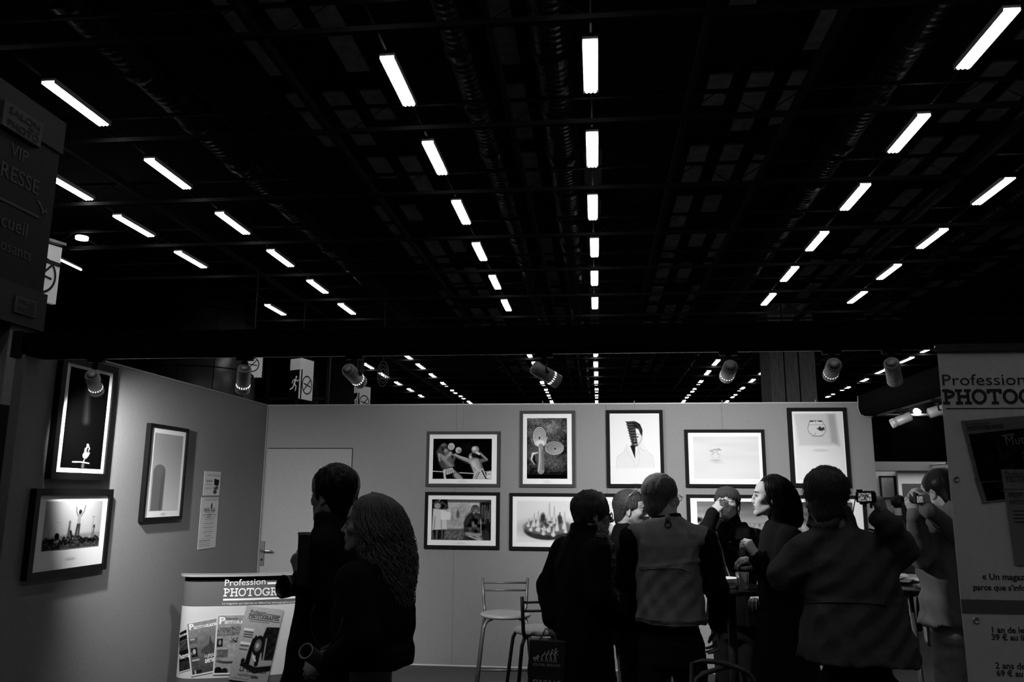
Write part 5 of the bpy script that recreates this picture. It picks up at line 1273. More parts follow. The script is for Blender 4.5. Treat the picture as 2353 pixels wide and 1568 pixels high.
def hair_cap(R, o, sc=1., thick=.018, hair_fn=None, length=.0, seed=1, fringe=.03, side=.0, h=.0036, strand=.004, back=0., forehead=.07, bald=False, ang=(70, 12), extra=None, ears=True):
    """short hair: a shell around the skull with combed relief"""
    S = SDF((-.15, -.19, -.22), (.15, .15, .19), h)
    S.ell((0, -.020, .038), (.076+thick, .096+thick, .084+thick), 0); 
    if back: S.ell((0, -.062, -.045), (.058+thick*.4, .045+thick*.5, .055+back), .03)
    if extra: extra(S)
    # keep off the face
    S.cap((0, .20, -.30), (0, .20, .048-fringe+.03), .115, .115, .01, op='sub') if not bald else None
    S.ell((0, .12, -.03), (.085, .088, forehead), .012, op='sub')
    if ears:
        for s_ in (-1, 1): S.ell((s_*.094, .008, -.035), (.030, .030+side, .040), .010, op='sub')
    S.disp(lambda P: strand*(noise3(P*np.array([1, 1, .35]), ang[0], seed)+.8*noise3(P*np.array([1.5, 1, .25]), ang[0]*2.4, seed+1))+thick*.5*noise3(P, ang[1], seed+2))
    v, q = S.mesh(relax=0); return (v*sc)@R.T+o, q
def hand(R, o, sc=1., side=1, curl=(40, 45, 30), spread=6., thumb=(35, 20, 30), skin=.30, h=.0022, curls=None, tdir=None):
    """wrist at origin; local y along the fingers, z out of the back of the hand, x towards the thumb is -side"""
    S = SDF((-.10, -.05, -.13), (.10, .20, .07), h)
    S.cap((0, -.03, 0), (0, .01, 0), .026, .024, .01, flat=((0, 0, 1), .74))
    S.cap((-.012, .02, 0), (-.022, .078, .0), .019, .016, .02, flat=((0, 0, 1), .72)); S.cap((.012, .02, 0), (.024, .074, -.001), .019, .0145, .02, flat=((0, 0, 1), .72)); S.cap((0, .02, 0), (0, .08, .002), .020, .017, .02, flat=((0, 0, 1), .72))
    L = [(.043, .027, .021), (.047, .030, .022), (.044, .028, .022), (.034, .021, .019)]
    for f in range(4):
        x = (-.030, -.010, .010, .029)[f]*1.0; c = curls[f] if curls else curl
        b = V(x, .084-(.002, 0, .004, .012)[f], 0); a = 0; p = b.copy(); az = math.radians((-1.5+f)*spread)
        r = (.0088, .0090, .0086, .0074)[f]
        for j in range(3):
            a += math.radians(c[j]); d = V(math.sin(az)*math.cos(a), math.cos(az)*math.cos(a), -math.sin(a)); p2 = p+d*L[f][j]
            S.cap(p, p2, r*(1-.06*j), r*(.95-.08*j), .005 if j else .008); p = p2
    th = [V(-.020, .018, -.006)]; t0, t1, t2 = [math.radians(t) for t in thumb]
    d = V(-math.sin(t0), math.cos(t0), -math.sin(t1)) if tdir is None else V(*tdir[0]); d = unit(d); th.append(th[-1]+d*.042)
    d2 = unit(d+V(.30, .25, -.35*t2)) if tdir is None else unit(tdir[1]); th.append(th[-1]+d2*.032)
    d3 = unit(d2+V(.35, .1, -.3*t2)) if tdir is None else unit(tdir[2]); th.append(th[-1]+d3*.026)
    S.chain(th, [.0155, .0118, .0105, .0088], .010)
    v, q = S.mesh(relax=1); v = v*V(-1 if side < 0 else 1, 1, 1)
    if side < 0: q = q[:, ::-1]
    return (v*sc)@R.T+o, q, np.full(len(v), skin)
def basis(y, z):
    """rotation whose local y,z axes point along y and (roughly) z"""
    y = unit(y); z = np.array(z, float); z = unit(z-y*(z@y)); return np.column_stack([np.cross(y, z), y, z])
def strands(P0, fn, n, r=.0012, seg=14, seed=1, sides=3):
    """hair locks: P0 list of roots, fn(i, rng)->polyline"""
    mb = MB(); rng = np.random.RandomState(seed)
    for i in range(n):
        pts = fn(i, rng)
        if pts is not None:
            rr = np.full(len(pts), r); rr[-1] = r*.3; mb.tube(pts, rr, sides, cap=False)
    return mb
M_skin = colmat('skin', .55, .35)
def mhair(name, v, rough=.5): return mat(name, v, rough+.08, spec=.14, noise=.35, nscale=40, stretch=(6, 6, 1))
class Person:
    def __init__(s, name, label, x, y, deg, height, head_deg, head_tilt=(0, 0), skin=.30, lean=0., w=1., d=1., head_off=(0, 0, 0), headsc=None):
        s.name = name; s.o = V(x, y, 0); s.R = frame_fwd(deg); s.h = height; s.w = w; s.d = d; s.skin = skin; s.deg = deg; s.parts = []
        s.root = thing(name, label, 'person', (x, y, 0)); k = s.h
        s.hs = headsc or (k/7.5/.232*1.0)
        s.J = {}
        z_eye = k-.117*s.hs
        s.hR = frame_fwd(head_deg, head_tilt[0], head_tilt[1])
        s.hc = s.P((0, .035+lean, z_eye))+s.R@V(*head_off)
        s.neck = s.P((0, -.005+lean*.8, k*.862)); s.sh = lambda sd: s.P((sd*.100*k*w, -.015+lean*.8, k*.806))
    def P(s, v): return s.o+s.R@V(*v)
    def T(s): return (s.R, s.o)
    def skinpart(s, name='body', head=None, hands=(), core=True, label=None, **kw):
        hd = make_head(s.hR, s.hc, s.hs, s.skin, neckto=s.neck+(s.hR@V(0, 0, 0)), **(head or {}))
        ps = [hd]+list(hands)
        if core:
            k = s.h; S = SDF(s.o-V(.45, .45, 0), s.o+V(.45, .45, k), .014); S.col([(k*.48, .105*s.w, .075, 0, 0), (k*.60, .10*s.w, .07, 0, 0), (k*.72, .12*s.w, .08, 0, 0), (k*.80, .12*s.w, .07, 0, -.01)], .03, s.T())
            S.cap(s.P((-.06*s.w, 0, k*.50)), s.P((-.075, 0, .09)), .07, .038); S.cap(s.P((.06*s.w, 0, k*.50)), s.P((.075, 0, .09)), .07, .038); S.cap(s.P((0, 0, k*.78)), s.neck+V(0, 0, .03), .05, .05)
            for sd in (-1, 1):
                S.cap(s.P((sd*.05, 0, k*.79)), s.sh(sd), .045, .04)
                if sd in s.J: S.cap(s.sh(sd), s.J[sd][0], .038, .032); S.cap(s.J[sd][0], s.J[sd][1], .032, .024)
            v, q = S.mesh(); ps.append((v, q, np.full(len(v), s.skin)))
        v, q, c = join(ps); me = fastmesh(name, v, q); setcol(me, c)
        s.body = link(name, me, M_skin, s.root, smooth=True)
        if label: s.body['label'] = label
        return s.body
    def add(s, name, vq, m, label=None, parent=None, smooth=True):
        if isinstance(vq, MB): me = vq.mesh(name)
        else: me = fastmesh(name, vq[0], vq[1])
        o = link(name, me, m, parent or s.root, smooth=smooth)
        if label: o['label'] = label
        return o
    def arms(s, S, r=(.062, .05, .040), k=.04, sides=(-1, 1), cut=.0):
        for sd in sides:
            e, w_ = s.J[sd]; a = s.sh(sd); S.cap(a, e, r[0], r[1], k); d = unit(w_-e); S.cap(e, w_-d*cut, r[1], r[2], k*.5)
    def legs(s, rt=.082, rk=.06, ra=.055, top=None, splay=.10, feet=((-1, 0, 0), (1, 0, 0)), m=None, name='trousers', fold=.006, shoes=True, seed=5, fwd=(0, 0), hh=.010):
        k = s.h; S = SDF(s.o-V(.45, .5, 0), s.o+V(.45, .5, k*.56), hh); T = s.T()
        S.col([(k*.44, .098*s.w*1.3, .105*s.d, 0, -.01), (k*.50, .105*s.w*1.3, .11*s.d, 0, -.01), (k*.55, .10*s.w*1.25, .10*s.d, 0, 0)], .03, T)
        for i, sd in enumerate((-1, 1)):
            hip = s.P((sd*.058*s.w*1.25, 0, k*.48)); kn = s.P((sd*(.058*s.w+splay*.35), .012+fwd[i]*.5, k*.275)); an = s.P((sd*(.05+splay*.6), fwd[i], .075))
            S.cap(hip, kn, rt, rk, .03); S.cap(kn, an, rk, ra, .02)
        S.disp(lambda P: fold*(noise3(P*V(1, 1, 1.8), 14, seed)+.5*noise3(P*V(1, 1, 2.5), 34, seed+2)))
        s.add(name, S.mesh(), m)
        if shoes:
            for i, sd in enumerate((-1, 1)):
                Sh = SDF(s.o-V(.6, .6, 0), s.o+V(.6, .6, .13), .009); a = s.P((sd*(.05+splay*.6), fwd[i]-.03, .045)); b = s.P((sd*(.06+splay*.75), fwd[i]+.16, .035)); Sh.cap(a, b, .045, .036, .02); Sh.cap(a, a+V(0, 0, .06), .042, .04, .02)
                P0 = Sh.mesh(); s.add('shoe', P0, M_shoe)
M_shoe = mat('dark leather shoe', .10, .4, spec=.5)
def folds(amp, seed, sc=9., vert=1., fine=.35):
    return lambda P: amp*(1.2*noise3(P*V(1, 1, .45*vert), sc, seed)+.7*noise3(P*V(1, 1, .6*vert), sc*2.3, seed+5)+fine*noise3(P, sc*6, seed+9))
def ridge(amp, seed, sc=7., st=(1, 1, .5)):
    """sharper cloth creases"""
    def f(P):
        n = noise3(P*V(*st), sc, seed)+.4*noise3(P*V(*st), sc*2.1, seed+3); return -amp*(1-np.minimum(1, np.abs(n)*5))**2
    return f
def drape(amp, dr, fr, seed, warp=4., sc=3.5, lo=-.1):
    dr = unit(dr)
    def f(P):
        a = np.sin(P@dr*fr+warp*1.6*noise3(P, sc, seed)*2+seed); m = np.clip(noise3(P, sc*.8, seed+7)*3+.6+lo, 0, 1)
        return -amp*m*np.sign(a)*np.abs(a)**1.4
    return f
from mathutils.bvhtree import BVHTree
def bvh(o):
    off = WL[o.name]; return BVHTree.FromPolygons([tuple(np.array(v.co)+off) for v in o.data.vertices], [tuple(q.vertices) for q in o.data.polygons])
def onmesh(tree, px, py, off=.003):
    d = unit((px-W/2)/FOC*CR-(py-H/2)/FOC*CU+_fw); h_ = tree.ray_cast(mathutils.Vector(CO), mathutils.Vector(d))
    if h_[0] is None: return None
    return np.array(h_[0])-d*off
def trail(tree, pts, off=.003, n=6):
    out = []
    for (a, b), (c, d) in zip(pts[:-1], pts[1:]):
        for i in range(n):
            q = onmesh(tree, a+(c-a)*i/n, b+(d-b)*i/n, off)
            if q is not None: out.append(q)
    q = onmesh(tree, *pts[-1], off)
    if q is not None: out.append(q)
    return out
def face_hair(p, m, lash=True):
    L = lambda q: p.hR@(V(*q)*p.hs)+p.hc
    for s_ in (-1, 1):
        if lash: p.add('eyelashes', MB().tube([L((s_*.017, .0955, .0005)), L((s_*.026, .0955, .0055)), L((s_*.036, .0915, .006)), L((s_*.047, .0835, .001))], [.0006, .0018, .002, .0016], 6), m)
        p.add('eyebrow', MB().tube([L((s_*.013, .0985, .019)), L((s_*.026, .0985, .0255)), L((s_*.040, .0915, .0275)), L((s_*.053, .078, .020))], [.0008, .0019, .0018, .0008], 6, squash=.6), m)
        if lash: p.add('iris', MB().lathe([(.0001, .0142), (.003, .0138), (.0052, .0128)], 14, L((s_*.0312, .0775, -.001)), p.hR@rotm('X', -PI/2)), M_black)
def spectacles(R, o, sc, m, rimr=.0018, on_head=False, full=False):
    mb = MB(); L = lambda p: R@(V(*p)*sc)+o
    for s_ in (-1, 1):
        mb.tube([L((s_*.033+.024*math.cos(a), .106-.10*abs(.024*math.cos(a)+0)*0, -.004+.018*math.sin(a))) for a in np.linspace(0, 2*PI, 25)[:-1]], rimr, 6, closed=True)
        mb.tube([L((s_*.057, .104, .004)), L((s_*.076, .092, .004)), L((s_*.082, .04, .003)), L((s_*.083, -.005, .002)), L((s_*.080, -.022, -.014))], rimr*.9, 6)
    mb.tube([L((-.009, .107, .0)), L((0, .110, .003)), L((.009, .107, .0))], rimr, 6)
    return mb
def spec_lens(R, o, sc):
    mb = MB(); L = lambda p: R@(V(*p)*sc)+o
    for s_ in (-1, 1): mb.add([L((s_*.033+.023*math.cos(a), .1055, -.004+.017*math.sin(a))) for a in np.linspace(0, 2*PI, 21)[:-1]], [tuple(range(20))])
    return mb
# ------------------------------------------------------------------ people
M_blackcloth = mat('black wool', .105, .95, spec=.1, noise=.2, nscale=300)
M_darkcloth = mat('dark cotton', .20, .9, spec=.15, noise=.15, nscale=200)
M_vest = mat('grey canvas vest', .50, .9, spec=.1, noise=.10, nscale=300, bump=.4, bscale=260)
M_parka = mat('dark field jacket cloth', .30, .92, spec=.1, noise=.15, nscale=260, bump=.4, bscale=220)
M_raincoat = mat('light raincoat cloth', .38, .85, spec=.12, noise=.08, nscale=200, bump=.3, bscale=200)
M_darktr = mat('dark trousers', .16, .9, spec=.1)
M_hairgrey = mhair('greying hair', .36); M_hairdk = mhair('dark brown hair', .17); M_hairbk = mhair('black hair', .11, .33); M_haircurl = mhair('wavy brown hair', .44, .5); M_hairfair = mhair('short brown hair', .23)
M_lens = mat('glass lens', .9, .02, trans=.95, spec=.8)
def jacket(p, rows, m, name='coat', sleeve=(.066, .054, .044), seed=1, amp=.010, h=.009, collar=None, sides=(-1, 1), cut=.02, yoke=.062, crease=.006, pad=.0, extra=None, label=None, k=.04, slk=.03):
    """rows: (z fraction of height, rx, ry[, cx, cy])"""
    pts = [p.P((r[3] if len(r) > 3 else 0, r[4] if len(r) > 4 else 0, r[0]*p.h)) for r in rows]
    allp = [p.P((sx*r[1], sy*r[2], r[0]*p.h)) for r in rows for sx in (-1, 1) for sy in (-1, 1)]+[q for sd in sides if sd in p.J for q in p.J[sd]]+[p.sh(-1), p.sh(1), p.neck+V(0, 0, .05)]
    allp = np.array(allp); lo = allp.min(0)-.11; hi = allp.max(0)+.11; S = SDF(lo, hi, h)
    S.col([(r[0]*p.h, r[1], r[2], r[3] if len(r) > 3 else 0, r[4] if len(r) > 4 else 0) for r in rows], .0, p.T(), p=2.3)
    for sd in (-1, 1):
        S.cap(p.neck-V(0, 0, .045), p.sh(sd), yoke*.75, yoke, k); S.ell(p.P((sd*.07, -.04, p.h*.745)), (.075, .06, .09), .04, R=p.R)
    for sd in sides:
        if sd in p.J: 
            e, w_ = p.J[sd]; d = unit(w_-e); S.cap(p.sh(sd), e, sleeve[0], sleeve[1], slk); S.cap(e, w_-d*cut, sleeve[1], sleeve[2], .02)
    if collar:
        cx_ = getattr(p, 'cx', 0.); S.col([(collar[0], collar[2]*1.05, collar[3]*1.05, cx_, collar[4]), (collar[1], collar[2]*.93, collar[3]*.93, cx_, collar[4]+.01)], .012, p.T(), hollow=.008)
    if extra: extra(S)
    S.disp(folds(amp, seed)); S.disp(ridge(crease, seed+40))
    return p.add(name, S.mesh(), m, label)
# ---- long hair from a profile (z, rx, ry, cy) in head-local coordinates
def long_hair(p, rows, m, name='hair', n=260, wave=.006, wl=.10, seed=1, face=.09, r=.0015, curl=0., strand=.006, facez=-.03, gap=48):
    rows = np.array(rows, float); zs = rows[:, 0]
    S = SDF((-.20, -.26, rows[0, 0]-.03), (.20, .16, rows[-1, 0]+.03), .0042)
    S.col([(a[0], a[1]*.94, a[2]*.94, 0, a[3]) for a in rows], 0)
    S.ell((0, .125, facez), (.088, .105, face), .012, op='sub')
    S.cap((0, .135, -.05), (0, .12, -.40), .085, .085, .02, op='sub')
    S.disp(lambda P: strand*(1.2*noise3(P*V(1, 1, .22), 60, seed)+noise3(P*V(1, 1, .3), 130, seed+1))+.010*noise3(P*V(1, 1, .6), 16, seed+2))
    v, q = S.mesh(relax=0)
    f = lambda z, i: np.interp(z, zs, rows[:, i])
    def path(i, rng):
        ph = rng.uniform(math.radians(gap), math.radians(360-gap)); zt = zs[-1]-rng.uniform(.0, .02); zb = zs[0]+abs(rng.normal(0, .05)); 
        k = 44 if wave > .01 else 22; P_ = []; p0 = rng.uniform(0, 6.28); wv = wave*rng.uniform(.6, 1.4); l_ = wl*rng.uniform(.7, 1.3); pt = rng.uniform(.97, 1.05)
        for j in range(k):
            t = j/(k-1); z = zt+(zb-zt)*t; pz = ph+.12*math.sin(p0+z*5); w_ = wv*min(1, t*2)
            x = f(z, 1)*pt*math.sin(pz)+w_*math.sin(z*2*PI/l_+p0)*math.cos(pz); y = f(z, 3)+f(z, 2)*pt*math.cos(pz)-w_*math.sin(z*2*PI/l_+p0)*math.sin(pz); rr = 1+w_*1.2*math.cos(z*2*PI/l_+p0*1.3)/max(.03, f(z, 1))
            P_.append(V(x*rr, (y-f(z, 3))*rr+f(z, 3), z+.0))
        return (np.array(P_)*p.hs)@p.hR.T+p.hc
    mb = strands(None, path, n, r, seed=seed, sides=3)
    vs = np.vstack(mb.v); qs = np.array([f_ if len(f_) == 4 else (*f_, f_[-1]) for f_ in mb.f])
    V1 = (v*p.hs)@p.hR.T+p.hc; a = join([(V1, q), (vs, qs)])
    return p.add(name, (a[0], a[1]), m)
def short_hair(p, m, n=160, ln=.03, up=.25, seed=1, front=35, r=.0009, **kw):
    v, q = hair_cap(p.hR, p.hc, p.hs, seed=seed, **kw); th = kw.get('thick', .018)
    def path(i, rng):
        az = rng.uniform(math.radians(front), math.radians(360-front)); el = rng.uniform(-.25, 1.35)
        d = V(math.sin(az)*math.cos(el), math.cos(az)*math.cos(el), math.sin(el)); c = V(0, -.020, .038); rr = V(.076+th*.8, .096+th*.8, .084+th*.8)
        p0 = c+d*rr; t = V(0, -.45, -.75 if el < .9 else -.1); t = t+rng.normal(0, .22, 3); t = t-d*(t@d)*.97; pts = [p0-d*.003+(t*j/4+d*up*.45*(j/4)*(1-j/8))*ln*rng.uniform(.5, 1.2)*.9 for j in range(5)]
        return (np.array(pts)*p.hs)@p.hR.T+p.hc
    mb = strands(None, path, n, r, seed=seed); vs = np.vstack(mb.v); qs = np.array([f_ if len(f_) == 4 else (*f_, f_[-1]) for f_ in mb.f])
    a = join([(v, q), (vs, qs)]); return p.add('hair', (a[0], a[1]), m)
def tubepart(p, name, pts, r, m, n=8, **kw):
    mb = MB().tube(pts, r, n, **kw); return p.add(name, mb, m)
def head_at(px, py, y): return aty(px, py, y)
def personxy(px_eye, py_eye, y, height, head_deg, deg, hx=0.035):
    """stand so that the head centre projects near the given pixel"""
    q = aty(px_eye, py_eye, y); R = frame_fwd(deg)
    return q[0]-(R@V(0, hx, 0))[0], y-(R@V(0, hx, 0))[1]

# 1 ---- man in grey vest (back view)
x, y = personxy(1522, 1143, 4.5, 1.72, 50, 78)
p = Person('person', 'person seen from behind in a grey sleeveless vest over black sleeves', x+.03, y, 84, 1.72, 48, (0, 0), skin=.34, w=1.12)
p.hc = p.hc+V(-.03, 0, 0)
p.J = {-1: (p.P((-.235, .06, 1.16)), p.P((-.14, .26, 1.08))), 1: (p.P((.245, .0, 1.14)), p.P((.25, .12, .92)))}
hr = hand(basis(V(.05, .35, -.9), V(.9, .1, .2)), p.J[1][1], .95, side=1, curl=(30, 35, 20), skin=.28)
p.skinpart(head=dict(jaw=1.08, neckr=.06, lip=.7), hands=[hr])
short_hair(p, M_hairgrey, n=900, r=.0009, ln=.024, up=.4, thick=.013, strand=.006, seed=11, back=.01)
jacket(p, [(.54, .150, .125), (.60, .148, .120), (.68, .155, .122), (.76, .16, .118), (.82, .12, .10), (.865, .075, .075, 0, -.005), (.885, .064, .066, 0, .01)], M_blackcloth, 'sweater', sleeve=(.062, .056, .044), yoke=.055, seed=21, amp=.012, label='black sweater')
def vst(S):
    for sd in (-1, 1): pass
S = SDF(p.o-V(.36, .36, -.8), p.o+V(.36, .36, 1.56), .008)
S.col([(a[0], a[1], a[2], 0, -.008) for a in [(.965, .176, .160), (.99, .182, .166), (1.03, .176, .158), (1.12, .168, .148), (1.25, .166, .142), (1.36, .172, .138), (1.42, .160, .118), (1.46, .12, .10), (1.50, .078, .082)]], 0, p.T(), p=2.4)
for sd in (-1, 1):
    S.cap(p.neck-V(0, 0, .04), p.sh(sd)+p.R@V(-sd*.015, -.005, .012), .055, .060, .03); S.cap(p.P((sd*.250, .0, 1.38)), p.P((sd*.262, .02, 1.13)), .068, .072, .012, op='sub')
S.ell(p.P((0, .10, 1.60)), (.085, .10, .10), .02, op='sub'); 
S.disp(folds(.010, 31, 8)); S.disp(drape(.0045, p.R@V(1, 0, .35), 75, 3, 2.)); S.disp(drape(.0035, p.R@V(.9, 0, -.7), 95, 9, 2.)); S.disp(ridge(.008, 77, 6, (1, 1, .6))); S.disp(lambda P: -.006*np.exp(-((P[:, 2]-1.263+.02*np.sin(P[:, 0]*9))/.006)**2)-.004*np.exp(-((P[:, 2]-.992)/.005)**2))
ve = p.add('vest', S.mesh(), M_vest, 'grey canvas vest')
for a_, b_ in (((-.17, -.155, 1.165), (.17, -.155, 1.165)),):
    pass
tr = bvh(ve); tubepart(p, 'yoke_seam', trail(tr, [(1470, 1309), (1530, 1306), (1565, 1307), (1590, 1318)], .0005, 10), .003, M_vest, 6); tubepart(p, 'hem_seam', trail(tr, [(1466, 1424), (1500, 1436), (1550, 1440), (1600, 1438)], .0005, 10), .0035, M_vest, 6)
q = p.P((.0, -.098, 1.487)); tubepart(p, 'loop', [q+V(.016*math.cos(a), -.022, .016*math.sin(a)-.022) for a in np.linspace(0, 2*PI, 17)[:-1]], .003, M_black, closed=True)
p.add('tab', MB().box((-.012, -.004, -.02), (.012, .004, .02), p.R, q+V(0, -.008, .012)), M_vest)
p.add('spectacles', spectacles(p.hR, p.hc, p.hs, None), mat('metal spectacle rim', .6, .25, metal=.9)); 
p.legs(rt=.092, rk=.072, ra=.065, m=M_darktr, splay=.14, seed=15, fold=.012)
# 2 ---- woman with glasses, black coat, scarf, carrier bag
x, y = personxy(1363, 1172, 4.72, 1.63, 15, 38)
p = Person('person', 'person in a long black coat with dark glasses, patterned scarf and a carrier bag', x-.035, y, 38, 1.62, 14, (-2, 0), skin=.27, w=1.02)
p.hc = p.hc+V(.035, 0, -.005)
lh = aty(1268, 1438, 4.70); p.J = {-1: (p.P((-.215, -.09, 1.10)), lh+V(0, 0, .02)), 1: (p.P((.205, -.05, 1.08)), p.P((.18, .13, .93)))}
hb = hand(basis(V(.15, -.05, -1), V(-.6, -.8, 0)), lh+V(0, 0, .03), .92, side=-1, curl=(45, 60, 40), skin=.22)
p.skinpart(head=dict(jaw=.95, nose=1.25, age=.4, open_=.006, lip=.7, male=False, neckr=.048), hands=[hb])
short_hair(p, M_hairfair, n=320, ln=.05, up=.5, thick=.026, strand=.010, seed=3, back=.03, front=22, fringe=.02, side=-.006, forehead=.062, ang=(60, 14))
jacket(p, [(.25, .185, .170), (.42, .178, .160), (.55, .172, .152), (.66, .165, .140), (.75, .165, .128), (.82, .125, .105), (.862, .08, .08)], M_blackcloth, 'coat', sleeve=(.066, .062, .052), yoke=.055, seed=51, amp=.012, collar=(1.35, 1.455, .088, .085, .02), label='long black wool coat')
S = SDF(p.o+V(-.3, -.3, .95), p.o+V(.45, .4, 1.52), .006); nk = p.neck
S.col([(1.375, .083, .088, 0, .03), (1.43, .074, .078, 0, .025), (1.455, .066, .070, 0, .022)], 0, p.T(), hollow=.012)
S.chain([p.P((.055, .095, 1.40)), p.P((.075, .145, 1.33)), p.P((.06, .175, 1.22)), p.P((.05, .19, 1.12)), p.P((.055, .200, 1.0))], [.022, .028, .028, .026, .024], .02, flat=(p.R@V(0, 1, 0), .5))
S.disp(lambda P: .006*noise3(P, 40, 2)+.004*noise3(P, 90, 3))
v_, q_ = S.mesh(); me = fastmesh('scarf', v_, q_); setcol(me, np.where(np.abs(noise3(v_, 75, 8)) > .16, .30, .07)); so = link('scarf', me, colmat('patterned scarf', .9, .1), p.root, smooth=True); so['label'] = 'patterned grey scarf'
fr_ = MB(); rng = np.random.RandomState(5)
for i in range(14):
    a = p.P((.035+.0032*i, .200, .985)); fr_.tube([a, a+V(rng.normal(0, .004), 0, -.03), a+V(rng.normal(0, .012), 0, -.06)], .0014, 4)
link('fringe', fr_, M_darkcloth, so)
p.add('spectacles', spectacles(p.hR, p.hc, p.hs, None, .0030), M_black, 'dark rimmed glasses')
p.legs(m=M_darktr, splay=.06, seed=25)
face_hair(p, M_hairfair)
# her carrier bag
bc = lh+V(-.012, -.075, -.0); bag = thing('carrier_bag', 'black paper carrier bag with a white row of walking figures, held beside the stools', 'bag', V(bc[0], bc[1], .48))
S = SDF(bc+V(-.2, -.2, -.50), bc+V(.2, .2, 0), .006); Rb = frame_fwd(82)
S.col([(.50, .110, .050, 0, 0), (.70, .112, .048, 0, 0), (.835, .108, .040, 0, 0)], 0, (Rb, V(bc[0], bc[1], 0)), p=7); S.disp(lambda P: .004*noise3(P, 12, 4)+.003*noise3(P, 30, 5))
v_, q_ = S.mesh(); link('bag_body', fastmesh('bag', v_, q_), mat('black paper bag', .20, .5, spec=.3), bag, smooth=True)
for s_ in (-1, 1): link('handle', MB().tube([bc+Rb@V(-.05, s_*.03, 0)+V(0, 0, .83-bc[2]), bc+Rb@V(-.03, s_*.015, 0)+V(0, 0, -.03), bc+Rb@V(.0, 0, 0)+V(-.02, 0, -.005), bc+Rb@V(.03, s_*.015, 0)+V(0, 0, -.03), bc+Rb@V(.05, s_*.03, 0)+V(0, 0, .83-bc[2])], .0035, 6), mat('pale paper cord', .5), bag, smooth=True)
S.__init__(bc, bc+.01, .01) if False else None
em = MB(); bx_, by_ = Rb@V(1, 0, 0), V(0, 0, 1); bo_ = V(bc[0], bc[1], 0)+Rb@V(0, -.056, 0)
def bl_(pts, w, o=(0, 0)):
    for a, b in zip(pts[:-1], pts[1:]):
        a = V(*a)+V(*o); b = V(*b)+V(*o); d = unit(b-a); n_ = V(-d[1], d[0])*w/2; e = d*w*.3; em.add([bo_+bx_*q[0]+by_*q[1] for q in (a-n_-e, b-n_+e, b+n_+e, a+n_-e)], [(0, 1, 2, 3)])
def fig(x0, z0, hgt_, bend):
    s_ = hgt_/.09; hx_ = bend*.03*s_
    bl_([(x0-.008*s_, z0), (x0-.002, z0+.022*s_), (x0, z0+.045*s_)], .006*s_); bl_([(x0+.010*s_, z0), (x0+.006*s_, z0+.022*s_), (x0, z0+.045*s_)], .006*s_)
    bl_([(x0, z0+.045*s_), (x0+hx_, z0+.072*s_)], .011*s_); bl_([(x0+hx_, z0+.070*s_), (x0+hx_+.012*s_, z0+.052*s_), (x0+hx_+.018*s_, z0+.045*s_)], .0045*s_); bl_([(x0+hx_+.003*s_, z0+.080*s_), (x0+hx_+.006*s_, z0+.086*s_)], .010*s_)
bl_([(-.072, .741), (-.055, .744), (-.048, .754)], .014); bl_([(-.066, .740), (-.066, .728)], .006); bl_([(-.052, .740), (-.050, .728)], .006)
fig(-.028, .728, .052, .9); fig(-.004, .728, .060, .6); fig(.020, .728, .066, .35); fig(.044, .728, .072, .1); bl_([(.046, .776), (.062, .786)], .004)
place(em, text_vf('EVOLUTION - REVOLUTION', .02, 0, width=.15), bo_+bx_*-.078+by_*.704, bx_, by_); place(em, text_vf('CULEULAC', .03, .001, width=.15), bo_+bx_*-.078+by_*.612, bx_, by_)
link('print', em, mat('pale bag print', .85), bag)
# 3 ---- man with glasses pushed up
x, y = personxy(1450, 1172, 5.25, 1.64, -10, 5)
p = Person('person', 'person in black with spectacles pushed up on greying hair, between two others', x, y, 5, 1.635, -9, (-4, 0), skin=.40, w=1.0)
p.J = {-1: (p.P((-.22, .0, 1.08)), p.P((-.16, .22, .98))), 1: (p.P((.22, .02, 1.08)), p.P((.12, .22, 1.03)))}
hn = hand(basis(V(-.5, .6, .2), V(.4, .4, .6)), p.J[1][1], .95, side=1, skin=.42)
p.skinpart(head=dict(jaw=1.1, age=1., stub=.35, neckr=.058, lip=.75), hands=[hn])
short_hair(p, mhair('greying brown hair', .25), n=400, ln=.035, up=.6, thick=.014, strand=.006, seed=33, front=60, fringe=.055, back=.02, forehead=.088)
jacket(p, [(.50, .17, .14), (.60, .165, .135), (.70, .168, .13), (.78, .15, .12), (.83, .11, .10), (.872, .07, .075)], M_blackcloth, 'coat', seed=61, collar=(1.36, 1.44, .082, .08, .01), h=.011)
jacket(p, [(.83, .062, .068, 0, .02), (.852, .060, .066, 0, .02)], M_vest, 'shirt_collar', sides=(), yoke=.02, amp=.003, crease=.001) if False else None
gR = p.hR@rotm('X', math.radians(48)); go = p.hc+p.hR@V(0, -.035, .055)*p.hs
p.add('spectacles', spectacles(gR, go, p.hs, None, .0022), mat('shiny spectacle rim', .75, .2, metal=.8), 'spectacles pushed up on the head')
p.add('lens', spec_lens(gR, go, p.hs), M_lens, smooth=False)
p.legs(m=M_darktr, splay=.08, seed=35)
face_hair(p, M_hairfair)
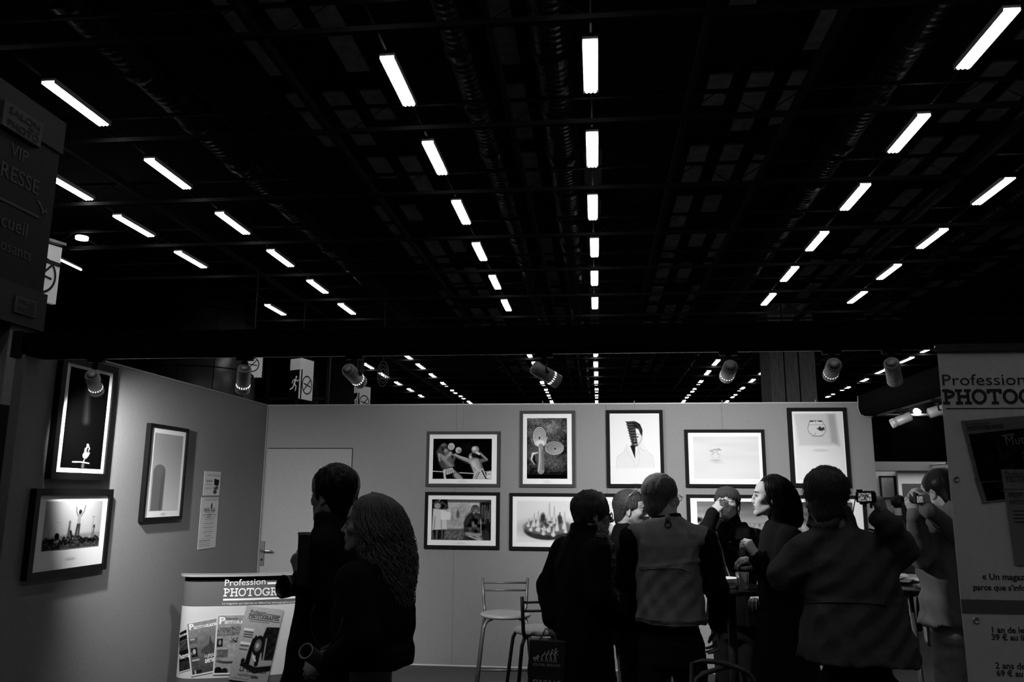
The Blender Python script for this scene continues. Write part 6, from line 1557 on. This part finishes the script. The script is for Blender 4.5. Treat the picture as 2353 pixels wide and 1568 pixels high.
# 4 ---- drinking woman
x, y = personxy(1668, 1158, 5.4, 1.67, 258, 262, .03)
p = Person('person', 'woman in a black zipped jacket drinking from a clear plastic glass', x+.02, y, 262, 1.668, 257, (13, -3), skin=.44, w=.93, headsc=.90)
p.hc = p.hc+V(-.015, -.01, .0)
mo = p.hc+p.hR@V(0, .125, -.060)*p.hs; wr_ = aty(1638, 1181, 5.22)
p.J = {1: (aty(1623, 1222, 5.18), wr_), -1: (p.P((-.235, .0, 1.10)), p.P((-.16, .17, 1.0)))}
cupd = unit(V(-.25, -.85, .42)); cupb = mo+cupd*.085
hd = hand(basis(unit(aty(1662, 1150, 5.2)-wr_)+V(0, .1, .0), V(-.45, -.72, .30)), wr_, .86, side=1, curls=[(30, 62, 45), (22, 60, 45), (16, 55, 45), (10, 50, 40)], spread=9, thumb=(40, 30, 20), skin=.52, tdir=[V(-.55, .65, -.50), V(-.1, .85, -.5), V(.1, .95, -.2)])
hl = hand(basis(V(-.4, -.6, .1), V(0, 0, 1)), p.J[-1][1], .85, side=-1, skin=.62)
p.skinpart(head=dict(eyes=False, male=False, jaw=.93, nose=.85, lip=.6, neckr=.045), hands=[hd, hl])
long_hair(p, [(-.12, .07, .06, -.07), (-.06, .078, .075, -.05), (0, .084, .088, -.03), (.05, .088, .102, -.022), (.09, .076, .090, -.022), (.115, .050, .062, -.02), (.130, .015, .02, -.02)], M_hairdk, n=160, wave=.003, seed=7, face=.078, gap=30, facez=-.032)
# fringe and pony tail
def frp(i, rng):
    a = rng.uniform(-1.35, .95); r0 = V(.045*math.sin(a), .0+.03*math.cos(a), .122-.01*abs(a)); pts = [r0, r0+V(.030*math.sin(a), .035*math.cos(a), -.012), r0+V(.042*math.sin(a), .062*math.cos(a), -.034), r0+V(.050*math.sin(a), .076*math.cos(a), -.060), r0+V(.052*math.sin(a), .080*math.cos(a), -.082-.016*rng.rand())]
    return (np.array(pts)*p.hs)@p.hR.T+p.hc
p.add('fringe', strands(None, frp, 300, .0024, seed=4, sides=4), M_hairdk)
def pony(i, rng):
    a, b = rng.uniform(-1, 1, 2); base = V(-.045, -.075, -.04); pts = [base+V(-.012*j+.010*a*j**.5+.010*math.sin(j*1.3+a*3), -.004*j+.02*b, -.020*j+.006*math.cos(j*1.5+b*4)) for j in range(9)]
    return (np.array(pts)*p.hs)@p.hR.T+p.hc
p.add('ponytail', strands(None, pony, 90, .0024, seed=9, sides=4), M_hairdk)
tubepart(p, 'earring', [p.hc+p.hR@V(-.080, -.008, -.045-.012*j)*p.hs for j in range(4)], .003, M_chrome)
def coll(S):
    S.col([(1.345, .125, .115, 0, .035), (1.40, .105, .10, 0, .03), (1.445, .088, .088, 0, .028)], .015, p.T(), hollow=.018)
    S.cap(p.P((.09, .115, 1.37)), p.P((-.06, .155, 1.24)), .030, .016, .03); S.cap(p.P((-.10, .10, 1.38)), p.P((-.07, .150, 1.23)), .026, .012, .03)
jacket(p, [(.49, .175, .125), (.56, .165, .12), (.64, .145, .11), (.74, .165, .125), (.80, .15, .11), (.84, .10, .09)], M_blackcloth, 'jacket', sleeve=(.058, .050, .040), seed=71, amp=.008, extra=coll, label='black jacket with a wide folded collar', cut=.0)
jk = [c for c in p.root.children if c.name.startswith('jacket')][0]; tr = bvh(jk)
tubepart(p, 'zip', trail(tr, [(1646, 1222), (1650, 1240), (1660, 1266), (1664, 1290), (1672, 1312), (1679, 1332)], .003), .0045, mat('bright zip teeth', .85, .3, metal=.6), 6)
_q = onmesh(tr, 1677, 1246, .002); tubepart(p, 'snap_button', [_q, _q+V(0, -.006, 0)], .008, M_chrome, 10)
tubepart(p, 'bag_strap', trail(tr, [(1728, 1196), (1737, 1225), (1743, 1262), (1750, 1320)], .002), .010, M_black, 6, squash=.4)
p.legs(m=M_darktr, splay=.05, rt=.078, rk=.055, ra=.045, seed=45)
cR = basis(unit(np.cross(cupd, V(1, 0, 0))), -cupd)
cup('plastic_glass', 'clear plastic glass being drunk from by the woman in the zipped jacket', mo+cupd*.088, .024, .034, .085, R=cR)
face_hair(p, M_hairdk, False)
# 5 ---- woman in profile with dark bob
x, y = personxy(1772, 1128, 4.6, 1.72, 178, 188, .03)
p = Person('person', 'woman with a dark shoulder-length bob in a black coat, facing left with raised hands', x+.0, y, 186, 1.715, 176, (3, 0), skin=.50, w=.9, headsc=.88)
hw = aty(1738, 1278, 4.50); hw2 = aty(1742, 1300, 4.62)
p.J = {-1: (aty(1782, 1338, 4.50), hw), 1: (aty(1785, 1350, 4.72), hw2)}
h1 = hand(basis(V(-.50, .02, .80), V(.50, -.72, .25)), hw, .92, side=-1, curls=[(62, 60, 35), (66, 62, 35), (70, 62, 35), (72, 60, 35)], spread=3, skin=.60, tdir=[V(-.1, .8, -.35), V(.55, .8, -.3), V(.9, .3, -.2)])
h2 = hand(basis(V(-.85, -.25, .42), V(.3, -.35, .85)), hw2, .88, side=1, curl=(35, 45, 30), skin=.58)
p.skinpart(head=dict(male=False, jaw=.90, nose=.62, open_=.003, lip=.42, neckr=.046), hands=[h1, h2])
long_hair(p, [(-.185, .070, .085, -.085), (-.13, .090, .105, -.085), (-.06, .098, .112, -.070), (0, .096, .118, -.050), (.05, .092, .115, -.034), (.09, .078, .098, -.026), (.12, .056, .070, -.02), (.142, .014, .02, -.02)], M_hairbk, n=520, r=.0011, wave=.003, wl=.2, seed=17, face=.072, gap=44, strand=.005, facez=-.036)
jacket(p, [(.20, .235, .21), (.35, .21, .185), (.50, .17, .145), (.60, .140, .118), (.70, .145, .115), (.78, .135, .105), (.83, .095, .085), (.862, .06, .062)], M_blackcloth, 'coat', sleeve=(.060, .052, .042), seed=81, amp=.009, label='long flared black coat')
p.legs(m=M_darktr, splay=.03, rt=.07, rk=.05, ra=.042, seed=55)
face_hair(p, M_hairbk)
# 6 ---- man in field jacket taking a photograph (back view)
x, y = personxy(1898, 1130, 3.62, 1.74, 78, 80)
p = Person('person', 'person seen from behind in a dark field jacket holding up a compact camera', x+.075, y, 80, 1.725, 80, (0, 2), skin=.30, w=1.0)
p.hc = p.hc+V(-.075, 0, 0); p.neck = p.neck+V(-.062, 0, 0); p.cx = -.068
wr_ = aty(2034, 1196, 3.46)
p.J = {-1: (aty(1803, 1322, 3.62), aty(1835, 1330, 3.90)), 1: (aty(2068, 1258, 3.52), wr_)}
hh_ = hand(basis(V(-.18, .05, .98), V(.75, -.62, .1)), wr_, 1.0, side=1, curls=[(35, 60, 40), (50, 65, 40), (55, 65, 40), (60, 65, 40)], skin=.30, tdir=[V(-.3, .85, .1), V(-.2, .9, -.2), V(.1, .9, -.3)])
hl = hand(basis(V(.6, .5, .2), V(0, 0, 1)), p.J[-1][1], 1., side=-1, skin=.3)
p.skinpart(head=dict(jaw=1.05, neckr=.060), hands=[hh_, hl])
short_hair(p, M_hairfair, n=700, r=.0008, ln=.055, up=.6, thick=.017, strand=.006, seed=43, back=.022, side=-.004)
jacket(p, [(.560, .228, .19), (.60, .218, .175), (.68, .198, .155), (.698, .190, .148), (.74, .195, .148), (.79, .185, .138), (.83, .135, .11), (.866, .085, .085, -.064), (.88, .078, .078, -.066)], M_parka, 'jacket', sleeve=(.070, .064, .050), seed=91, amp=.012, crease=.008, collar=(1.49, 1.572, .086, .084, .0), label='dark field jacket with epaulettes', yoke=.062, cut=.0,
       extra=lambda S: (S.disp(drape(.005, p.R@V(1, .3, .45), 70, 4, 2.)), S.disp(drape(.004, p.R@V(.8, .2, -.9), 85, 8, 2.)), S.disp(lambda P: -.006*np.exp(-((P[:, 2]-1.204)/.007)**2)*(np.abs((P-p.o)@p.R[:, 0]) < .22))))
tr = bvh([c for c in p.root.children if c.name.startswith('jacket')][0]); tubepart(p, 'waist_seam', trail(tr, [(1834, 1388), (1900, 1384), (1970, 1385), (2036, 1390)], .001, 10), .0035, M_parka, 6)
for sx in (-1, 1): tubepart(p, 'epaulette', [p.P((sx*.09-.01, -.03, 1.484)), p.P((sx*.15, -.025, 1.462)), p.P((sx*.19, -.02, 1.438))], .016, M_parka, 8, squash=.3)
p.add('spectacles', spectacles(p.hR, p.hc, p.hs, None), mat('metal spectacle rim', .6)); p.legs(m=M_darktr, splay=.14, rt=.095, rk=.075, ra=.065, seed=65, fold=.01)
M_screen = colmat('camera screen print')
def compact(cx, cy, yy, wpx, hpx, label, scr, deg=80, name='compact_camera'):
    q = aty(cx, cy, yy); R = frame_fwd(deg); a, b = aty(cx-wpx/2, cy, yy), aty(cx+wpx/2, cy, yy); w_ = np.linalg.norm(b-a); h_ = w_*hpx/wpx
    o = thing(name, label, 'camera', q)
    link('camera_body', MB().box((-w_/2, -.012, -h_/2), (w_/2, .014, h_/2), R, q, bev=.004).box((-w_*.46, -.01, h_*.48), (-w_*.16, .012, h_*.72), R, q, bev=.002), mat('black camera body', .09, .4, spec=.5), o)
    link('top_plate', MB().box((-w_*.14, -.009, h_*.49), (w_*.46, .011, h_*.60), R, q, bev=.002), M_chrome, o)
    link('lens', MB().lathe([(.0, .05), (.022, .05), (.024, .045), (.026, .012)], 24, q, R@rotm('X', -PI/2)), M_black, o, smooth=False)
    c = Canvas(0, 0, 60, 42, 60, .55, scr); c.noise(7, .7); c.noise(3, .5); c.a = np.clip(c.a, .1, 1); c.line([(0, 21), (60, 21)], 1.5, .15); 
    X = [q+R@V(*t) for t in ((-w_*.42, -.0128, h_*.38), (w_*.24, -.0128, h_*.38), (w_*.24, -.0128, -h_*.38), (-w_*.42, -.0128, -h_*.38))]
    me = c.mesh('screen', X, .9); sm_ = link('screen', me, None, o); me.materials.append(MSCR)
    sm_['label'] = 'lit display screen'
    return o, q, R, w_, h_
MSCR = bpy.data.materials.new('lit camera display'); MSCR.use_nodes = True
_b = MSCR.node_tree.nodes['Principled BSDF']; _a = MSCR.node_tree.nodes.new('ShaderNodeAttribute'); _a.attribute_name = 'Col'
MSCR.node_tree.links.new(_a.outputs['Color'], _b.inputs['Emission Color']); _b.inputs['Emission Strength'].default_value = .55; _b.inputs['Base Color'].default_value = (.02, .02, .02, 1)
o, q, R, w_, h_ = compact(1990, 1143, 3.38, 44, 25, 'black compact camera with lit screen held up by the jacket wearer', 5)
link('strap', MB().tube([q+R@V(-w_*.5, 0, h_*.1), q+R@V(-w_*.62, 0, -.03), q+R@V(-w_*.8, .0, -.09)], .0022, 5), M_black, o)
# 7 ---- man at the right behind the banner
x, y = personxy(2152, 1130, 5.0, 1.79, 118, 100)
p = Person('person', 'person in a pale raincoat with a dark shoulder strap, partly behind the banner', x+.04, y, 102, 1.775, 122, (-14, 0), skin=.33, w=.95)
p.hc = p.hc+V(-.02, -.0, -.01)
wl_ = aty(2104, 1186, 4.72); wr2 = aty(2134, 1172, 4.62)
p.J = {-1: (aty(2118, 1275, 4.86), wl_), 1: (p.P((.26, .06, 1.22)), wr2)}
h1 = hand(basis(V(-.25, -.1, .95), V(-.6, -.7, .2)), wl_, .95, side=-1, curl=(35, 50, 35), skin=.42, tdir=[V(.2, .9, .1), V(.4, .9, .1), V(.5, .8, 0)]); h2 = hand(basis(V(-.15, .0, .97), V(.5, -.6, .1)), wr2, .95, side=1, curl=(40, 55, 35), skin=.38)
p.skinpart(head=dict(jaw=1.05, neckr=.058, age=.4), hands=[h1, h2])
short_hair(p, M_hairbk, n=300, ln=.018, thick=.010, strand=.003, seed=53, fringe=.02, up=.2, back=.022)
jacket(p, [(.515, .205, .17), (.56, .195, .16), (.65, .180, .15), (.74, .185, .145), (.80, .165, .13), (.84, .12, .10), (.868, .08, .08), (.885, .072, .074)], M_raincoat, 'raincoat', sleeve=(.064, .058, .047), seed=101, amp=.012, crease=.014, collar=(1.515, 1.585, .080, .080, .0), extra=lambda S: (S.disp(drape(.009, p.R@V(.7, 0, .9), 60, 4, 2.5)), S.disp(drape(.007, p.R@V(1, .3, -.4), 75, 6, 2.))), label='pale creased raincoat', cut=.0)
st = [p.P(v) for v in ((-.085, .02, 1.50), (-.05, -.09, 1.465), (.02, -.165, 1.36), (.11, -.185, 1.24), (.20, -.15, 1.10), (.25, -.05, .98))]
tubepart(p, 'shoulder_strap', st, .030, M_darkcloth, 8, squash=.25)
S = SDF(p.o+V(-.1, -.4, .78), p.o+V(.5, .3, 1.28), .009); S.ell(p.P((.24, -.10, 1.02)), (.15, .09, .13), 0, R=p.R); S.ell(p.P((.20, -.12, .93)), (.14, .07, .07), .03, R=p.R); S.disp(folds(.01, 8))
p.add('shoulder_bag', S.mesh(), M_darkcloth, 'dark shoulder bag')
p.add('spectacles', spectacles(p.hR, p.hc, p.hs, None), mat('metal spectacle rim', .6))
p.legs(m=mat('grey trousers', .46, .85, noise=.08, nscale=100), rt=.092, rk=.075, ra=.065, splay=.10, seed=75, fold=.016)
compact(2112, 1148, 4.60, 27, 20, 'small black camera with lit screen held by the raincoat wearer', 6, 110)
# 8 ---- young man at the left (dark, in front of the door)
x, y = personxy(768, 1142, 3.62, 1.74, 160, 150)
p = Person('person', 'person in a black coat looking away, carrying a tube and a camera by the counter', x, y, 166, 1.725, 158, (-3, 0), skin=.27, w=.95)
hw = aty(690, 1322, 3.40); p.J = {-1: (aty(738, 1372, 3.42), hw), 1: (p.P((.20, .02, 1.12)), p.P((.10, .12, 1.0)))}
h1 = hand(basis(V(-.35, .1, .9), V(-.6, -.75, .1)), hw, .95, side=-1, curls=[(50, 60, 40)]*4, skin=.24)
h2 = hand(basis(V(-.5, .3, .2), V(0, 0, 1)), p.J[1][1], .95, side=1, skin=.24)
p.skinpart(head=dict(jaw=.98, neckr=.056), hands=[h1, h2])
short_hair(p, M_hairbk, n=320, ln=.028, up=.9, thick=.021, strand=.006, seed=63, fringe=.035, side=.002, back=.02, front=20)
jacket(p, [(.27, .25, .24), (.40, .23, .215), (.52, .20, .185), (.63, .178, .160), (.73, .172, .145), (.80, .145, .122), (.84, .11, .10), (.865, .078, .082), (.872, .070, .076, 0, .01)], M_blackcloth, 'coat', sleeve=(.062, .058, .048), seed=111, amp=.012, yoke=.055, collar=(1.46, 1.525, .080, .085, .01), label='long black coat with raised collar')
p.legs(m=M_darktr, splay=.1, seed=85)
ta, tb_ = aty(699, 1231, 3.33), aty(694, 1345, 3.31)
tu = thing('paper_tube', 'dark upright cardboard tube held in front of the black coat', 'tube', tb_)
link('tube_body', MB().tube([tb_, ta], .024, 24), mat('dark tube', .16, .5), tu, smooth=False); d_ = unit(ta-tb_)
link('end_cap', MB().tube([ta, ta+d_*.012], .0265, 24), mat('pale translucent cap', .45, .3, spec=.6), tu)
cq = aty(652, 1349, 3.30)-V(0, 0, 0); dl = unit(V(-.50, -.86, .10)); cq = cq-dl*.05
dc = thing('reflex_camera', 'black camera with a wide lens hood hanging in front of the counter lettering', 'camera', cq+dl*-.10)
Rc = basis(V(0, 0, 1), dl); fx, fy = frame_of(dl); Rl = np.column_stack([fx, fy, dl])
link('lens', MB().lathe([(.030, -.10), (.033, -.06), (.036, -.03), (.036, 0), (.043, .03), (.047, .055), (.044, .055), (.040, .03), (.032, .0), (.031, -.01), (.001, -.012)], 36, cq, Rl, cap=False), mat('black camera body', .09), dc, smooth=True)
link('camera_body', MB().box((-.065, -.045, -.16), (.065, .045, -.10), Rl, cq, bev=.008).box((-.03, .04, -.155), (.03, .065, -.11), Rl, cq, bev=.006), mat('black camera body', .09), dc)
# 9 ---- young woman with long wavy hair
x, y = personxy(848, 1188, 3.2, 1.63, 178, 168)
p = Person('person', 'woman with long wavy hair in a short black jacket, seen from the side', x, y, 160, 1.605, 178, (2, 0), skin=.30, w=.98)
hw = aty(748, 1532, 3.04); p.J = {-1: (aty(838, 1470, 3.00), hw), 1: (p.P((.20, .02, 1.08)), p.P((.10, .2, .98)))}
h1 = hand(basis(V(-.75, .1, -.1), V(.1, -.8, .5)), hw, .88, side=-1, curls=[(50, 60, 40)]*4, skin=.26)
h2 = hand(basis(V(-.5, .3, .2), V(0, 0, 1)), p.J[1][1], .88, side=1, skin=.24)
p.skinpart(head=dict(male=False, jaw=.92, nose=1.0, lip=.5, neckr=.045), hands=[h1, h2])
long_hair(p, [(-.37, .05, .05, -.12), (-.32, .088, .075, -.12), (-.22, .108, .095, -.105), (-.12, .112, .108, -.088), (-.04, .106, .112, -.066), (.03, .098, .116, -.040), (.08, .082, .100, -.028), (.115, .054, .066, -.02), (.132, .014, .02, -.02)], M_haircurl, n=760, wave=.016, wl=.125, seed=27, face=.080, gap=36, r=.0015, strand=.010)
jacket(p, [(.605, .165, .142), (.62, .170, .148), (.645, .170, .148), (.66, .162, .138), (.69, .175, .150), (.73, .172, .145), (.79, .150, .122), (.83, .11, .10), (.862, .07, .075)], M_blackcloth, 'jacket', yoke=.055, sleeve=(.064, .060, .048), seed=121, amp=.010, label='short black jacket with a waistband')
p.legs(m=mat('washed grey jeans', .42, .9, noise=.15, nscale=90), rt=.095, rk=.062, ra=.05, seed=95)
face_hair(p, M_hairdk)
lp = MB(); lp.tube([aty(a, b, 2.93) for a, b in ((788, 1420), (780, 1452), (760, 1478), (738, 1488), (722, 1470), (713, 1440), (714, 1410), (724, 1392))], .003, 6)
p.add('hanging_cord', lp, M_darkcloth)
A_, B_ = aty(703, 1497, 2.93), aty(748, 1530, 3.06)
tu = thing('poster_tube', 'pale rolled poster tube held low by the woman with wavy hair', 'tube', (A_+B_)/2)
dd_ = unit(B_-A_); tb2 = MB(); fx, fy = frame_of(dd_); Rl = np.column_stack([fx, fy, dd_])
link('tube_body', MB().lathe([(.0265, 0), (.0275, .002), (.0275, .16), (.024, .16), (.024, .0)], 32, A_, Rl, cap=False).lathe([(.001, .05), (.024, .05)], 32, A_, Rl), mat('grey cardboard', .34, .7), tu, smooth=False)
link('end_ring', MB().tube([A_+Rl@V(.0262*math.cos(a), .0262*math.sin(a), -.001) for a in np.linspace(0, 2*PI, 33)[:-1]], .0028, 6, closed=True), mat('pale cardboard edge', .62), tu, smooth=True)
# 10, 11 ---- two people far behind
for (px, py, yy, hgt, dg, hm, lab, lng) in ((2064, 1163, 10.6, 1.60, 75, M_hairbk, 'distant person with short dark hair seen between the raised arm and the raincoat', False), (2092, 1172, 9.6, 1.56, 60, M_hairdk, 'distant person with long brown hair and dark top beside the raincoat sleeve', True)):
    x, y = personxy(px, py, yy, hgt, dg, dg)
    z_ = aty(px, py, yy)[2]; hgt = z_+.115
    p = Person('person', lab, x, y, dg, hgt, dg+15, (-6, 0), skin=.45)
    p.J = {-1: (p.P((-.24, .05, 1.02)), p.P((-.14, .24, 1.0))), 1: (p.P((.24, .05, 1.02)), p.P((.14, .24, 1.0)))}
    p.skinpart(head=dict(h=.005), hands=[hand(basis(p.R@V(.3, .8, 0), V(0, 0, 1)), p.J[1][1], .9, h=.004, skin=.45), hand(basis(p.R@V(-.3, .8, 0), V(0, 0, 1)), p.J[-1][1], .9, side=-1, h=.004, skin=.45)])
    if lng: long_hair(p, [(-.24, .06, .05, -.09), (-.12, .095, .09, -.08), (-.04, .10, .11, -.06), (.03, .095, .115, -.04), (.08, .08, .10, -.03), (.12, .04, .05, -.02), (.13, .01, .01, -.02)], hm, n=60, wave=.003, seed=7, face=.08)
    else: short_hair(p, hm, n=30, thick=.014, seed=9)
    jacket(p, [(.50, .17, .13), (.60, .16, .12), (.70, .18, .13), (.78, .16, .115), (.83, .10, .09), (.85, .06, .06)], M_darkcloth, 'top', seed=131, h=.014)
    p.legs(m=M_darktr, hh=.018, shoes=False)
